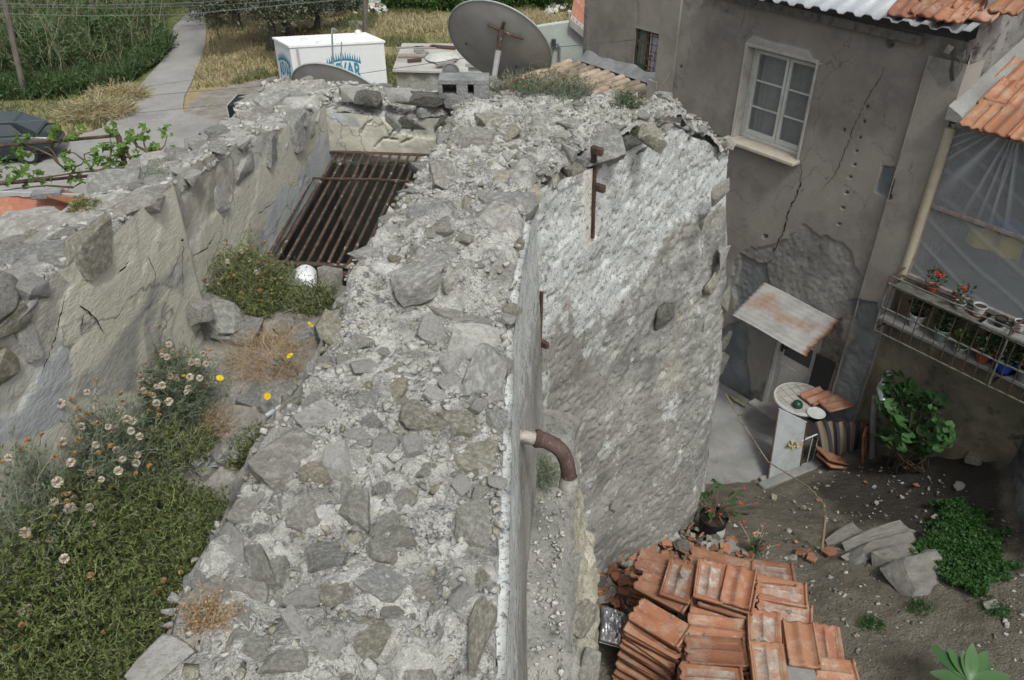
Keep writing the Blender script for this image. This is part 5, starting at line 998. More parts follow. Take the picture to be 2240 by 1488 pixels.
def put_tile(px, py, z, yaw, label, tilt=(0, 0), kind=0, group=None, sc=1.0, ptn=None):
    p = ptn if ptn is not None else at_z(px, py, z); o = bpy.data.objects.new('clay_tile', TILES[kind]); COL.objects.link(o); o.location = [float(q) for q in p]; o.rotation_euler = (tilt[0], tilt[1], yaw); o.scale = (sc, sc, sc); tag(o, label, 'roof tile', group); return o
put_tile(1790, 868, tz+.03, rad(118), 'terracotta tile lying across the round table under another', kind=1, sc=.95)
put_tile(1828, 885, tz+.055, rad(112), 'sooty terracotta tile on top of the other at the table edge', (.06, 0), kind=0, sc=.9)
# gate leaf leaning open, and the railing with a blanket
gA = at_z(1678, 1058, .08); gB = at_z(1748, 1036, .08); gate = thing('yard_gate', 'pale grey sheet metal gate leaf standing open by the kerb', 'gate', gA)
top_a = at_y(1712, 880, gA[1]+.62); hgt = .78
tA = at_z(1703, 895, .80); tB = at_z(1765, 925, .80)
g = G(); g.hexa([gA, gB, gB+[.01, .02, 0], gA+[.01, .02, 0], tA, tB, tB+[.01, .02, 0], tA+[.01, .02, 0]]); g.build('sheet', plain('grey_sheet', (.33, .35, .35), .5, var=.15), gate)
g = G(); g.tube([gA, tA], .012, 6); g.build('frame_bar', M['rust_d'], gate); g = G(); g.tube([gB, tB], .012, 6); g.build('frame_bar', M['rust_d'], gate)
rA = at_z(1712, 1036, .14); rB = at_z(1778, 1008, .16); rl = thing('railing', 'low white railing beside the gate with a yellow rag', 'railing', rA); up = np.array([-.04, .05, .42])
M['whitesteel'] = plain('white_painted_steel', (.45, .46, .45), .5)
for a_, b_ in ((rA, rB), (at_z(1722, 978, .5), at_z(1792, 948, .62))): g = G(); g.tube([a_, b_], .010, 6); g.build('rail', M['whitesteel'], rl)
for q in (.55, .8, 1.0): g = G(); g.tube([rA*(1-q)+rB*q, at_z(1722, 978, .5)*(1-q)+at_z(1792, 948, .62)*q], .006, 6); g.build('baluster', M['whitesteel'], rl)
p = at_z(1738, 975, .53); cards_obj('rag', [leaf_cards(22, ball(p, (.05, .03, .02)), .06, .8, 77)], plain('yellow_rag', (.42, .36, .12), .9), rl)
# striped blanket over the rail
bA = at_z(1782, 922, .80); bB = at_z(1900, 926, .74); n = 60; U, Wv = np.meshgrid(np.linspace(0, 1, n), np.linspace(0, 1, 30), indexing='ij'); drop = np.array([at_z(1800, 1006, .22)-bA, at_z(1888, 978, .32)-bB])
Pq = bA*(1-U[..., None])+bB*U[..., None]; dr = drop[0]*(1-U[..., None])+drop[1]*U[..., None]; Pq = Pq+dr*Wv[..., None]+np.array([-.6, -.8, 0])*(.035*np.sin(U*19)*Wv+.02*np.sin(U*33+1))[..., None]+np.array([0, 0, 1])*(.05*np.sin(Wv*3.14)[..., None])
def stripes():
    m, nt, b = _mat('striped_blanket'); nb = NB(nt); at = nb.n('ShaderNodeAttribute', attribute_name='u'); f = nb.math('FRACT', nb.math('MULTIPLY', at.outputs['Fac'], 5.0))
    c = nb.ramp(f, [(0, (.035, .035, .045)), (.22, (.17, .15, .11)), (.40, (.24, .11, .05)), (.5, (.09, .12, .09)), (.62, (.16, .145, .12)), (.8, (.03, .03, .04))], 'CONSTANT'); v = nb.coords(); c = nb.mix(.4, c, nb.ramp(nb.noise(v, 60, 3), [(.3, .5), (.7, 1.0)]), 'MULTIPLY'); nb.l(c, b.inputs['Base Color']); b.inputs['Roughness'].default_value = .95; return m
tag(link('blanket', mesh_np('blanket', Pq.reshape(-1, 3), grid_faces(n, 30), {'u': U.ravel()}, True), stripes()), 'dark multicoloured striped blanket draped below the table', 'blanket')
put_tile(1888, 968, .42, rad(60), 'terracotta tile standing against the pilaster foot', (rad(78), 0), 0, sc=1.0, ptn=at_z(1888, 968, .50)+np.array([0, -.02, 0]))
put_tile(1820, 1002, .3, rad(112), 'upper terracotta tile leaning on the blanket foot', (rad(30), 0), 0, ptn=at_z(1820, 1000, .34))
put_tile(1822, 1012, .3, rad(116), 'lower terracotta tile under the leaning one', (rad(26), 0), 0, ptn=at_z(1823, 1012, .27))
# kerb
k0 = at_z(1665, 1068, .12); k1 = at_z(1795, 1016, .18); dk_ = (k1-k0); dk_[2] = 0; dk_ /= np.linalg.norm(dk_); nk = np.array([-dk_[1], dk_[0], 0])
g = G(); g.hexa([k0-nk*.05-[0, 0, .25], k1-nk*.05-[0, 0, .25], k1+nk*.07-[0, 0, .25], k0+nk*.07-[0, 0, .25], k0-nk*.05+[0, 0, .04], k1-nk*.05+[0, 0, .04], k1+nk*.07+[0, 0, .04], k0+nk*.07+[0, 0, .04]]); o = link('kerb', bevel(g.mesh('kerb'), .012), M['concrete']); tag(o, kind='structure')
# shoes
for k, (px, py) in enumerate([(1604, 872), (1617, 880)]):
    p = at_z(px, py, .075); g = G(); R = Matrix.Rotation(rad(-62), 3, 'Z'); prof = [(-.11, .03, .018), (-.06, .036, .034), (0, .033, .03), (.06, .042, .045), (.10, .034, .035), (.125, .012, .02)]
    V_ = []
    for (x_, w_, h_) in prof:
        for q in range(8): a_ = 2*math.pi*q/8; V_.append(np.array(p)+np.array(R @ Vector((x_, w_*math.cos(a_), max(0, h_*.5+h_*.6*math.sin(a_))))))
    g.add(V_, [(i*8+q, i*8+(q+1) % 8, (i+1)*8+(q+1) % 8, (i+1)*8+q) for i in range(5) for q in range(8)]+[tuple(range(7, -1, -1)), tuple(40+q for q in range(8))]); tag(g.build('shoe', plain('khaki_shoe', (.17, .16, .10), .8), ang=60), ['left khaki shoe at the foot of the house wall', 'right khaki shoe nearest the door step'][k], 'shoe', 'pair of shoes')
# drain bend and pipe at the corner
p0 = fpt(*fsz(1948, 812, .1), .1); p1 = fpt(*fsz(1925, 850, .16), .16); p2 = fpt(*fsz(1932, 876, .2), .2); g = G(); g.tube([p0, p0*.4+p1*.6+[0, 0, .03], p1, p2], [.035, .038, .04, .042], 14); tag(g.build('drain_bend', plain('aluminium_bend', (.45, .47, .48), .35, metallic=.3), ang=60), 'silvery bent drain spout above the geranium leaves', 'pipe')
p0 = at_z(1908, 1000, .3); g = G(); pt = fpt(*fsz(1915, 868, .14), .14); g.tube([p0-[0, 0, .05], pt], .038, 14); tag(g.build('drain_pipe', plain('dull_grey_pipe', (.24, .24, .225), .6), ang=60), 'dull grey drain pipe standing at the pilaster corner', 'pipe')
# dark panel beside the door behind the table
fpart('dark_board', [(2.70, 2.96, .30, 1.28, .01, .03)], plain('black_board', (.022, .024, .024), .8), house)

# ------------------------------------------------------------------ retaining wall on the right edge
rwl = thing('retaining_wall', 'dark mossy retaining wall at the right edge of the yard', 'wall', (4.6, 5.0, 1.2))
path = [(6.2, 8.2), (5.25, 6.5), (4.75, 5.3), (4.35, 4.45), (4.25, 3.7), (4.3, 2.2)]; _, _, LL = polypath(path, np.array([0.])) if 'polypath' in globals() else (0, 0, 7)
ss = np.arange(0, LL, .04); qq = np.linspace(0, 1, 60); Sg, Q = np.meshgrid(ss, qq, indexing='ij'); x, y, _ = polypath(path, Sg); zt = np.interp(y, [2.2, 4.45, 5.3, 6.5, 8], [2.0, 2.1, 2.35, 2.4, 2.4]); Zg = .2+(zt-.2)*Q; p3 = np.stack([x, y, Zg], -1); x = x+.28*Q+(fbm(p3*3, 4, 201)-.5)*.22+(fbm(p3*12, 3, 202)-.5)*.06
M['mosswall'] = mottle('mossy_rubble_render', [(.07, .072, .065), (.14, .145, .14), (.23, .24, .235)], scale=2.5, bump=.9, bscale=30, bdist=.03, specks=[(5, .54, .64, (.035, .035, .03), .8), (3, .62, .72, (.05, .065, .03), .6)])
link('face', mesh_np('face', np.stack([x, y, Zg], -1).reshape(-1, 3), grid_faces(len(ss), len(qq))[:, ::-1], None, True), M['mosswall'], rwl)
V = []; n = len(ss); xt, yt, zt_ = x[:, -1], y[:, -1], Zg[:, -1]; V = np.concatenate([np.stack([xt, yt, zt_], -1), np.stack([xt+1.6, yt, zt_+.02], -1)]); Fc = np.stack([np.arange(n-1), np.arange(1, n), n+np.arange(1, n), n+np.arange(n-1)], -1); link('top', mesh_np('top', V, Fc, None, True), M['mosswall'], rwl)
p = at_c(2200, 1050)+[0, 0, .35]; g = G(); g.tube([at_t(2212, 1052, 8.3), at_t(2250, 1062, 8.5)], .04, 12); tag(g.build('pipe_stub', plain('pale_grey_pipe', (.3, .31, .33), .5), ang=60), 'short pale pipe stub poking out of the retaining wall', 'pipe')

# ------------------------------------------------------------------ steps, stones and shards on the earth
st = thing('stone_steps', 'worn stone steps half buried in the yard slope', 'steps', at_c(1930, 1230))
for (a, b, wpx, lift) in [((1805, 1192), (1868, 1166), 22, .02), ((1838, 1206), (1970, 1166), 30, .04), ((1868, 1226), (1996, 1186), 30, .05), ((1915, 1248), (2000, 1216), 36, .06), ((1972, 1286), (2072, 1244), 66, .05)]:
    A0 = at_c(*a); B0 = at_c(*b); e = B0-A0; e[2] = 0; L = np.linalg.norm(e); m_ = (A0+B0)/2; o = stone(st, m_+np.array([0, 0, lift-.03]), (L*1.25, wpx*7.4/F*1.9, .22), math.atan2(e[1], e[0]), (0, 0), 'stone_g', variant=random.choice([0, 2, 4, 6]), name='step'); o.data = o.data.copy(); o.data.materials.clear(); o.data.materials.append(M['step'])
NAMED = [(2098, 1066, .13, .10, 'w', 'pale squarish stone lying on the damp soil'), (2030, 985, .22, .17, 'o', None), (2130, 1003, .26, .2, 'o', 'brown boulder at the foot of the retaining wall'), (1912, 1066, .06, .05, 'w', 'small white stone in the middle of the damp soil'), (1972, 1088, .06, .05, 'w', 'small white stone below the geranium stems'), (1917, 1102, .07, .05, 'g', 'smooth grey pebble on the bare soil'), (1760, 1112, .06, .05, 'y', 'buff stone chip below the thorn twig'), (1692, 1090, .09, .07, 'y', 'buff stone below the kerb'), (1672, 1053, .14, .11, 'g', 'grey stone block at the kerb end'), (1815, 1266, .05, .05, 'w', 'bright white pebble on the path below the steps'), (1730, 1222, .12, .10, 'g', 'grey stone in the broken tile row'), (1846, 1222, .10, .10, 'g', 'rounded grey stone right of the broken tile row'), (1893, 1228, .12, .05, 'g', 'flat stone at the foot of the steps'), (2165, 1330, .16, .1, 'g', None), (1610, 1265, .07, .05, 'w', 'white stone chip behind the tile pile'), (2205, 1370, .06, .05, 'w', 'pale stone chip at the right edge of the path'), (2050, 1140, .15, .08, 'g', None)]
for (px, py, sx, sy, tc, lab) in NAMED:
    p = at_c(px, py); o = stone(None, p+np.array([0, 0, min(sx, sy)*.2]), (sx, sy, min(sx, sy)*.8), random.uniform(0, 3), (random.gauss(0, .1), random.gauss(0, .1)), 'stone_'+tc, name='loose_stone'); tag(o, lab or {2030: 'brown stone half hidden under the geranium plant', 2165: 'grey stone under the green ground cover', 2050: 'flat grey stone sunk between the soil and the green ground cover'}[px], 'stone', 'loose stones in the yard')
M['shard'] = mottle('broken_terracotta', [(.20, .09, .05), (.32, .145, .08), (.38, .20, .125)], scale=9, bump=.5, rnd=.35, specks=[(12, .55, .65, (.22, .2, .17), .7)])
def shard_mesh(seed):
    rs = random.Random(seed); n = rs.choice([4, 5, 5, 6]); pts = []
    for k in range(n): a_ = 2*math.pi*k/n+rs.uniform(-.3, .3); r_ = rs.uniform(.35, .55); pts.append((r_*math.cos(a_), r_*math.sin(a_)*.75, .02*math.sin(a_*2)))
    g = G(); g.prism(pts, .13); return bevel(g.mesh('shard'), .02)
SHV = [shard_mesh(i) for i in range(10)]
for s_ in SHV: s_.materials.append(M['shard'])
def shard(parent, p, size, lab=None, tilt=.4):
    o = bpy.data.objects.new('shard', random.choice(SHV)); COL.objects.link(o); o.location = [float(q) for q in p]; o.scale = (size,)*3; o.rotation_euler = (random.gauss(0, tilt), random.gauss(0, tilt), random.uniform(0, 6.3))
    if parent is not None: o.parent = parent; o.matrix_parent_inverse = parent.matrix_basis.inverted()
    if lab: o.name = 'tile_fragment'; tag(o, lab, 'tile fragment', 'tile fragments on the soil')
    return o
pile_px = [(1296, 1345), (1298, 1260), (1330, 1205), (1370, 1185), (1440, 1150), (1500, 1160), (1560, 1170), (1600, 1195), (1640, 1235), (1590, 1240), (1540, 1215), (1490, 1230), (1420, 1225), (1385, 1270), (1370, 1330), (1350, 1345)]
pile = thing('rubble_pile', 'heap of broken terracotta and grey stones along the wall foot', 'rubble', at_c(1400, 1230)); np_ = 0; items = []
fl = Field()
for k in range(3000):
    px = random.uniform(1290, 1650); py = random.uniform(1145, 1350)
    if not pip(pile_px, np.array([px]), np.array([py]))[0]: continue
    r_ = random.uniform(4, 9)
    if not fl.free(px, py, r_, .8): continue
    fl.put(px, py, r_)
    p = at_c(px, py)
    if np_ < 280:
        lift = random.uniform(.02, .10)
        if random.random() < .5: shard(pile, p+np.array([0, 0, .02+lift]), random.uniform(.08, .17), tilt=.6)
        else: s_ = random.uniform(.045, .11); stone(pile, p+np.array([0, 0, .015+lift]), (s_*1.3, s_, s_*.7), random.uniform(0, 6), (random.gauss(0, .4), random.gauss(0, .4)), random.choice(['stone_g', 'stone_w', 'stone_b', 'stone_y', 'stone_d']))
        np_ += 1
for (px, py, s_) in [(1402, 1187, .17), (1338, 1300, .2), (1312, 1297, .16), (1350, 1273, .13), (1545, 1178, .13), (1390, 1218, .14)]: stone(pile, at_c(px, py)+np.array([0, 0, .05]), (s_, s_*.8, s_*.35), random.uniform(0, 6), (random.gauss(0, .3), random.gauss(0, .3)), random.choice(['stone_y', 'stone_g', 'stone_o']))
for k in range(700):
    px = random.uniform(1290, 1680); py = random.uniform(1145, 1360)
    if pip(pile_px, np.array([px]), np.array([py]))[0] or random.random() < .25: p = at_c(px, py); s_ = random.uniform(.012, .04); items.append((p+np.array([0, 0, .008]), (s_*1.4, s_, s_*.7), random.uniform(0, 6), random.gauss(0, .5), random.gauss(0, .5)))
M['stone_shard'] = M['shard']; tag(joined_stones('fine_rubble', items, ['stone_shard', 'stone_g', 'stone_shard', 'stone_w'], pile), kind='stuff')
FR = [(1752, 1215, .2, 'long brick fragment lying in the row below the steps'), (1775, 1225, .16, 'lighter brick fragment crossing the long one'), (1815, 1213, .2, 'ribbed tile fragment beside the wooden stake'), (1740, 1190, .07, 'small orange fragment alone on the soil above the row'), (1900, 1000, .13, 'terracotta fragment beside the grey drain pipe'), (1891, 1059, .07, 'orange fragment on the damp soil'), (2002, 1066, .1, 'orange fragment near the geranium stems'), (1790, 1098, .08, 'pinkish fragment below the thorn twig'), (1980, 1028, .09, 'orange fragment under the geranium leaves')]
for (px, py, s_, lab) in FR: shard(None, at_c(px, py)+np.array([0, 0, .03]), s_, lab, .25)
items = []
for k in range(1900):
    px = random.uniform(1480, 2240); py = 1020+470*random.random()**1.1; p = at_c(px, py)
    if p[0] > 4.8 or p[1] > 7.3: continue
    s_ = .008+.035*random.random()**4; items.append((p+np.array([0, 0, s_*.15]), (s_*1.4, s_, s_*.7), random.uniform(0, 6), random.gauss(0, .4), random.gauss(0, .4)))
tag(joined_stones('gravel', items, ['stone_g', 'stone_d', 'stone_o', 'stone_d', 'stone_g', 'stone_w', 'stone_d']), 'grit and small stones scattered over the yard soil', 'gravel', kind='stuff')

# ------------------------------------------------------------------ stack of roof tiles in the foreground
def zpx(x, y): return 1280+x/3.7333, 1140+y/3.7333
PILE_T = 2.11
# (corner pixels in the enlarged crop: near-left, near-right, far-right, far-left of the tile's outline), height above PILE_T, kind, layers below, label
TT_ = [([(400, 560), (840, 730), (860, 640), (480, 390)], .05, 0, 0, 'long orange tile under the sooty tile at the back left of the pile'),
 ([(510, 400), (690, 470), (700, 330), (545, 290)], .05, 0, 12, 'orange tile peeping out behind the sooty tile at the back left'),
 ([(610, 575), (850, 665), (905, 410), (690, 335)], .10, 2, 0, 'sooty orange tile set crosswise at the back left of the pile'),
 ([(880, 610), (1120, 665), (1145, 390), (920, 335)], .14, 2, 0, 'orange tile with grey lichen panels at the back middle of the pile'),
 ([(1135, 660), (1310, 700), (1405, 430), (1150, 385)], .14, 1, 0, 'smooth red tile with a broken corner at the back middle'),
 ([(890, 640), (1370, 760), (1400, 600), (1000, 440)], .09, 0, 14, 'long tile lying beneath the two crosswise tiles'),
 ([(840, 350), (1370, 470), (1385, 400), (860, 265)], .07, 0, 12, 'red tile at the very back of the pile'),
 ([(1290, 470), (1710, 520), (1705, 400), (1290, 360)], .02, 2, 13, 'rearmost lichen covered tile on the right side of the pile'),
 ([(1400, 600), (1815, 695), (1800, 560), (1400, 490)], .03, 2, 14, 'second lichen covered tile on the right side of the pile'),
 ([(1405, 760), (1865, 880), (1840, 750), (1410, 640)], .02, 2, 15, 'third lichen covered tile on the right side of the pile'),
 ([(395, 790), (800, 1055), (830, 880), (420, 655)], .03, 0, 9, 'clean red tile sloping at the left of the pile'),
 ([(835, 805), (1280, 885), (1290, 770), (865, 655)], .0, 1, 14, 'worn pinkish tile in the middle of the pile'),
 ([(830, 965), (1310, 985), (1315, 885), (850, 820)], .02, 1, 14, 'dusty red tile behind the stamped tile'),
 ([(830, 1160), (1330, 1195), (1305, 985), (815, 960)], .05, 0, 14, 'stamped orange tile with moulded lettering'),
 ([(780, 1380), (1300, 1420), (1285, 1225), (785, 1180)], .03, 2, 14, 'grey dusted tile cut by the bottom of the frame'),
 ([(1330, 1060), (1600, 1070), (1585, 770), (1325, 780)], .08, 2, 14, 'upright lying tile with black lichen panels right of centre'),
 ([(1370, 1340), (1660, 1340), (1615, 1075), (1335, 1035)], .10, 2, 14, 'grey crusted tile at the bottom right of centre'),
 ([(1670, 1140), (1900, 1200), (1860, 885), (1615, 845)], .05, 1, 13, 'buff tile with a blob of mortar'),
 ([(1900, 1130), (2070, 1140), (2050, 950), (1865, 925)], -.10, 0, 9, 'small red tile at the right edge of the pile'),
 ([(1900, 1340), (2120, 1340), (2095, 1180), (1895, 1145)], -.06, 0, 9, 'broken red tile at the bottom right corner of the pile')]
n_under = 0
for k, (cn, dz, kind, nl_, lab) in enumerate(TT_):
    z = PILE_T+dz; q = [at_z(*zpx(*c_), z) for c_ in cn]
    eA = ((q[1]-q[0])+(q[2]-q[3]))/2; eB = ((q[3]-q[0])+(q[2]-q[1]))/2; c_ = sum(q)/4; la, lb = np.linalg.norm(eA), np.linalg.norm(eB)
    if la > lb: ey_ = eA/la; Lw, Ll = lb, la
    else: ey_ = -eB/lb; Lw, Ll = la, lb
    yaw = math.atan2(ey_[1], ey_[0])-math.pi/2
    sc_l = np.clip(Ll/.42, .85, 1.12); sc_w = np.clip(Lw/.25, .85, 1.12)
    o = put_tile(0, 0, 0, yaw, lab[0].upper()*0+lab if 'tile' in lab else lab, (random.gauss(0, .02), random.gauss(0, .02)), kind, 'tiles of the roof tile pile', ptn=c_); o.scale = (sc_w, sc_l, 1)
    for j in range(1, nl_+1):
        zz = z-.040*j-random.uniform(0, .006)
        if zz < cz1(c_[0], c_[1])+.0: break
        jx = np.array([random.gauss(0, .012), random.gauss(0, .012), 0]); u_ = put_tile(0, 0, 0, yaw+random.gauss(0, .04)+(math.pi if j % 2 else 0), 'terracotta tile layered in the pile beneath its top tiles, only an edge showing', (random.gauss(0, .015), random.gauss(0, .015)), 1 if j % 3 else 0, 'buried tiles of the pile', ptn=np.array([c_[0], c_[1], zz])+jx); u_.scale = (sc_w, sc_l, 1); n_under += 1
# fanned tiles on the left flank
for j in range(15):
    y_ = 905+j*34; x_ = 560-j*9+(j % 2)*14; z = PILE_T-.03-.052*j; p = at_z(*zpx(x_+30, y_), max(z, 1.45)); put_tile(0, 0, 0, rad(55)+random.gauss(0, .05), 'terracotta tile fanned out on the left flank of the pile', (rad(random.uniform(-4, 4)), rad(-8+random.gauss(0, 3))), 1 if j % 2 else 0, 'fanned tiles on the left flank', ptn=p)
p = at_z(*zpx(1760, 1235), PILE_T+.03); g = G(); g.box((0, 0, 0), (.19, .26, .03)); me = bevel(g.mesh('slab'), .004); o = link('slab', me, M['concrete']); o.location = [float(q) for q in p]; o.rotation_euler = (0, .03, rad(-8)); tag(o, 'flat grey slab lying on the tile pile', 'slab')
for (px, py, s_) in [(1495, 1258, .05), (1727, 1338, .04), (1472, 1350, .04), (1543, 1388, .025)]:
    o = stone(None, at_z(px, py, PILE_T+(.18 if px == 1495 else .05)), (s_, s_*.8, s_*.7), 1, (0, 0), 'stone_w' if px < 1700 else 'stone_y', name='pebble'); tag(o, {1495: 'pale pebble wedged between the two back tiles', 1727: 'buff pebble on a lichen covered tile', 1472: 'grey pebble on the left of the tile pile', 1543: 'tiny pebble on the dusty red tile'}[px], 'pebble')
# crumpled foil bag
bx0 = [at_z(*zpx(*c_), 1.62) for c_ in ((115, 985), (300, 1035), (325, 770), (130, 705))]; n = 34; U, Wv = np.meshgrid(np.linspace(0, 1, n), np.linspace(0, 1, n), indexing='ij'); U3 = U[..., None]; W3 = Wv[..., None]
Pq = (bx0[0]*(1-U3)+bx0[1]*U3)*(1-W3)+(bx0[3]*(1-U3)+bx0[2]*U3)*W3; nz = fbm(P3(U*6, Wv*6), 4, 211); puff = np.clip(16*U*(1-U)*Wv*(1-Wv), 0, 1)**.5; top_ = Pq+np.array([0, 0, 1])*(.02+.07*puff*(.4+nz)+.03*(np.abs(fbm(P3(U*9, Wv*9), 3, 212)-.5)*4*puff))[..., None]; bot_ = Pq-np.array([0, 0, .01]); N = n*n
idx = np.arange(N).reshape(n, n); rim = np.concatenate([np.stack([e[:-1], e[1:], e[1:]+N, e[:-1]+N], -1) for e in (idx[0], idx[-1], idx[:, 0], idx[:, -1])])
tag(link('foil_bag', mesh_np('foil_bag', np.concatenate([top_.reshape(-1, 3), bot_.reshape(-1, 3)]), np.concatenate([grid_faces(n, n), grid_faces(n, n)[:, ::-1]+N, rim])), plain('crumpled_foil', (.62, .64, .66), .32, metallic=.75, var=.2)), 'crumpled silvery foil bag between the wall and the tile pile', 'foil bag')
# ------------------------------------------------------------------ beyond the mill: dishes, roofs, cabin, shed, car, poles, wires
def bowl_dish(center_px, t, diam, minor_over_major, tilt_deg, depth=.16, seed=0):
    """a dish seen from behind: returns centre, normal (towards the sky), in-plane axes"""
    d = ray(*center_px); view = d/np.linalg.norm(d); right = np.array([1., 0, 0]); right -= view*(right@view); right /= np.linalg.norm(right); up = np.cross(right, view)
    a_ = rad(tilt_deg); q = right*math.sin(a_)+up*math.cos(a_); N = view*minor_over_major+q*math.sqrt(1-minor_over_major**2); ax = right*math.cos(a_)-up*math.sin(a_); return CAM+d*t, N, ax
def rotm(N, ax): N = Vector(N); ax = Vector(ax); b = N.cross(ax).normalized(); ax = b.cross(N).normalized(); return Matrix((ax, b, N.normalized())).transposed()
M['dish'] = mottle('grey_enamel_dish', [(.285, .285, .265), (.33, .33, .31), (.365, .365, .345)], scale=2.5, rough=.6, bump=.05, specks=[(1.6, .58, .75, (.24, .24, .22), .5)])
M['dishrim'] = plain('dish_rim', (.30, .34, .31), .5)
def dish(name, label, cpx, t, R_, mm, tilt, sag=.2, arms=True, pole_to=None):
    c_, N, ax = bowl_dish(cpx, t, 2*R_, mm, tilt); Rm = rotm(N, ax); root = thing(name, label, 'satellite dish', pole_to if pole_to is not None else c_)
    prof = [(R_*k/14, sag*R_*(k/14)**2-sag*R_) for k in range(15)]; prof[0] = (.001, prof[0][1]); inner = [(r_, z_+.012) for r_, z_ in prof[::-1]]
    g = G(); g.lathe(prof+inner, c_, 56, rot=Rm); g.build('reflector', M['dish'], root, ang=40)
    g = G(); ring = [np.array(c_)+np.array(Rm @ Vector((R_*math.cos(q), R_*math.sin(q), .0))) for q in np.linspace(0, 2*math.pi, 57)]; g.tube(ring, .016*max(1, R_), 6, False); g.build('rim', M['dishrim'], root, ang=60)
    if arms:
        def L_(x, y, z): return np.array(c_)+np.array(Rm @ Vector((x, y, z)))
        for (x0, y0, x1, y1) in ((-.33, -.50, .33, -.60), (-.05, -.30, -.09, -.74)):
            pts = [L_(x0*R_*(1-q)+x1*R_*q, y0*R_*(1-q)+y1*R_*q, sag*R_*(((x0*(1-q)+x1*q)**2+(y0*(1-q)+y1*q)**2))-sag*R_-.03) for q in np.linspace(0, 1, 7)]; g = G(); g.tube(pts, .022, 6); g.build('mount_rib', M['rust'], root)
        for (x0, y0) in ((-.55, .3), (.45, .15)): g = G(); p_ = L_(x0*R_, y0*R_, sag*R_*(x0*x0+y0*y0)-sag*R_-.012); g.tube([p_, p_-N*.02], .014, 8); g.build('bolt', M['rust_d'], root)
        if pole_to is not None:
            top_ = L_(-.07*R_, -.60*R_, -sag*R_*.7-.05); g = G(); g.tube([top_, top_*.75+pole_to*.25], .04, 10); g.build('bracket', M['rust'], root); g = G(); g.tube([top_*.77+pole_to*.23, pole_to], .045, 10); g.build('post', plain('grey_post', (.38, .40, .40), .5), root)
    return root
dish('satellite_dish', 'big grey satellite dish seen from behind above the hollow block', (1093, 96), 12.6, .87, .60, 27, .17, True, at_t(1068, 250, 12.7))
dish('satellite_dish', 'grey satellite dish half hidden behind the mill wall', (752, 221), 12.8, .86, .50, 27, .17, False, at_t(742, 330, 12.9))
g = G(); b_ = at_t(742, 330, 12.9); g.tube([b_, at_t(740, 215, 12.9)], .045, 8); tag(g.build('dish_post', M['rust_d']), 'steel post carrying the half hidden dish', 'post')
# low roofs behind the mill carrying the dishes
M['fibre'] = mottle('pale_fibre_cement', [(.33, .31, .28), (.43, .405, .37), (.50, .48, .44)], scale=3, bump=.4, bscale=30, specks=[(5, .58, .7, (.22, .2, .17), .6)])
M['oldtile'] = mottle('lichened_old_tiles', [(.20, .15, .11), (.33, .26, .19), (.42, .36, .28)], scale=3, bump=.4, rnd=.35, specks=[(4, .5, .62, (.12, .115, .10), .7)])
lean = thing('lean_to', 'low lean-to with old clay tiles and pale corrugated sheets', 'shed', (1.4, 8.5, -.3))
def lz(n_): return 3.22+.10*(n_-7.0)                           # roof height by distance along FN
def lpt(s_, n_, dz=0): p = FE*s_+FN*n_; base = FA-FN*FD; q = base+FE*s_+FN*n_; return np.array([q[0], q[1], lz(n_)+dz])
g = G(); a0, a1 = -3.2, -.45
g.hexa([lpt(a0, 6.4, -.12), lpt(a1, 6.4, -.12), lpt(a1, DW-.02, -.12), lpt(a0, DW-.02, -.12), lpt(a0, 6.4, -.05), lpt(a1, 6.4, -.05), lpt(a1, DW-.02, -.05), lpt(a0, DW-.02, -.05)]); g.build('roof_deck', M['timber'], lean)
for (x0, n0, x1, n1) in ((a0+.05, 6.5, a1-.05, 6.5), (a0+.05, 6.5, a0+.05, DW-.1), (a1-.05, 6.5, a1-.05, DW-.1)):
    p, q = lpt(x0, n0), lpt(x1, n1); g = G(); e = (q-p); e[2] = 0; e /= np.linalg.norm(e); m_ = np.array([-e[1], e[0], 0])*.05; lo = np.array([0, 0, 1.]); g.hexa([np.r_[(p-m_)[:2], -.4], np.r_[(q-m_)[:2], -.4], np.r_[(q+m_)[:2], -.4], np.r_[(p+m_)[:2], -.4], p-m_-lo*.12, q-m_-lo*.12, q+m_-lo*.12, p+m_-lo*.12]); g.build('wall', M['render'], lean)
A_, B_ = np.meshgrid(np.linspace(-1.75, a1, 150), np.linspace(6.35, 8.0, 6), indexing='ij'); base = FA-FN*FD
Vt = base+A_[..., None]*FE+B_[..., None]*FN; Vt[..., 2] = lz(B_)+.025*np.sin(A_*2*math.pi/.12)+.01; link('sheet', mesh_np('sheet', Vt.reshape(-1, 3), grid_faces(150, 6), None, True), M['fibre'], lean)
g = G(); nn_ = 9
for k in range(nn_): a_ = math.pi*k/(nn_-1); g.V += [(.075*math.cos(a_)*1.0, -.2, .05*math.sin(a_)), (.062*math.cos(a_), .2, .042*math.sin(a_))]
g.F = [(2*k, 2*k+2, 2*k+3, 2*k+1) for k in range(nn_-1)]; half = g.mesh('half_tile', True); half.materials.append(M['oldtile'])
for i in range(16):
    for j in range(7):
        s_ = -3.15+.165*i; n_ = 6.6+.34*j+.05*(i % 2)
        if s_ > -1.8 and n_ < 8.0 or s_ > a1-.05 or n_ > DW-.2: continue
        o = bpy.data.objects.new('tile', half); COL.objects.link(o); o.matrix_world = frame_mat(lpt(s_+random.gauss(0, .01), n_, .0), FE, Vector((FN[0], FN[1], .12))) @ Matrix.Rotation(random.gauss(0, .06), 4, 'Z'); o.parent = lean; o.matrix_parent_inverse = lean.matrix_basis.inverted()
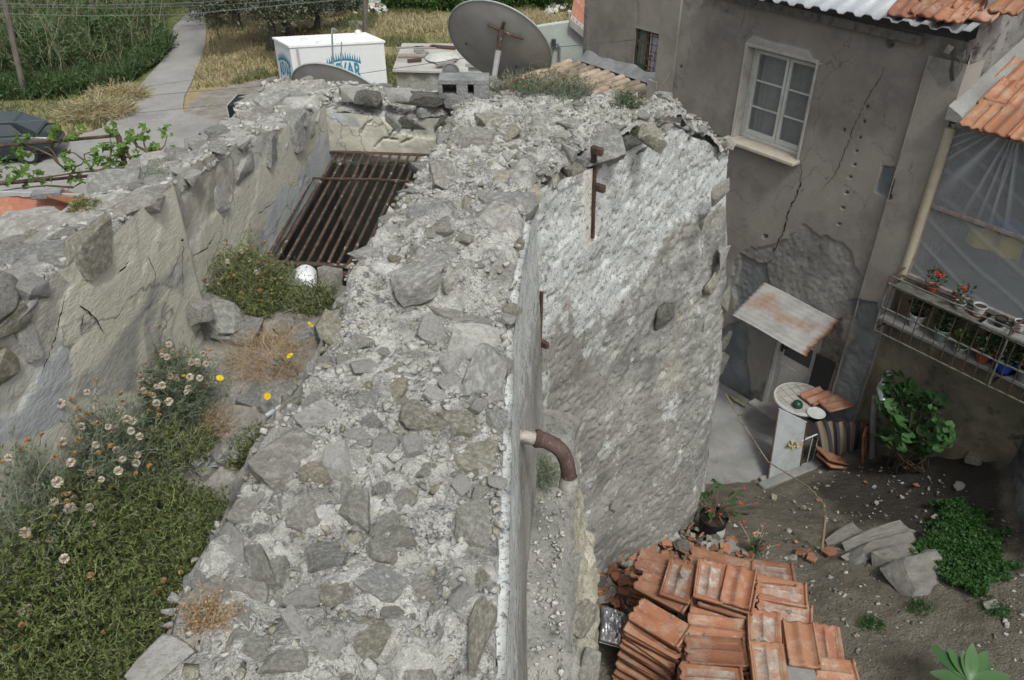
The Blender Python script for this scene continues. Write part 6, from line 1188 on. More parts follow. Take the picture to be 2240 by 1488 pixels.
ms = np.linspace(-3.1, -.5, 60); A_, B_ = np.meshgrid(ms, np.linspace(0, 1, 8), indexing='ij'); hh = .03+.06*fbm(P3(A_*4, A_*0), 3, 221); Vt = base+A_[..., None]*FE+(DW-.01-.28*(1-B_)*(.6+hh))[..., None]*FN; Vt[..., 2] = lz(DW)-.02+hh*2.0*B_**1.4; link('mortar_fillet', mesh_np('mortar_fillet', Vt.reshape(-1, 3), grid_faces(60, 8), None, True), mottle('blue_grey_mortar', [(.17, .175, .18), (.22, .225, .23), (.28, .285, .29)], scale=6, bump=.8), lean)
# red-tiled roof and pale green gabled house
def Zroof(px, py, Y): return at_y(px, py, Y)
gh = thing('gabled_house', 'pale green plastered house with gable and red tiled roof', 'house', at_y(1230, 200, 17.5))
M['mint'] = mottle('pale_green_plaster', [(.34, .40, .36), (.44, .49, .45), (.50, .54, .50)], scale=.9, bump=.15, bscale=40, specks=[(.7, .5, .7, (.27, .36, .33), .6)])
pts = [at_y(a, b, 17.5) for a, b in [(1090, 70), (1130, 66), (1165, 62), (1190, 57), (1245, 49), (1295, 92), (1295, 260), (1090, 260)]]
for q in pts[-2:]: q[2] = -1.5
g = G(); g.prism(pts, .2, Vector((0, 1, 0))); g.build('gable_wall', M['mint'], gh)
r0 = at_y(1247, 46, 17.4); r1 = at_y(1300, 92, 17.4); dep = np.array([.6, 6, .0]); n = 60; U, Wv = np.meshgrid(np.linspace(0, 1, 40), np.linspace(0, 1, 80), indexing='ij'); Pq = r0*(1-U[..., None])+r1*U[..., None]+dep*Wv[..., None]; Pq[..., 2] += .03*np.abs(np.sin(Wv*6/.28*math.pi/1.0*1.0))+.05*((U*7) % 1)
link('roof', mesh_np('roof', Pq.reshape(-1, 3), grid_faces(40, 80), None, False), M['terra_far'], gh); g = G(); e = r1-r0; up_ = np.array([0, 0, .14]); g.hexa([r0+[0, -.02, -.1], r1+[0, -.02, -.1], r1+[.05, .35, -.1], r0+[.05, .35, -.1], r0+[0, -.02, .05], r1+[0, -.02, .05], r1+[.05, .35, .05], r0+[.05, .35, .05]]); g.build('verge', plain('grey_verge', (.36, .36, .34), .9), gh)
g = G(); c_ = [at_y(1212, 98, 17.46), at_y(1220, 97, 17.44), at_y(1224, 104, 17.44), at_y(1223, 140, 17.44)]; g.tube(c_, .025, 6); g.build('conduit', plain('grey_conduit', (.2, .21, .21), .6), gh)
g = G(); c_ = at_y(1211, 95, 17.4); g.box(c_, (.09, .12, .16)); g.build('insulator', plain('dark_insulator', (.05, .05, .05), .6), gh)
lr = thing('tiled_roof_shed', 'low shed with old red tiled roof before the green house', 'shed', at_y(1200, 240, 14.5))
a, b, c_, d_ = at_y(1080, 196, 13.2), at_y(1300, 200, 13.2), at_y(1300, 160, 16.8), at_y(1110, 134, 16.8); U, Wv = np.meshgrid(np.linspace(0, 1, 120), np.linspace(0, 1, 40), indexing='ij'); U3 = U[..., None]; W3 = Wv[..., None]; Pq = (a*(1-U3)+b*U3)*(1-W3)+(d_*(1-U3)+c_*U3)*W3; Pq[..., 2] += .04*np.abs(np.sin(U*14*math.pi))-.05*((Wv*9) % 1)
M['darkterra'] = mottle('sooted_terracotta', [(.10, .07, .055), (.22, .105, .065), (.34, .16, .095)], scale=2.2, bump=.4, specks=[(3, .55, .65, (.07, .06, .055), .7)])
link('roof', mesh_np('roof', Pq.reshape(-1, 3), grid_faces(120, 40)), M['darkterra'], lr)
for (p, q) in ((a, b), (d_, c_), (a, d_), (b, c_)):
    g = G(); pl = p-[0, 0, .1]; ql = q-[0, 0, .1]; w_ = np.array([.08, .08, 0]); g.hexa([np.r_[pl[:2], -1.5], np.r_[ql[:2], -1.5], np.r_[(ql+w_)[:2], -1.5], np.r_[(pl+w_)[:2], -1.5], pl, ql, ql+w_, pl+w_]); g.build('wall', M['mint'], lr)
ww = thing('white_outbuilding', 'white rendered outbuilding behind the big dish post', 'outbuilding', at_y(1050, 240, 15.5)); P0 = at_y(1024, 146, 15.5); P1 = at_y(1130, 150, 15.5); g = G(); g.hexa([np.r_[P0[:2], -2.2], np.r_[P1[:2], -2.2], np.r_[P1[:2]+[.1, .9], -2.2], np.r_[P0[:2]+[.1, .9], -2.2], P0, P1, P1+[.1, .9, .05], P0+[.1, .9, .05]]); g.build('wall', plain('whitewashed', (.52, .53, .51), .9, var=.15, scale=2), ww)
g = G(); g.hexa([P0+[-.05, -.05, .003], P1+[.05, -.05, .003], P1+[.15, .95, .053], P0+[.05, .95, .053], P0+[-.05, -.05, .06], P1+[.05, -.05, .06], P1+[.15, .95, .11], P0+[.05, .95, .11]]); g.build('coping', plain('grey_coping', (.35, .36, .36), .8), ww)
# white site cabin with a blue logo
fr = np.array([-5.15, 33.1]); flf = np.array([-8.75, 32.3]); bkv = np.array([-.95, 1.3]); zt_, zb_ = -1.17, -3.12
cab = thing('site_cabin', 'white site cabin with blue sun ray logo in the field', 'cabin', (-7, 32.8, -3.5)); M['cabin'] = plain('white_cabin_panel', (.62, .65, .66), .5, var=.06)
def c3(p, z): return np.array([p[0], p[1], z])
g = G(); g.hexa([c3(flf, zb_), c3(fr, zb_), c3(fr+bkv, zb_), c3(flf+bkv, zb_), c3(flf, zt_-.08), c3(fr, zt_-.08), c3(fr+bkv, zt_-.08), c3(flf+bkv, zt_-.08)]); body = g.build('body', M['cabin'], cab)
ex = (fr-flf)/np.linalg.norm(fr-flf); ov = .04; n2 = np.array([ex[1], -ex[0]]); by = bkv/np.linalg.norm(bkv)
A0, B0, C0, D0_ = flf-ex*ov-by*ov, fr+ex*ov-by*ov, fr+bkv+ex*ov+by*ov, flf+bkv-ex*ov+by*ov
g = G(); g.hexa([c3(A0, zt_-.078), c3(B0, zt_-.078), c3(C0, zt_-.078), c3(D0_, zt_-.078), c3(A0, zt_), c3(B0, zt_), c3(C0, zt_), c3(D0_, zt_)]); g.build('roof', plain('white_cabin_roof', (.74, .77, .74), .5, var=.06, scale=2), cab)
for p in (flf, fr, fr+bkv, flf+bkv): q = p+(np.array([-7, 33])-p)*.04; g = G(); g.box((q[0], q[1], -3.33), (.12, .12, .42)); g.build('leg', M['rust_d'], cab)
q = flf+ex*.28; g = G(); g.box((q[0]+n2[0]*.02, q[1]+n2[1]*.02, (zt_+zb_)/2-.05), (.10, .05, zt_-zb_-.15), Matrix.Rotation(math.atan2(ex[1], ex[0]), 3, 'Z')); g.build('corner_strip', plain('grey_strip', (.36, .36, .34), .7), cab)
for f_ in (.33, .28): q = flf+bkv*(.5 if f_ > .3 else .1)+ex*(.9 if f_ > .3 else 1.2); g = G(); g.lathe([(.001, .06), (.12, .06), (.14, .0)], c3(q, zt_+.002), 12); g.build('roof_vent', M['cabin'], cab)
q = fr+bkv*.9-ex*.35; g = G(); g.lathe([(.14, 0), (.13, .08), (.08, .14), (.001, .16)], c3(q, zt_+.003), 14); g.build('roof_vent', M['cabin'], cab)
M['logo'] = plain('blue_paint', (.03, .21, .32), .6, var=.12)
def logo(org, ux, wid, hgt, parent):
    """ASVAR under an arch of rays, on a vertical panel; org = lower centre, ux = panel direction"""
    uz = np.array([0, 0, 1.]); ux = np.array([ux[0], ux[1], 0.]); nn = np.array([ux[1], -ux[0], 0]); V_ = []; Fs = []
    def P_(x, y): return org+ux*x*wid+uz*y*hgt+nn*.006
    for k in range(15):
        f_ = (k+.5)/15*2-1; x_ = f_*.5; yb = .62-.16*f_*f_; h_ = .30*(1-.25*f_*f_)*(.8 if k % 2 else 1.0); g = G(); g.add([P_(x_-.03, yb-.03*abs(f_)), P_(x_+.03, yb-.03*abs(f_)), P_(x_+.012*f_*1.2, yb+h_)], [(0, 1, 2)]); b0 = len(V_); V_ += g.V; Fs += [tuple(b0+i for i in f) for f in g.F]
    g = G(); [g.add([P_(x0/10-.5, .56-.64*(x0/10-.5)**2), P_((x0+1)/10-.5, .56-.64*((x0+1)/10-.5)**2), P_((x0+1)/10-.5, .63-.64*((x0+1)/10-.5)**2), P_(x0/10-.5, .63-.64*(x0/10-.5)**2)], [(0, 1, 2, 3)]) for x0 in range(10)]; b0 = len(V_); V_ += g.V; Fs += [tuple(b0+i for i in f) for f in g.F]
    cu = bpy.data.curves.new('t', 'FONT'); cu.body = 'ASVAR'; cu.size = 1; cu.align_x = 'CENTER'; cu.offset = .035; ob = bpy.data.objects.new('t', cu); COL.objects.link(ob); dg = bpy.context.evaluated_depsgraph_get(); dg.update(); me = bpy.data.meshes.new_from_object(ob.evaluated_get(dg)); bpy.data.objects.remove(ob)
    co = np.array([v.co[:] for v in me.vertices]); x = (co[:, 0]-co[:, 0].min())/(co[:, 0].max()-co[:, 0].min())-.5; y = co[:, 1]/co[:, 1].max(); b0 = len(V_)
    for a_, c__ in zip(x, y): V_.append(tuple(P_(a_*.98, (.02+.0*a_)-1.15*a_*a_*(1-c__)*.5-.3*a_*a_+(.50-.25*a_*a_-.02+.3*a_*a_)*c__)))
    Fs += [tuple(b0+i for i in p.vertices) for p in me.polygons]
    m2 = bpy.data.meshes.new('logo'); m2.from_pydata([tuple(map(float, v)) for v in V_], [], Fs); m2.update(); return link('logo', m2, M['logo'], parent)
logo(c3(flf+ex*2.02+np.array([ex[1], -ex[0]])*.0, -2.45), ex, 1.36, 1.05, body)
lw_ = -by; lo_ = c3(flf+bkv*.5, -2.5); logo(lo_, np.array([flf[0]-(flf+bkv)[0], flf[1]-(flf+bkv)[1]])/np.linalg.norm(bkv), 1.25, 1.05, body)
# antennas in front of the cabin
for (a, b, lab, hook) in [((731, 150), (726, 68), 'bent grey pipe mast before the cabin', True), ((745, 150), (747, 92), 'thin straight mast before the cabin', False)]:
    p = at_y(a[0], a[1]+60, 13.0); q = at_y(b[0], b[1], 13.0); g = G(); pts = [p, p*.5+q*.5, q]; 
    if hook: pts += [q+[.01, 0, .03], q+[.045, 0, .035], q+[.06, 0, 0]]
    g.tube(pts, .016 if hook else .01, 6); tag(g.build('antenna_mast', plain('grey_mast_'+str(hook), (.28, .31, .32), .5)), lab, 'mast')
# tarpaulin shed
sh = thing('tarpaulin_shed', 'small shed wrapped in grey tarpaulin with cluttered sheet roof', 'shed', at_z(940, 215, ZG))
y0 = 25.0; zr_ = at_y(870, 148, y0)[2]; s0_ = at_y(866, 146, y0)[0]; s1_ = at_y(1022, 146, y0)[0]; M['tarp'] = mottle('grey_tarpaulin', [(.20, .205, .185), (.27, .275, .255), (.33, .335, .31)], scale=1.2, rough=.5, bump=.6, bscale=12, bdist=.05)
A_, B_ = np.meshgrid(np.linspace(0, 1, 50), np.linspace(0, 1, 16), indexing='ij'); Pq = np.stack([s0_+(s1_-s0_)*A_, y0+.05*np.sin(A_*22)+.04*fbm(P3(A_*9, B_*3), 3, 231), ZG+(zr_-.12-ZG)*B_], -1); link('tarpaulin', mesh_np('tarpaulin', Pq.reshape(-1, 3), grid_faces(50, 16), None, True), M['tarp'], sh)
for xx in (s0_+.02, s1_-.02): g = G(); g.box((xx, y0+1.3, (ZG+zr_-.12)/2), (.05, 2.4, zr_-.12-ZG)); g.build('side_sheet', M['tarp'], sh)
g = G(); g.hexa([(s0_-.1, y0-.12, zr_-.1), (s1_+.1, y0-.12, zr_-.16), (s1_+.1, y0+2.6, zr_+.0), (s0_-.1, y0+2.6, zr_+.02), (s0_-.1, y0-.12, zr_-.04), (s1_+.1, y0-.12, zr_-.1), (s1_+.1, y0+2.6, zr_+.06), (s0_-.1, y0+2.6, zr_+.08)]); g.build('roof', mottle('shed_roof_sheet', [(.27, .24, .21), (.36, .35, .32), (.44, .45, .43)], scale=.9, bump=.2), sh)
for k in range(9): g = G(); g.box((random.uniform(s0_+.2, s1_-.3), y0+random.uniform(.2, 2.2), zr_+.06), (random.uniform(.3, 1.0), random.uniform(.1, .3), .06), Matrix.Rotation(random.uniform(-.6, .6), 3, 'Z')); g.build('loose_board', random.choice([M['timber'], M['rust_d'], M['concrete']]), sh)
g = G(); g.lathe([(.55, 0), (.5, .06), (.3, .13), (.001, .16)], ((s0_+s1_)/2+.25, y0+1.0, zr_+.03), 24); tag(g.build('upturned_dish', plain('cream_dish', (.45, .46, .42), .5), ang=60), 'cream dish lying face down on the shed roof', 'dish')
sdp = at_y(995, 250, 13.4); dish('satellite_dish', 'small white satellite dish on a low post by the shed', (986, 155), 13.3, .13, .85, 20, .15, False, sdp); g = G(); g.tube([sdp, at_y(982, 165, 13.4)], .028, 8); tag(g.build('dish_post', plain('white_post', (.5, .52, .52), .5)), 'white post holding the small dish', 'post')
# hollow concrete block standing on the end of the mill wall
hb = at_z(1016, 226, 5.36); HB = np.array([hb[0], hb[1]+.05, 5.40]); g = G(); W_, H_, D_ = .32, .115, .17
M['block'] = mottle('rough_concrete_block', [(.17, .175, .17), (.24, .245, .24), (.31, .315, .31)], scale=9, bump=.9, bscale=90)
cols_ = [(-W_/2, -W_/2+.025), (-.045, .025), (W_/2-.095, W_/2)]
g.box(HB+[0, 0, H_-.012], (W_, D_, .024)); g.box(HB+[0, 0, .012], (W_, D_, .024)); [g.box(HB+[(a+b)/2, 0, H_/2], (b-a, D_-.004, H_-.046)) for a, b in cols_]; g.box(HB+[0, D_/2-.012, H_/2], (W_-.01, .018, H_-.044))
o = g.build('hollow_block', M['block']); tag(o, 'grey hollow concrete block lying on the end of the mill wall', 'block')
# box duct poking up left of the corner
p = at_t(508, 262, 6.6); g = G(); g.box(p+[.0, .2, -.55], (.075, .3, 1.3)); o = g.build('vent_duct', plain('black_duct', (.012, .012, .014), .6)); tag(o, 'black square duct end beside the far corner of the left wall', 'duct'); g = G(); g.box(p+[-.04, .2, -.55], (.008, .3, 1.3)); link('white_edge', g.mesh('white_edge'), M['whitesteel'], o)
# red roof at the left edge
rh = thing('tiled_outbuilding', 'outbuilding with bright red ribbed tile roof left of the channel wall', 'outbuilding', (-5.6, 8, 0)); a, b, c_, d_ = at_z(-260, 620, 3.0), at_z(260, 620, 3.0), at_z(185, 432, 3.55), at_z(-240, 432, 3.62)
U, Wv = np.meshgrid(np.linspace(0, 1, 60), np.linspace(0, 1, 160), indexing='ij'); U3 = U[..., None]; W3 = Wv[..., None]; Pq = (a*(1-U3)+b*U3)*(1-W3)+(d_*(1-U3)+c_*U3)*W3; Pq[..., 2] += .022*np.abs(np.sin(Wv*11*math.pi))+.02*((U*9) % 1)
link('roof', mesh_np('roof', Pq.reshape(-1, 3), grid_faces(60, 160)), M['terra_far'], rh)
for (p, q) in ((a, b), (d_, c_), (a, d_), (b, c_)): g = G(); pl = p-[0, 0, .09]; ql = q-[0, 0, .09]; w_ = np.array([.06, .06, 0]); g.hexa([np.r_[pl[:2], -.5], np.r_[ql[:2], -.5], np.r_[(ql+w_)[:2], -.5], np.r_[(pl+w_)[:2], -.5], pl, ql, ql+w_, pl+w_]); g.build('wall', M['render'], rh)
g = G(); e0_, e1_ = at_z(-200, 414, 3.64), at_z(176, 428, 3.64); g.tube([e0_, e1_], .02, 4); g.build('ridge_flashing', M['sheet'], rh)
p = at_z(103, 424, 3.66); g = G(); g.box(p, (.28, .12, .07), Matrix.Rotation(.2, 3, 'Z')); tag(link('ridge_stone', bevel(g.mesh('ridge_stone'), .01), M['block']), 'grey stone slab weighting the ridge of the red roof', 'stone')
put_tile(0, 0, 0, rad(70), 'single orange tile slipped at the right end of the red roof', (.1, .1), 1, ptn=at_z(150, 436, 3.62), sc=.8)
# car
def make_car(loc, yaw):
    r = thing('parked_car', 'dark green saloon car parked on the lot behind the vines', 'car', loc, None, yaw, True); L = 4.3
    sec = [(-2.12, .45, .70, .62, .0), (-2.05, .34, .86, .74, 0), (-1.5, .22, .95, .82, .0), (-.9, .2, .97, .83, .0), (0, .2, .97, .84, 0), (.9, .2, .96, .83, 0), (1.5, .22, .90, .82, 0), (2.0, .30, .80, .76, 0), (2.12, .42, .68, .64, 0)]
    V = []; n = 12
    for (x, zb, zt, w, _) in sec:
        pr = [(-w*.92, zb), (-w, zb+.12), (-w, (zb+zt)/2), (-w*.96, zt-.06), (-w*.86, zt), (-w*.3, zt+.02), (w*.3, zt+.02), (w*.86, zt), (w*.96, zt-.06), (w, (zb+zt)/2), (w, zb+.12), (w*.92, zb)]; V += [(x, y, z) for y, z in pr]
    F_ = [(i*n+k, i*n+(k+1) % n, (i+1)*n+(k+1) % n, (i+1)*n+k) for i in range(len(sec)-1) for k in range(n)]+[tuple(range(n-1, -1, -1)), tuple((len(sec)-1)*n+k for k in range(n))]
    paint = mottle('dark_green_car_paint', [(.012, .02, .02), (.018, .028, .028), (.024, .034, .034)], scale=2, rough=.25, bump=0, spec=.6)
    g = G(); g.add(V, F_); g.build('body', paint, r, ang=50)
    cab_ = [(-1.75, .96, .64, .70), (-1.05, 1.38, .56, .56), (-.3, 1.44, .56, .56), (.35, 1.40, .56, .58), (1.05, .97, .66, .72)]; V = []
    for (x, zt, wt, wb) in cab_: V += [(x, -wb-.06, .94), (x, -wt, zt), (x, wt, zt), (x, wb+.06, .94)]
    F_ = [(i*4+k, i*4+k+1, i*4+5+k, i*4+4+k) for i in range(4) for k in range(3)]; g = G(); g.add(V, F_); g.build('cabin', paint, r)
    gl = plain('car_glass', (.03, .04, .045), .08, spec=.8, var=.1, bump=0)
    for s_ in (-1, 1):
        g = G(); g.add([(-1.32, s_*.705, .98), (-.45, s_*.715, .98), (-.45, s_*.60, 1.36), (-1.0, s_*.60, 1.32)], [(0, 1, 2, 3)]); g.build('side_window', gl, r); g = G(); g.add([(-.38, s_*.715, .98), (.72, s_*.715, .98), (.3, s_*.605, 1.35), (-.38, s_*.60, 1.37)], [(0, 1, 2, 3)]); g.build('side_window', gl, r)
    g = G(); g.add([(-1.70, -.6, 1.0), (-1.70, .6, 1.0), (-1.12, .52, 1.35), (-1.12, -.52, 1.35)], [(0, 1, 2, 3)]); g.build('rear_window', gl, r); g = G(); g.add([(1.0, -.6, 1.02), (1.0, .6, 1.02), (.44, .52, 1.37), (.44, -.52, 1.37)], [(0, 1, 2, 3)]); g.build('windscreen', gl, r)
    ty = plain('tyre_rubber', (.02, .02, .02), .8); rm = plain('alloy_rim', (.38, .39, .40), .35, metallic=.5)
    for x in (-1.32, 1.28):
        for s_ in (-1, 1):
            R = Matrix.Rotation(math.pi/2, 3, 'X'); g = G(); g.lathe([(.19, -.09), (.29, -.09), (.31, -.05), (.31, .05), (.29, .09), (.19, .09)], (x, s_*.80, .31), 24, rot=R); w_ = g.build('wheel', ty, r, ang=40); g = G(); g.lathe([(.001, -.06), (.06, -.075), (.19, -.085)] if s_ > 0 else [(.001, .06), (.06, .075), (.19, .085)], (x, s_*.80, .31), 24, rot=R); o = bpy.data.objects.new('rim', g.mesh('rim')); COL.objects.link(o); o.data.materials.append(rm); o.parent = w_
            g = G(); g.lathe([(.001, 0), (.37, 0), (.37, .012)], (x, s_*.845, .33), 20, rot=R); g.build('wheel_arch', plain('arch_black', (.01, .01, .01), .9), r)
    for s_ in (-1, 1): g = G(); g.box((-2.06, s_*.58, .74), (.09, .26, .13)); g.build('tail_light', plain('red_lens', (.30, .015, .012), .3), r)
    g = G(); g.box((-2.13, 0, .50), (.08, 1.3, .16)); g.build('bumper', paint, r); return r
wp = at_z(72, 362, ZG); yaw_ = math.radians(192); fw_ = np.array([math.cos(yaw_), math.sin(yaw_)]); lf_ = np.array([-fw_[1], fw_[0]])
make_car((wp[0]+fw_[0]*1.32-lf_[0]*.8, wp[1]+fw_[1]*1.32-lf_[1]*.8, ZG+.06), yaw_)
# poles and wires
M['pole'] = mottle('weathered_pole_timber', [(.10, .085, .07), (.155, .135, .115), (.2, .18, .155)], scale=4, bump=.5, stretch=(4, 4, .6))
def pole(base_px, top_px, r, label):
    b_ = at_z(*base_px, ZG+.02); T_ = at_y(*top_px, b_[1]); d_ = T_-b_; T_ = T_+d_*.8; g = G(); g.tube([b_-[0, 0, .2], T_], [r, r*.75], 10); tag(g.build('utility_pole', M['pole'], ang=60), label, 'pole', 'timber poles'); return T_
pole((55, 216), (8, 0), .13, 'leaning timber pole at the left edge of the reeds'); pole((207, 86), (203, 0), .12, 'upright timber pole standing in the reeds'); pole((326, 92), (299, 0), .10, 'slanting timber pole near the lane'); pole((799, 74), (798, 0), .15, 'dark timber pole behind the cabin roof')
def wire(pts, label, r=.008, sag=0):
    P_ = [at_t(a, b, t) for a, b, t in pts]; Q = []
    for p, q in zip(P_[:-1], P_[1:]): Q += [p*(1-f)+q*f for f in np.linspace(0, 1, 7)[:-1]]
    g = G(); g.tube(Q+[P_[-1]], r, 4); tag(g.build('overhead_wire', plain('wire_grey', (.14, .15, .15), .6) if 'wire_grey' not in bpy.data.materials else bpy.data.materials['wire_grey']), label, 'wire', 'overhead wires')
wire([(-200, 22, 24), (0, 30, 24), (200, 35, 24), (400, 32, 24), (560, 17, 24), (740, 0, 24), (1000, -40, 24)], 'lowest of the three wires crossing the reeds', .011); wire([(-200, 4, 25), (0, 8, 25), (200, 12, 25), (430, 6, 25), (700, -18, 25)], 'top wire crossing the reeds', .010); wire([(-200, 12, 25), (60, 16, 25), (250, 18, 25), (500, 10, 25), (760, -10, 25)], 'middle wire crossing the reeds', .007)
wire([(-100, 252, 15), (0, 242, 15), (188, 227, 15), (370, 205, 15), (560, 190, 15), (690, 176, 15), (777, 163, 15), (1000, 130, 14), (1130, 110, 13.4), (1255, 100, 12.8), (1391, 87, 11.6)], 'long wire running to the barred window', .006); wire([(-100, 275, 14), (0, 269, 14), (235, 254, 14), (396, 238, 14), (560, 222, 14), (700, 205, 14)], 'lower wire crossing the lane near the mill', .005); wire([(300, 192, 18), (420, 175, 18), (600, 152, 18)], 'short faint wire over the lane', .005)
wire([(1466, 158, 9.3), (1440, 200, 9.0), (1408, 243, 8.6)], 'slack wire slanting down to the corrugated sheets', .004)
# ------------------------------------------------------------------ vegetation
def ribbons(paths, w, taper=True, seed=0):
    """paths (n,k,3) -> thin strips"""
    rs = np.random.default_rng(seed); n, k, _ = paths.shape; d = np.gradient(paths, axis=1); d /= np.linalg.norm(d, axis=2, keepdims=True)+1e-9
    s_ = np.cross(d, rs.normal(size=(n, 1, 3))+np.array([0, 0, .01])); s_ /= np.linalg.norm(s_, axis=2, keepdims=True)+1e-9
    ww = np.asarray(w, float).reshape(-1, 1, 1)*np.ones((n, 1, 1))*(np.linspace(1, .35, k) if taper else np.ones(k))[None, :, None]
    V = np.stack([paths+s_*ww*.5, paths-s_*ww*.5], 2).reshape(-1, 3); idx = np.arange(n*k*2).reshape(n, k, 2)
    Fc = np.stack([idx[:, :-1, 0], idx[:, 1:, 0], idx[:, 1:, 1], idx[:, :-1, 1]], -1).reshape(-1, 4); return V, Fc, np.repeat(rs.random(n), k-1)
def zig(P, D, L, k, zz, rs):
    n = len(P); D = D/np.linalg.norm(D, axis=1, keepdims=True); pts = [P]; cur = P; d = D
    for i in range(k-1):
        d = d+rs.normal(size=(n, 3))*zz; d /= np.linalg.norm(d, axis=1, keepdims=True); cur = cur+d*(L/(k-1))[:, None]; pts.append(cur)
    return np.stack(pts, 1)
def along(paths, n, rs):
    i = rs.integers(0, len(paths), n); q = rs.random(n)*(paths.shape[1]-1.001); a = q.astype(int); f = (q-a)[:, None]; p = paths[i, a]*(1-f)+paths[i, a+1]*f; d = paths[i, a+1]-paths[i, a]; return p, d
M['thorn_twig'] = leafm('spiny_twig', [(.16, .185, .075), (.22, .245, .11), (.13, .155, .06), (.30, .31, .175)], .1, .8)
M['thorn_leaf'] = leafm('small_thorn_leaf', [(.07, .10, .03), (.105, .14, .042), (.145, .175, .058), (.08, .11, .034), (.18, .195, .072)], .3)
M['grey_leaf'] = leafm('grey_green_leaf', [(.075, .105, .06), (.12, .15, .09), (.17, .20, .13), (.10, .13, .075)], .3)
M['grey_twig'] = leafm('grey_green_stem', [(.20, .23, .17), (.27, .29, .22), (.16, .19, .13)], .1, .8)
M['olive_leafb'] = leafm('yellow_green_leaf', [(.09, .115, .03), (.14, .165, .05), (.18, .20, .07), (.12, .13, .045)], .3)
M['dry'] = leafm('dry_grass', [(.30, .20, .10), (.38, .28, .16), (.24, .15, .08), (.42, .33, .21)], .15, .9)
M['seed'] = leafm('pale_seed_down', [(.52, .47, .38), (.60, .55, .46), (.46, .38, .28)], .3, .9)
M['brownbud'] = leafm('brown_bud', [(.22, .11, .045), (.30, .17, .07), (.34, .24, .10)], .1)
M['yellow'] = leafm('yellow_petal', [(.66, .46, .015), (.74, .54, .02)], .3)
def bush(name, label, base, foot, hfun, n_tw, L, w, twm, lfm, leaf, nleaf, zz=.35, k=5, seed=0, up=.8, cat='bush', aspect=.35, thorns=0, group=None):
    """foot: (x,y) polygon; hfun(x,y)->height of the canopy above the base"""
    rs = np.random.default_rng(seed); fp = np.array(foot); N = n_tw*4; X = rs.uniform(fp[:, 0].min(), fp[:, 0].max(), N); Y = rs.uniform(fp[:, 1].min(), fp[:, 1].max(), N); m = pip(foot, X, Y); X, Y = X[m][:n_tw], Y[m][:n_tw]; n = len(X)
    D_, _, _ = near_edge(foot, X, Y); H = hfun(X, Y)*sst(D_, -.02, .12)**.5; q = rs.random(n)**.55; P = np.stack([X, Y, base+H*q*.85], -1); d = rs.normal(size=(n, 3))*.75; d[:, 2] = np.abs(d[:, 2])*.6+up
    c = fp.mean(0); d[:, :2] += (np.stack([X, Y], -1)-c)/(np.ptp(fp, axis=0).max())*1.1
    paths = zig(P, d, L*rs.uniform(.6, 1.3, n), k, zz, rs); root = thing(name, label, cat, (c[0], c[1], base), group)
    tw = [ribbons(paths, w, True, seed)]
    if thorns:
        p, dd = along(paths, thorns, rs); dd = np.cross(dd, rs.normal(size=dd.shape)); dd /= np.linalg.norm(dd, axis=1, keepdims=True)+1e-9; dd[:, 2] += .4; tw.append(ribbons(np.stack([p, p+dd*.013], 1), w*.8, True, seed+1))
    st = ribbons(np.stack([np.stack([c[0]+(X[:60]-c[0])*.5, c[1]+(Y[:60]-c[1])*.5, np.full(min(60, n), base)], -1), np.stack([X[:60], Y[:60], base+H[:60]*.7], -1)], 1), .006, True, seed+2); tw.append(st)
    cards_obj('twigs', tw, M[twm], root)
    p, dd = along(paths, nleaf, rs)
    def fn(r_, n_): return p, dd/ (np.linalg.norm(dd, axis=1, keepdims=True)+1e-9)+r_.normal(size=(n_, 3))*.8
    if nleaf: cards_obj('leaves', [leaf_cards(nleaf, fn, leaf, aspect, seed+3)], M[lfm], root)
    root['_n'] = 0
    return root, paths
def puff_mesh(r=.012, n=70, seed=0):
    rs = np.random.default_rng(seed); d = rs.normal(size=(n, 3)); d /= np.linalg.norm(d, axis=1, keepdims=True); paths = np.stack([d*r*.15, d*r], 1); V, Fc, R = ribbons(paths, r*.42, False, seed); me = mesh_np('seed_head', V, Fc, None, False, {'rnd': R}); me.materials.append(M['seed']); return me
PUFF = [puff_mesh(.012, 70, i) for i in range(3)]
def bud_mesh(m, r, n, seed):
    rs = np.random.default_rng(seed); d = rs.normal(size=(n, 3)); d[:, 2] = np.abs(d[:, 2]); d /= np.linalg.norm(d, axis=1, keepdims=True); V, Fc, R = ribbons(np.stack([d*r*.1, d*r], 1), r*.6, False, seed); me = mesh_np('bud', V, Fc, None, False, {'rnd': R}); me.materials.append(M[m]); return me
BUD = [bud_mesh('brownbud', .007, 26, i) for i in range(2)]
def heads(root, paths, n, meshes, name, seed, sc=(.7, 1.2), lift=.0, zsel=.55):
    rs = np.random.default_rng(seed); tips = paths[:, -1]; z = tips[:, 2]; ok = np.where(z > np.quantile(z, zsel))[0]; sel = rs.choice(ok, min(n, len(ok)), replace=False)
    V = []
    for i in sel:
        o = bpy.data.objects.new(name, meshes[int(rs.integers(len(meshes)))]); COL.objects.link(o); o.location = [float(a) for a in tips[i]+[0, 0, lift]]; s_ = float(rs.uniform(*sc)); o.scale = (s_,)*3; o.rotation_euler = (0, 0, float(rs.uniform(0, 6))); o.parent = root; o.matrix_parent_inverse = root.matrix_basis.inverted()
def pxpoly(pts, z): return [tuple(at_z(a, b, z)[:2]) for a, b in pts]
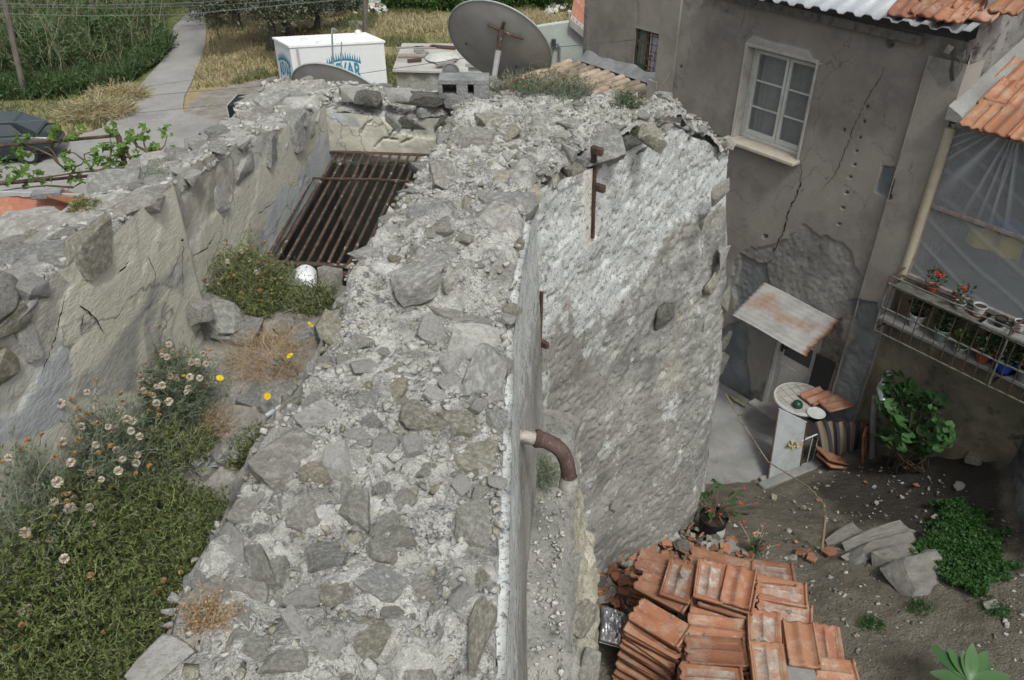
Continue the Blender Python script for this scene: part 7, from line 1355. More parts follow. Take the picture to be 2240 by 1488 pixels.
# channel: the spiny cushion in the corner of the frame
ft = [(-1.42, .35), (-.90, .35), (-.88, 1.2), (-.84, 1.62), (-.88, 1.95), (-1.1, 2.0), (-1.3, 1.9), (-1.44, 1.75)]
def hcush(X, Y): return (.30+.36*sst(-X, .95, 1.4))*np.exp(-((Y-1.25)/.95)**2)+.07*fbm(P3(X*5, Y*5), 3, 5)+.03
r_, pth = bush('thorn_bush', 'large yellowish green spiny cushion bush filling the bottom left corner', 4.86, ft, hcush, 11000, .07, .0020, 'thorn_twig', 'thorn_leaf', .0115, 130000, zz=.55, k=6, seed=11, up=.7, aspect=.42, thorns=14000)
heads(r_, pth, 90, BUD, 'bud', 3, (.8, 1.4), 0, .5)
# grey-green daisies gone to seed along the left wall
def mound(cx, cy, rx, ry, h, s_=1): return lambda X, Y: h*np.exp(-(((X-cx)/rx)**2+((Y-cy)/ry)**2)*s_)+.03
def circ(cx, cy, rx, ry, n=14): return [(cx+rx*math.cos(2*math.pi*k/n), cy+ry*math.sin(2*math.pi*k/n)) for k in range(n)]
def bz(x, y): return float(zbed(x, min(y, 3.4)))
for k, (cx, cy, rx, ry, h, nt, lab, np_) in enumerate([(-1.34, 1.55, .11, .24, .68, 1600, 'seeding grey green plant at the left frame edge', 60), (-1.31, 1.86, .12, .20, .46, 1700, 'bushy plant full of seed heads beside the cream plaster', 60), (-1.245, 2.30, .085, .13, .30, 1300, 'tall wispy grey green plant against the dark wall niche', 44)]):
    r_, pth = bush('seeding_plant', lab, bz(cx, cy)-.02, circ(cx, cy, rx, ry), mound(cx, cy, rx, ry, h, .5), nt, .15, .0022, 'grey_twig', 'grey_leaf', .022, nt*9, zz=.25, k=6, seed=20+k, up=1.3, cat='plant', aspect=.18); heads(r_, pth, np_, PUFF, 'seed_head', 30+k, (.75, 1.25), .004, .6); heads(r_, pth, np_, BUD, 'bud', 40+k, (.8, 1.5), .002, .5)
cx, cy = -1.16, 3.02; r_, pth = bush('shrub', 'round dense green shrub beside the grate corner', bz(cx, cy)-.02, circ(cx, cy, .15, .16), mound(cx, cy, .15, .16, .27, .5), 2000, .12, .0024, 'grey_twig', 'olive_leafb', .019, 18000, zz=.3, k=5, seed=51, up=1.1, aspect=.25); heads(r_, pth, 60, BUD, 'bud', 52, (.9, 1.7), .003, .5); heads(r_, pth, 14, PUFF, 'seed_head', 53, (.6, .9), .003, .7)
for k, (px, py, rx, ry, h, lab) in enumerate([(690, 672, .08, .08, .10, 'small green weed between the boulder and the rubble wall'), (640, 632, .06, .06, .10, 'thin weed in front of the white jug'), (335, 1010, .18, .14, .10, 'low olive weed behind the spiny cushion'), (560, 1000, .06, .08, .06, 'sparse weed beside the long flat stone'), (400, 985, .10, .08, .06, 'low weed beside the rusty can')]):
    c_ = at_b(px, py); bush('weed', lab, c_[2]-.01, circ(max(c_[0], -1.33), c_[1], rx, ry), mound(max(c_[0], -1.33), c_[1], rx, ry, h, .5), 380, .08, .0022, 'grey_twig', 'olive_leafb', .016, 3200, zz=.3, k=5, seed=60+k, up=1.0, cat='weed', aspect=.28)
# dry straw in the middle of the channel
c_ = at_b(600, 790); bush('dry_grass', 'tangle of brown dry grass on the channel floor', c_[2]-.01, circ(c_[0], c_[1], .18, .17), mound(c_[0], c_[1], .2, .2, .04, .5), 800, .14, .0018, 'dry', 'dry', .016, 500, zz=.5, k=6, seed=71, up=.25, cat='grass', aspect=.15)
c_ = at_b(470, 935); bush('dry_grass', 'small brown dry tuft near the rusty can', c_[2]-.01, circ(c_[0], c_[1], .07, .07), mound(c_[0], c_[1], .1, .1, .05, .5), 220, .09, .0018, 'dry', 'dry', .016, 200, zz=.5, k=5, seed=72, up=.5, cat='grass', aspect=.2)
c_ = at_z(455, 1352, 5.33); bush('dry_weed', 'orange brown dry weed growing on the near wall top', 5.32, circ(c_[0], c_[1], .05, .045), mound(c_[0], c_[1], .06, .05, .05, .5), 120, .07, .0016, 'dry', 'dry', .007, 900, zz=.5, k=6, seed=73, up=.5, cat='weed', aspect=.6)
c_ = at_z(1187, 1035, 3.85); bush('grass_tuft', 'dull green tuft growing on the ledge under the drain elbow', 3.80, circ(c_[0]-.01, c_[1], .09, .10), mound(c_[0], c_[1], .1, .1, .10, .5), 420, .11, .0024, 'grey_twig', 'grey_leaf', .016, 2600, zz=.3, k=5, seed=74, up=1.0, cat='grass', aspect=.2)
c_ = at_z(340, 375, 5.72); bush('grass_tuft', 'pale tuft on top of the left wall', 5.66, circ(c_[0], c_[1], .04, .04), mound(c_[0], c_[1], .05, .05, .07, .5), 90, .08, .002, 'grey_twig', 'grey_leaf', .014, 400, zz=.25, k=5, seed=75, up=1.4, cat='grass', aspect=.2)
c_ = at_z(180, 450, 5.76); bush('moss_clump', 'dry yellowish clump near the outer edge of the left wall', 5.74, circ(c_[0], c_[1], .05, .05), mound(c_[0], c_[1], .05, .05, .03, .5), 90, .03, .002, 'dry', 'olive_leafb', .010, 600, zz=.4, k=4, seed=76, up=.8, cat='plant', aspect=.5)
# plants on the far end of the mill wall
c_ = at_z(1185, 222, 5.36); r_, pth = bush('grass_clump', 'wide tuft of flowering grey grass on the far end of the rubble wall', 5.33, circ(c_[0], c_[1]+.06, .33, .13), lambda X, Y: .10+.06*fbm(P3(X*8, Y*8), 2, 3), 1500, .12, .0026, 'grey_twig', 'grey_leaf', .018, 9000, zz=.25, k=5, seed=81, up=1.3, cat='grass', aspect=.2); heads(r_, pth, 110, BUD, 'bud', 82, (.8, 1.5), .003, .4)
c_ = at_z(1185, 238, 5.36); bush('dry_grass', 'rust coloured dry growth at the foot of the flowering tuft', 5.33, circ(c_[0], c_[1], .34, .08), lambda X, Y: .03+0*X, 500, .05, .0024, 'dry', 'dry', .012, 1500, zz=.4, k=4, seed=83, up=.8, cat='grass', aspect=.3)
c_ = at_z(1368, 250, 5.33); r_, pth = bush('shrub', 'small dark green shrub on the wall edge before the corrugated sheets', 5.30, circ(c_[0], c_[1], .095, .09), mound(c_[0], c_[1], .1, .1, .17, .4), 800, .07, .0026, 'grey_twig', 'grey_leaf', .016, 6500, zz=.3, k=5, seed=84, up=1.0, aspect=.35); heads(r_, pth, 14, PUFF, 'seed_head', 85, (.7, 1.0), .003, .5)
c_ = at_z(1375, 288, 5.32); bush('weed', 'little grey green weed below the dark shrub on the wall', 5.29, circ(c_[0], c_[1], .07, .055), mound(c_[0], c_[1], .07, .06, .06, .5), 300, .05, .0024, 'grey_twig', 'grey_leaf', .013, 2200, zz=.3, k=5, seed=86, up=1.0, cat='weed', aspect=.3)
# yellow daisies
def daisy(px, py, z, label, face=0.0):
    p = at_z(px, py, z); base = np.array([p[0]+.01, p[1]+.02, bz(p[0], p[1]+.02)-.01]); r = thing('daisy', label, 'flower', base, 'yellow daisies in the channel'); g = G(); g.tube([base, base*.5+p*.5+[.008, 0, 0], p], .0018, 5); g.build('stem', M['grey_twig'], r)
    ang = np.arange(12)*2*math.pi/12; tl = Vector((random.gauss(.1, .3), random.gauss(-.3, .3), .8)).normalized(); Rm = tl.to_track_quat('Z', 'Y').to_matrix(); V = []; Fc = []
    for k, a_ in enumerate(ang):
        loc = [(.003, -.0012, 0), (.003, .0012, 0), (.012, .0030, .002), (.0145, 0, -.001), (.012, -.0030, .002)]; b0 = len(V); V += [np.array(p)+np.array(Rm @ (Matrix.Rotation(a_, 3, 'Z') @ Vector(q))) for q in loc]; Fc.append(tuple(range(b0, b0+5)))
    g = G(); g.add(V, Fc); g.build('petals', M['yellow'], r); g = G(); g.lathe([(.0042, 0), (.0034, .002), (.001, .003)], p, 10, rot=Rm); g.build('disc', plain('daisy_disc', (.60, .38, .012), .8) if 'daisy_disc' not in bpy.data.materials else bpy.data.materials['daisy_disc'], r)
for (px, py, z, lab) in [(404, 823, 5.27, 'yellow daisy furthest left against the grey green plant'), (481, 827, 5.25, 'yellow daisy above the white paper in the channel'), (585, 867, 5.20, 'yellow daisy over the long flat stones'), (634, 778, 5.23, 'small orange yellow daisy by the blue litter'), (679, 710, 5.26, 'left one of two tiny yellow daisies by the boulder'), (700, 716, 5.26, 'right one of two tiny yellow daisies by the boulder')]: daisy(px, py, z, lab)
# ---- stones and litter in the channel
CB = [(478, 700, .30, .22, .16, 'b', 'long cracked grey boulder against the left wall foot'), (520, 735, .22, .18, .12, 'b', 'dark grey boulder in front of the cracked one'), (640, 655, .22, .15, .13, 'b', 'grey boulder below the white jug'), (718, 615, .15, .12, .17, 'g', 'upright pale block beside the grate corner'), (690, 745, .20, .18, .12, 'b', 'flat grey stone against the rubble wall'), (615, 720, .10, .10, .07, 'g', 'angular stone in the dry grass'), (400, 918, .11, .10, .10, 'w', 'whitish stone behind the rusty can'), (455, 880, .16, .08, .06, 'w', 'long pale stone lying left of the flat slabs'), (470, 930, .08, .07, .06, 'g', 'grey stone right of the whitish one'), (440, 690, .12, .1, .1, 'g', 'pale stone at the wall corner'), (740, 700, .12, .14, .1, 'y', 'buff stone wedged at the wall edge'), (560, 700, .1, .08, .06, 'g', 'small stone under the shrub')]
for (px, py, sx, sy, sz, tc, lab) in CB:
    p = at_b(px, py); o = stone(None, p+[0, 0, sz*.12], (sx, sy, sz), random.uniform(-.5, .5), (random.gauss(0, .12), random.gauss(0, .12)), 'stone_'+tc, name='boulder'); tag(o, lab, 'stone', 'stones lying in the channel')
for (px, py, sx, sy, rot, lab) in [(575, 935, .10, .42, -24, 'first long paving slab beside the rubble wall'), (530, 950, .09, .36, -24, 'second long paving slab in the channel floor'), (600, 860, .16, .20, -20, 'short paving slab below the dry grass'), (490, 985, .08, .3, -24, 'third long paving slab nearest the weeds'), (560, 865, .12, .18, -20, 'grey paving slab under the daisy')]:
    p = at_b(px, py); o = stone(None, p-[0, 0, .012], (sx, sy, .09), rad(rot), (0, 0), 'stone_b', variant=random.choice([0, 2, 4, 6, 8]), name='paving_slab'); tag(o, lab, 'slab', 'slabs in the channel floor')
p = at_z(668, 612, 5.06); g = G(); R = Matrix.Rotation(rad(100), 3, 'Z') @ Matrix.Rotation(math.pi/2, 3, 'Y'); g.lathe([(.001, -.09), (.045, -.088), (.055, -.07), (.055, .05), (.045, .07), (.02, .085), (.02, .10), (.001, .10)], p, 20, rot=R); tag(g.build('jug', plain('white_plastic_jug', (.72, .74, .74), .35, var=.06), ang=50), 'white plastic jug lying below the grate', 'jug')
p = at_b(368, 945)+[0, 0, .05]; Rm = Vector((.15, -.62, .75)).normalized().to_track_quat('Z', 'Y').to_matrix(); g = G(); g.lathe([(.001, -.10), (.046, -.10), (.048, .0), (.050, .004), (.047, .006), (.045, -.095), (.001, -.093)], p, 24, rot=Rm); tag(g.build('tin_can', mottle('rusted_tin', [(.05, .022, .012), (.10, .04, .02), (.16, .07, .03)], scale=30, rough=.6, bump=.4, bscale=150), ang=50), 'open rusty tin can half sunk among the weeds', 'can')
p = at_b(605, 905)+[0, 0, .015]; g = G(); g.tube([p+[-.03, -.03, 0], p+[.03, .03, .01]], .009, 6); tag(g.build('glass_tube', glass_mat('clear_litter_glass', (.5, .56, .56), .1, .6)), 'short clear glass tube lying by the rubble wall', 'glass')
def litter(px, py, z, col, lab, s_=.03, seed=1, met=0.0):
    p = at_b(px, py)+[0, 0, .02]; o = cards_obj('litter', [leaf_cards(9, ball(p, (s_, s_, .006)), s_*1.6, .9, seed)], plain('litter_'+str(seed), col, .35, metallic=met)); tag(o, lab, 'litter')
litter(455, 1017, 5.0, (.7, .72, .74), 'shiny white foil scrap left of the flat stone', .022, 301, .5); litter(505, 1003, 5.0, (.72, .74, .76), 'shiny white foil scrap nearest the wall', .022, 302, .5); litter(620, 795, 4.95, (.05, .30, .38), 'turquoise wrapper in the dry grass', .022, 303); litter(424, 853, 4.95, (.02, .04, .40), 'blue plastic scrap beside the pale stone', .012, 304); litter(390, 882, 4.95, (.03, .06, .30), 'blue bottle cap near the wall niche', .010, 305); litter(445, 858, 4.97, (.55, .56, .53), 'white paper scrap below the left daisy', .03, 306)
# ---- yard plants
def disc_leaf(r=.05, n=11, seed=0, cup=.25, notch=True):
    rs = random.Random(seed); V = [(0, 0, 0)]
    for k in range(n): a_ = (k+.5)/n*2*math.pi*(.93 if notch else 1)+.22; q = r*rs.uniform(.88, 1.08); V.append((q*math.cos(a_), q*math.sin(a_), cup*r*(rs.uniform(.5, 1.2))))
    me = bpy.data.meshes.new('leaf'); me.from_pydata(V, [], [(0, k+1, k+2) for k in range(n-1)]+([] if notch else [(0, n, 1)])); at = me.attributes.new('rnd', 'FLOAT', 'FACE'); at.data.foreach_set('value', np.zeros(len(me.polygons), np.float32)); return me
GL = [disc_leaf(.05, 11, i) for i in range(4)]; [m_.materials.append(M['leaf_ger']) for m_ in GL]
def leaf_objs(root, pts, meshes, sc, tilt=.5, name='leaf', ydir=None):
    for i, p in enumerate(pts):
        o = bpy.data.objects.new(name, meshes[i % len(meshes)]); COL.objects.link(o); o.location = [float(q) for q in p]; s_ = random.uniform(*sc); o.scale = (s_,)*3; o.rotation_euler = (random.gauss(0, tilt)+.25, random.gauss(0, tilt)-.15, random.uniform(0, 6.3)); o.parent = root; o.matrix_parent_inverse = root.matrix_basis.inverted()
ger = thing('geranium', 'big leafy geranium sprawling at the foot of the porch wall', 'plant', at_c(1990, 1010)); pts = []; g = G()
ger_px = [(1925, 830), (1960, 805), (2010, 850), (2060, 870), (2085, 940), (2070, 990), (2010, 1000), (1950, 985), (1915, 960), (1925, 890)]
while len(pts) < 210:
    px = random.uniform(1910, 2095); py = random.uniform(800, 1005)
    if not pip(ger_px, np.array([px]), np.array([py]))[0]: continue
    d = ray(px, py); o_ = .12+.45*sst(np.array(py), 820, 990)*random.random()+.05*random.random(); t = (FD-o_)/(d@FN); p = CAM+d*t
    if p[2] < cz1(p[0], p[1])+.04: p[2] = cz1(p[0], p[1])+.06
    pts.append(p)
leaf_objs(ger, pts, GL, (.85, 1.5), .45)
for k in range(0, 210, 7): b_ = at_c(1985+random.uniform(-45, 45), 1020+random.uniform(-10, 15)); g.tube([b_, b_*.5+pts[k]*.5-[.05, .06, 0], pts[k]], .008, 5, False)
g.build('stems', M['stem'], ger)
# potted geranium by the wall foot
pb = at_c(1553, 1172); pg = thing('potted_geranium', 'straggly red flowering geranium in a black bucket by the wall foot', 'potted plant', pb); g = G(); g.lathe([(.105, 0), (.135, .26), (.14, .27), (.13, .27), (.12, .2)], pb, 22, cap0=True); g.build('bucket', potm['black'], pg, ang=40)
lb = [pb+np.array([.134*math.cos(a_), .134*math.sin(a_), z_]) for z_ in (.08, .2) for a_ in np.linspace(-1.5, -.7, 6)]; g = G(); [g.add([lb[i], lb[i+1], lb[i+7], lb[i+6]], [(0, 1, 2, 3)]) for i in range(5)]; g.build('paper_label', plain('pale_label', (.42, .43, .40), .7), pg); g = G(); g.lathe([(.001, .24), (.125, .24)], pb, 16); g.build('soil', M['potsoil'], pg)
tips = []
for k in range(26):
    a_ = random.uniform(0, 6.3); q = random.uniform(.1, .34); tip = pb+np.array([q*math.cos(a_)+.06, q*math.sin(a_)*.7, .30+random.uniform(-.05, .22)]); g = G(); g.tube([pb+[0, 0, .24], (pb+[0, 0, .36])*.5+tip*.5, tip], .006, 5, False); g.build('stem', M['stem'], pg); tips.append(tip)
leaf_objs(pg, [t_+np.random.normal(0, .03, 3) for t_ in tips[:20]]+[at_t(1568, 1060, 8.4), at_t(1560, 1052, 8.4), at_t(1574, 1068, 8.35)], GL, (.5, .9), .6)
for k, t_ in enumerate(tips[:9]): o = cards_obj('blossom', [leaf_cards(18, ball(t_+[.05, 0, .03], (.010, .010, .008), 0), .011, .8, 400+k)], M['redflower'], pg)
# small red-flowered plant
rb = at_c(1650, 1215); rp_ = thing('flowering_weed', 'small plant with scattered scarlet flowers behind the tile pile', 'plant', rb); tips = []
for k in range(14): tip = rb+np.array([random.gauss(0, .10), random.gauss(0, .07), random.uniform(.12, .42)]); g = G(); g.tube([rb, rb*.5+tip*.5+[0, 0, .04], tip], .004, 4, False); g.build('stem', M['grey_twig'], rp_); tips.append(tip)
cards_obj('leaves', [leaf_cards(220, ball(rb+[0, 0, .12], (.06, .06, .12)), .03, .45, 411)], M['leaf_ger'], rp_)
for k, t_ in enumerate(tips[:9]): cards_obj('blossom', [leaf_cards(12, ball(t_, (.008, .008, .007), 0), .010, .8, 420+k)], M['redflower'], rp_)
# ground cover
gc = [tuple(at_c(a, b)[:2]) for a, b in [(2000, 1185), (2040, 1150), (2060, 1105), (2110, 1095), (2160, 1130), (2185, 1190), (2205, 1250), (2195, 1300), (2150, 1310), (2090, 1290), (2030, 1240), (1995, 1215)]]
rs = np.random.default_rng(5); ga = np.array(gc); X = rs.uniform(ga[:, 0].min()-.05, ga[:, 0].max()+.05, 60000); Y = rs.uniform(ga[:, 1].min()-.05, ga[:, 1].max()+.05, 60000); j = pip(gc, X+(fbm(P3(X*9, Y*9), 3, 1)-.5)*.42, Y+(fbm(P3(X*9, Y*9), 3, 2)-.5)*.42); X, Y = X[j][:15000], Y[j][:15000]; Z = cz(X, Y)+.012+.10*np.clip(fbm(P3(X*6, Y*6), 3, 3)*1.6-.3, .05, 1)*rs.random(len(X))**.5
def fn(r_, n_): D = r_.normal(size=(n_, 3))*.8; D[:, 2] = np.abs(D[:, 2])*.5+.2; return np.stack([X, Y, Z], -1), D
M['clover'] = leafm('clover_leaf', [(.022, .065, .016), (.032, .09, .02), (.05, .12, .03), (.028, .075, .018)], .3)
tag(cards_obj('ground_cover', [leaf_cards(len(X), fn, .030, .75, 431)], M['clover']), 'bright green ground cover spreading beside the steps', 'ground cover', kind='stuff')
for k, (px, py, lab) in enumerate([(2020, 1335, 'low green weed on the path below the steps'), (1905, 1370, 'tiny weed on the bare path'), (2180, 1340, 'weed below the ground cover at the right wall')]): c_ = at_c(px, py); bush('weed', lab, c_[2]-.01, circ(c_[0], c_[1], .10, .08), lambda X, Y: .03+0*X, 200, .06, .003, 'leaf_ger', 'leaf_ger', .02, 700, zz=.3, k=4, seed=440+k, up=.8, cat='weed', aspect=.4)
# broad-leaved sapling in the bottom right corner
def broad_leaf(L=.2, W_=.085, seed=0):
    n = 9; V = []; 
    for i in range(n): q = i/(n-1); w = W_*.5*math.sin(math.pi*min(1, q*.93+.05))**.75; x = q*L; z = -.10*L*q*q+.02*L*math.sin(q*6); V += [(x, -w, z+.16*w), (x, 0, z), (x, w, z+.16*w)]
    Fs = [(3*i+k, 3*i+3+k, 3*i+4+k, 3*i+1+k) for i in range(n-1) for k in (0, 1)]; me = bpy.data.meshes.new('leaf'); me.from_pydata(V, [], Fs); at = me.attributes.new('rnd', 'FLOAT', 'FACE'); at.data.foreach_set('value', np.zeros(len(me.polygons), np.float32)); [setattr(p, 'use_smooth', True) for p in me.polygons]; return me
BL = [broad_leaf(.22, .088, 0), broad_leaf(.2, .08, 1)]; M['broad'] = leafm('glossy_broad_leaf', [(.045, .105, .038), (.058, .125, .045), (.07, .145, .05)], .3, .35); [m_.materials.append(M['broad']) for m_ in BL]
sb = at_c(2115, 1500); sap = thing('sapling', 'young sapling with large glossy leaves in the bottom right corner', 'sapling', sb); hub = at_z(2120, 1490, sb[2]+.42); g = G(); g.tube([sb, hub], .012, 6); g.build('stem', M['stem'], sap)
for (px, py, dz) in [(2035, 1405, .05), (2060, 1440, .02), (2075, 1412, .08), (2110, 1425, .1), (2130, 1410, .12), (2165, 1420, .08), (2170, 1450, .04), (2210, 1478, .03), (2090, 1470, .0), (2150, 1490, .0), (2040, 1470, .0)]:
    tip = at_z(px, py, sb[2]+.42+dz); d_ = tip-hub; L_ = np.linalg.norm(d_); o = bpy.data.objects.new('leaf', BL[px % 2]); COL.objects.link(o); ez = np.array([0, -.3, 1.0]); ey = np.cross(ez, d_/L_); ex_ = d_/L_; m4 = frame_mat(hub, ex_, ey); o.matrix_world = m4; o.scale = (L_/.21, L_/.24, 1); o.parent = sap; o.matrix_parent_inverse = sap.matrix_basis.inverted()
# stake with a vine and the bare thorny shoot
s0_ = at_c(1798, 1212); g = G(); g.tube([s0_-[0, 0, .05], at_t(1806, 1130, 7.55)], .014, 6); tag(g.build('stake', plain('cane_stake', (.22, .17, .10), .9)), 'wooden stake with a climbing shoot beside the broken tiles', 'stake')
tw = [(1588, 862, 9.2), (1618, 915, 9.0), (1650, 965, 8.8), (1680, 1010, 8.6), (1720, 1035, 8.4), (1770, 1066, 8.1), (1800, 1100, 7.9), (1806, 1130, 7.6)]; cane = thing('vine_shoot', 'long bare budding vine shoot arching to the stake', 'vine', at_t(1806, 1130, 7.6)); g = G(); g.tube([at_t(*q) for q in tw], .007, 5); g.build('stem', plain('vine_bark', (.22, .17, .12), .9), cane); P_ = np.array([at_t(*q) for q in tw]); rs = np.random.default_rng(9); p_, d_ = along(P_[None], 60, rs)
cards_obj('leaves', [leaf_cards(60, lambda r_, n_: (p_, r_.normal(size=(n_, 3))), .03, .6, 451)], M['olive_leafb'], cane)
# ---- vine on its pipe trellis, left of the mill
tr = thing('pipe_trellis', 'rusty pipe trellis carrying the vine', 'trellis', at_t(155, 500, 9.0)); TD = 8.6
for (a, b) in (((-60, 325), (262, 296)), ((-60, 408), (225, 382))): g = G(); g.tube([at_t(*a, TD), at_t(*b, TD)], .018, 7); g.build('pipe', M['rust_d'], tr)
for (a, b) in (((254, 292), (268, 352)), ((254, 296), (330, 420)), ((-60, 325), (-60, 640)), ((262, 298), (300, 470))): g = G(); g.tube([at_t(*a, TD), at_t(*b, TD+.1)], .016, 7); g.build('pipe', M['rust_d'], tr)
vine = thing('grape_vine', 'grape vine with fresh green leaves sprawling over the trellis', 'vine', at_t(330, 430, 8.7))
VS = [[(340, 350), (310, 358), (250, 370), (180, 376), (120, 385), (40, 395), (-60, 400)], [(330, 352), (322, 332), (300, 320), (296, 308), (306, 300), (318, 286)], [(322, 332), (316, 318), (312, 300)], [(330, 352), (326, 338), (348, 332), (360, 318), (366, 298)], [(300, 322), (286, 300), (284, 280)], [(145, 372), (128, 358), (118, 335), (105, 322), (95, 322)], [(128, 358), (112, 340), (80, 325), (58, 318)], [(200, 368), (186, 352), (184, 338), (200, 332)], [(186, 352), (176, 345), (165, 336), (150, 332)], [(160, 378), (165, 365), (178, 360), (184, 352)], [(220, 372), (250, 355), (262, 340)], [(160, 410), (100, 406), (40, 412), (0, 418)], [(200, 405), (180, 398), (160, 410)], [(348, 332), (372, 336), (385, 330)], [(120, 322), (140, 305), (165, 285)], [(240, 350), (245, 320), (240, 300)]]
for v_ in VS: P_ = [at_t(a, b, TD-.05+.12*math.sin(a*.05)) for a, b in v_]; g = G(); g.tube(P_, list(np.linspace(.02 if len(v_) > 5 else .013, .005, len(P_))), 6); g.build('stem', M['stem'], vine)
def vleaf(seed):
    rs = random.Random(seed); V = [(0, 0, 0)]; n = 13
    for k in range(n): a_ = (k/(n-1)-.5)*5.2; q = .055*(1.0 if k % 3 == 0 else .72)*rs.uniform(.9, 1.1); V.append((q*math.cos(a_), q*math.sin(a_), rs.uniform(-.012, .012)))
    me = bpy.data.meshes.new('leaf'); me.from_pydata(V, [], [(0, k+1, k+2) for k in range(n-1)]); at = me.attributes.new('rnd', 'FLOAT', 'FACE'); at.data.foreach_set('value', np.zeros(len(me.polygons), np.float32)); return me
VL = [vleaf(i) for i in range(5)]; M['vine_leaf'] = leafm('fresh_vine_leaf', [(.075, .155, .025), (.11, .20, .04), (.15, .25, .06), (.09, .17, .03)], .4); [m_.materials.append(M['vine_leaf']) for m_ in VL]
CL = [(50, 310, 30, 26), (42, 300, 20, 14), (60, 340, 26, 14), (28, 345, 24, 26), (10, 375, 22, 22), (60, 372, 30, 16), (40, 395, 40, 16), (90, 392, 26, 16), (130, 302, 22, 16), (165, 288, 18, 22), (120, 290, 10, 12), (150, 345, 16, 18), (155, 375, 22, 18), (165, 395, 18, 10), (243, 290, 10, 20), (250, 320, 22, 14), (215, 335, 16, 20), (230, 365, 30, 14), (265, 350, 24, 18), (285, 300, 10, 14), (312, 292, 14, 18), (362, 292, 14, 20), (338, 328, 12, 10), (375, 332, 12, 8), (300, 340, 24, 10), (200, 355, 20, 14), (-20, 350, 30, 40), (140, 420, 16, 6), (262, 325, 18, 14)]
pts = []
for (cx, cy, rx, ry) in CL:
    for k in range(10): a_ = random.uniform(0, 6.3); q = math.sqrt(random.random()); pts.append(at_t(cx+rx*q*math.cos(a_), cy+ry*q*math.sin(a_), TD+random.uniform(-.2, .2)))
for i, p in enumerate(pts):
    o = bpy.data.objects.new('leaf', VL[i % 5]); COL.objects.link(o); o.location = [float(q) for q in p]; s_ = random.uniform(.55, 1.1); o.scale = (s_,)*3; o.rotation_euler = (random.gauss(.5, .5), random.gauss(0, .5), random.uniform(0, 6.3)); o.parent = vine; o.matrix_parent_inverse = vine.matrix_basis.inverted()
# ------------------------------------------------------------------ far vegetation
def ground_pts(poly_px, n, rs, z=ZG):
    pg_ = [tuple(at_z(a, b, z)[:2]) for a, b in poly_px]; a = np.array(pg_); X = rs.uniform(a[:, 0].min(), a[:, 0].max(), n*6); Y = rs.uniform(a[:, 1].min(), a[:, 1].max(), n*6); m = pip(pg_, X, Y); return X[m][:n], Y[m][:n]
def blades(poly_px, n, h, w, lean, seed, k=3, dens=None):
    rs = np.random.default_rng(seed); X, Y = ground_pts(poly_px, n, rs)
    if dens is not None: m = rs.random(len(X)) < dens(X, Y); X, Y = X[m], Y[m]
    N = len(X); P = np.stack([X, Y, gz(X, Y)], -1); d = rs.normal(size=(N, 3))*lean; d[:, 2] = 1; return zig(P, d, h*rs.uniform(.5, 1.3, N), k, .18, rs), rs
M['reed'] = leafm('reed_leaf', [(.035, .075, .025), (.055, .105, .038), (.085, .14, .055), (.12, .155, .075), (.05, .085, .03)], .35)
M['reed_stem'] = leafm('reed_stem', [(.13, .14, .08), (.20, .19, .12), (.27, .24, .16)], .1)
M['strawm'] = leafm('field_straw', [(.36, .30, .17), (.44, .37, .23), (.30, .26, .14), (.22, .23, .11)], .25)
M['greengrass'] = leafm('field_grass', [(.09, .12, .04), (.14, .16, .06), (.20, .20, .09), (.11, .13, .05)], .3)
reed_px = [(-160, 190), (0, 196), (60, 200), (170, 190), (240, 175), (300, 150), (350, 118), (362, 80), (372, 40), (400, 10), (410, -70), (-400, -70)]
pth, rs = blades(reed_px, 3600, 2.5, .05, .10, 501, 5); tag(None or cards_obj('reed_bed', [ribbons(pth, .045, True, 502)], M['reed_stem']), 'tall green reed bed left of the lane', 'reeds', kind='stuff')
p_, d_ = along(pth, 42000, rs); dd = d_/np.linalg.norm(d_, axis=1, keepdims=True)*.5+rs.normal(size=d_.shape)*[.6, .6, .25]; o = cards_obj('reed_leaves', [leaf_cards(len(p_), lambda r_, n_: (p_, dd), .42, .16, 503, .9)], M['reed']); o.parent = bpy.data.objects['reed_bed']; o['kind'] = 'stuff'
low_px = [(-160, 224), (60, 222), (180, 214), (262, 196), (320, 160), (372, 115), (376, 95), (350, 110), (300, 150), (240, 178), (0, 196), (-160, 190)]
pth, rs = blades(low_px, 7000, .8, .05, .35, 504, 4); p_, d_ = along(pth, 9000, rs); tag(cards_obj('verge_weeds', [ribbons(pth, .05, True, 505), leaf_cards(len(p_), lambda r_, n_: (p_, r_.normal(size=(n_, 3))), .2, .4, 506)], M['reed']), 'lush green weeds along the edge of the reeds', 'weeds', kind='stuff')
gp_ = [(-300, 330), (0, 312), (150, 296), (225, 282), (262, 226), (300, 196), (180, 212), (-300, 226)]
pth, rs = blades(gp_, 9000, .22, .05, .5, 507, 3, lambda X, Y: .25+.75*(fbm(P3(X*.6, Y*.6), 3, 6) > .46)); tag(cards_obj('verge_grass', [ribbons(pth, .05, True, 508)], M['greengrass']), 'short grass between the reeds and the lot', 'grass', kind='stuff')
fp_ = [(452, 30), (458, 100), (430, 165), (420, 200), (500, 190), (600, 168), (850, 240), (1080, 150), (1300, 110), (1300, 15), (1000, 30), (820, 20), (700, 60), (560, 80)]
pth, rs = blades(fp_, 42000, .27, .05, .5, 509, 3, lambda X, Y: .12+.88*(fbm(P3(X*.35, Y*.35), 3, 7) > .45)); g_ = fbm(np.stack([pth[:, 0, 0]*.22, pth[:, 0, 1]*.22, pth[:, 0, 2]*0], -1), 3, 8) > .46
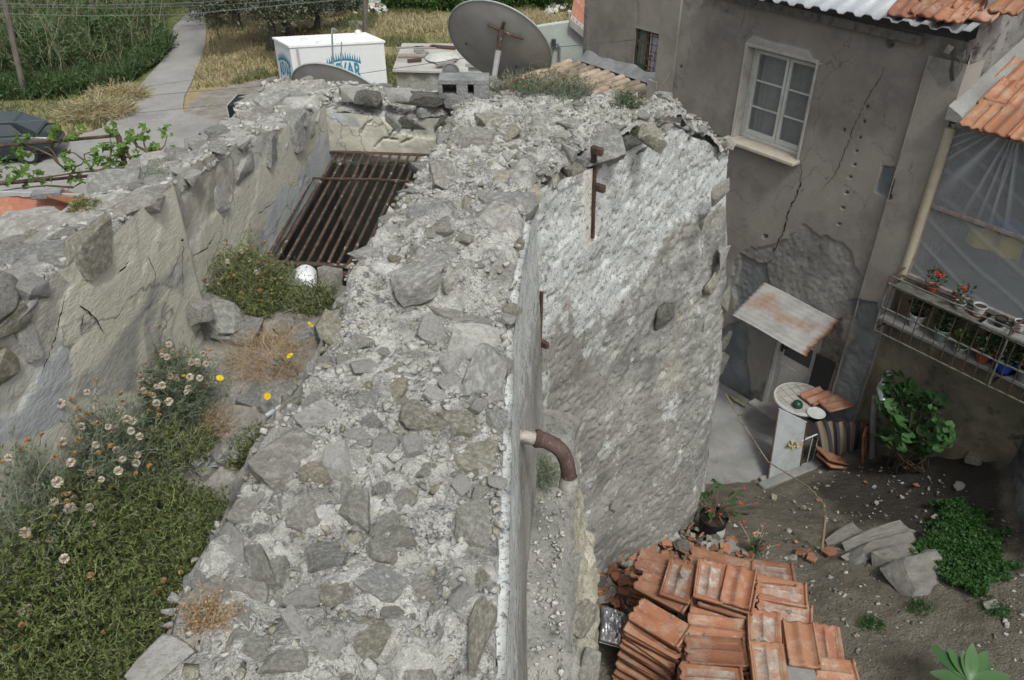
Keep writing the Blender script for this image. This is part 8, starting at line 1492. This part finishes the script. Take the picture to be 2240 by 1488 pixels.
tag(cards_obj('dry_meadow', [ribbons(pth[~g_], .05, True, 510)], M['strawm']), 'straw coloured dry meadow behind the mill', 'grass', kind='stuff'); tag(cards_obj('green_meadow_patches', [ribbons(pth[g_], .05, True, 511)], M['greengrass']), 'greener grass patches in the dry meadow', 'grass', kind='stuff')
# straw heaps by the lane
for k, (px, py, r__, h, lab) in enumerate([(212, 250, 1.0, .42, 'larger heap of cut straw on the lane verge'), (262, 212, .8, .25, 'smaller heap of cut straw nearer the reeds')]):
    c_ = at_z(px, py, ZG); rs = np.random.default_rng(520+k); n = 2600; a_ = rs.uniform(0, 6.3, n); q = np.sqrt(rs.random(n)); P = np.stack([c_[0]+r__*1.4*q*np.cos(a_), c_[1]+r__*q*np.sin(a_), ZG+.05+h*(1-q*q)], -1); d = np.stack([np.cos(a_), np.sin(a_), -.35+rs.normal(size=n)*.3], -1)+rs.normal(size=(n, 3))*.5; tag(cards_obj('straw_heap', [ribbons(zig(P, d, rs.uniform(.2, .6, n), 3, .3, rs), .035, True, 5)], M['strawm']), lab, 'straw')
# trees
M['bark'] = mottle('olive_bark', [(.05, .045, .038), (.09, .082, .07), (.14, .128, .11)], scale=5, bump=.9, bscale=30, stretch=(2, 2, .6))
M['olive_leaf'] = leafm('olive_foliage', [(.045, .062, .036), (.075, .092, .055), (.115, .13, .085), (.16, .17, .12), (.06, .075, .042)], .2)
M['hedge_leaf'] = leafm('hedge_foliage', [(.022, .055, .014), (.04, .09, .022), (.07, .14, .035), (.10, .17, .05)], .3)
def tree(label, px, py, r__, h, seed, mat, leaf=.16, n=9000, trunk=True, name='olive_tree', z0=ZG, lobes=34, cat='tree', trunk_h=.35):
    rs = np.random.default_rng(seed); b_ = at_z(px, py, z0); root = thing(name, label, cat, b_, 'trees and bushes beyond the field'); cs = []
    for k in range(lobes):
        a_ = rs.uniform(0, 6.3); q = np.sqrt(rs.random())*r__; zz = h*(trunk_h+.1+(1-trunk_h-.1)*rs.random()*(1-.45*(q/r__)**2)); cs.append(b_+[q*math.cos(a_), q*math.sin(a_), zz])
    cs = np.array(cs); P = cs[rs.integers(0, lobes, n)]+rs.normal(size=(n, 3))*[r__*.17, r__*.17, r__*.15]; D = rs.normal(size=(n, 3)); cards_obj('crown', [leaf_cards(n, lambda r_, n_: (P, D), leaf, .38, seed)], mat, root)
    if trunk:
        g = G(); f_ = b_+[rs.normal()*.2, 0, h*trunk_h]; g.tube([b_-[0, 0, .15], b_*.5+f_*.5+[.08, 0, 0], f_], [.26*h/4, .19*h/4, .15*h/4], 9); g.build('trunk', M['bark'], root, ang=60)
        for k in range(7): e = cs[rs.integers(lobes)]; g = G(); g.tube([f_-[0, 0, .1], f_*.45+e*.55+[0, 0, .1], e], [.10*h/4, .06*h/4, .02], 6); g.build('limb', M['bark'], root)
    return root
tree('gnarled olive tree with forked trunk left of the cabin', 592, 116, 2.7, 4.6, 601, M['olive_leaf'], .19, 15000); tree('olive tree standing just beyond the forked one', 640, 90, 2.2, 4.2, 602, M['olive_leaf'], .19, 10000); tree('dark olive tree beside the lane end', 520, 62, 2.6, 4.6, 603, M['olive_leaf'], .19, 12000); tree('grey olive tree behind the cabin roof', 690, 62, 1.9, 3.2, 604, M['olive_leaf'], .18, 8000, trunk_h=.25)
tree('olive tree at the far end of the lane', 480, 20, 2.4, 4.2, 605, M['olive_leaf'], .2, 8000)
for k, (px, py, r__, h, lab) in enumerate([(750, 22, 1.6, 1.5, 'brownish shrub right of the olive trees'), (860, 12, 1.8, 2.0, 'green bush left of the far pole gap'), (935, 14, 2.0, 2.2, 'dark green bush in the far hedge centre'), (1000, 16, 1.6, 1.9, 'grey green bush above the big dish rim'), (1075, 14, 1.8, 2.2, 'bright green bush right of the dish rim'), (1150, 12, 1.8, 2.0, 'dense bush in the far hedge'), (1225, 10, 1.8, 2.2, 'bush nearest the house wing'), (1290, 8, 1.8, 2.6, 'bush half hidden by the house wing')]): tree(lab, px, py, r__, h, 620+k, M['hedge_leaf'] if k else M['olive_leaf'], .2, 5000, False, 'hedge_bush', lobes=22, cat='bush', trunk_h=.05)
for k, (px, py, r__, lab) in enumerate([(30, 150, 1.8, 'bushy green shrub low in the reeds on the left'), (120, 160, 1.6, 'rounded shrub in front of the reeds'), (215, 120, 1.8, 'yellowish shrub amid the reeds')]): tree(lab, px, py, r__, 1.6, 640+k, M['reed'], .2, 4500, False, 'reed_shrub', lobes=20, cat='bush', trunk_h=.05)
# white sheeting far back, rubble heap, fence stakes
p = at_z(770, 26, ZG); g = G(); g.box(p+[0, .5, .9], (3.4, .6, 1.9)); tag(g.build('white_tank', plain('pale_blue_panel', (.48, .56, .60), .5, var=.1)), 'pale blue white panel wall beyond the olive trees', 'panel')
hp = thing('stone_heap', 'heap of broken pale stones in the far field', 'rubble', at_z(822, 26, ZG)); 
for k in range(40): c_ = at_z(822, 27, ZG)+[random.gauss(0, .55), random.gauss(0, .4), 0]; s_ = random.uniform(.2, .42); q = math.hypot(c_[0]-hp.location[0], c_[1]-hp.location[1]); stone(hp, c_+[0, 0, max(.05, .55-.6*q)], (s_, s_, s_*.8), random.uniform(0, 6), (random.gauss(0, .4), random.gauss(0, .4)), random.choice(['stone_w', 'stone_y', 'stone_w']))
hp = thing('stone_heap', 'low heap of white stones in weeds beside the house wing', 'rubble', at_z(1235, 30, ZG))
for k in range(46): c_ = at_z(random.uniform(1195, 1285), random.uniform(16, 34), ZG); s_ = random.uniform(.15, .4); stone(hp, c_+[0, 0, .12], (s_, s_, s_*.8), random.uniform(0, 6), (random.gauss(0, .4), random.gauss(0, .4)), 'stone_w')
for k, (px, py, h, lab) in enumerate([(481, 88, 1.6, 'leaning fence stake by the olive tree'), (463, 122, .7, 'left one of two short fence stakes'), (468, 124, .9, 'right one of two short fence stakes')]): b_ = at_z(px, py, ZG); g = G(); g.tube([b_, b_+[-.12 if k == 0 else .03, 0, h]], .05 if k == 0 else .03, 6); tag(g.build('fence_stake', M['pole']), lab, 'stake', 'stakes along the lane')
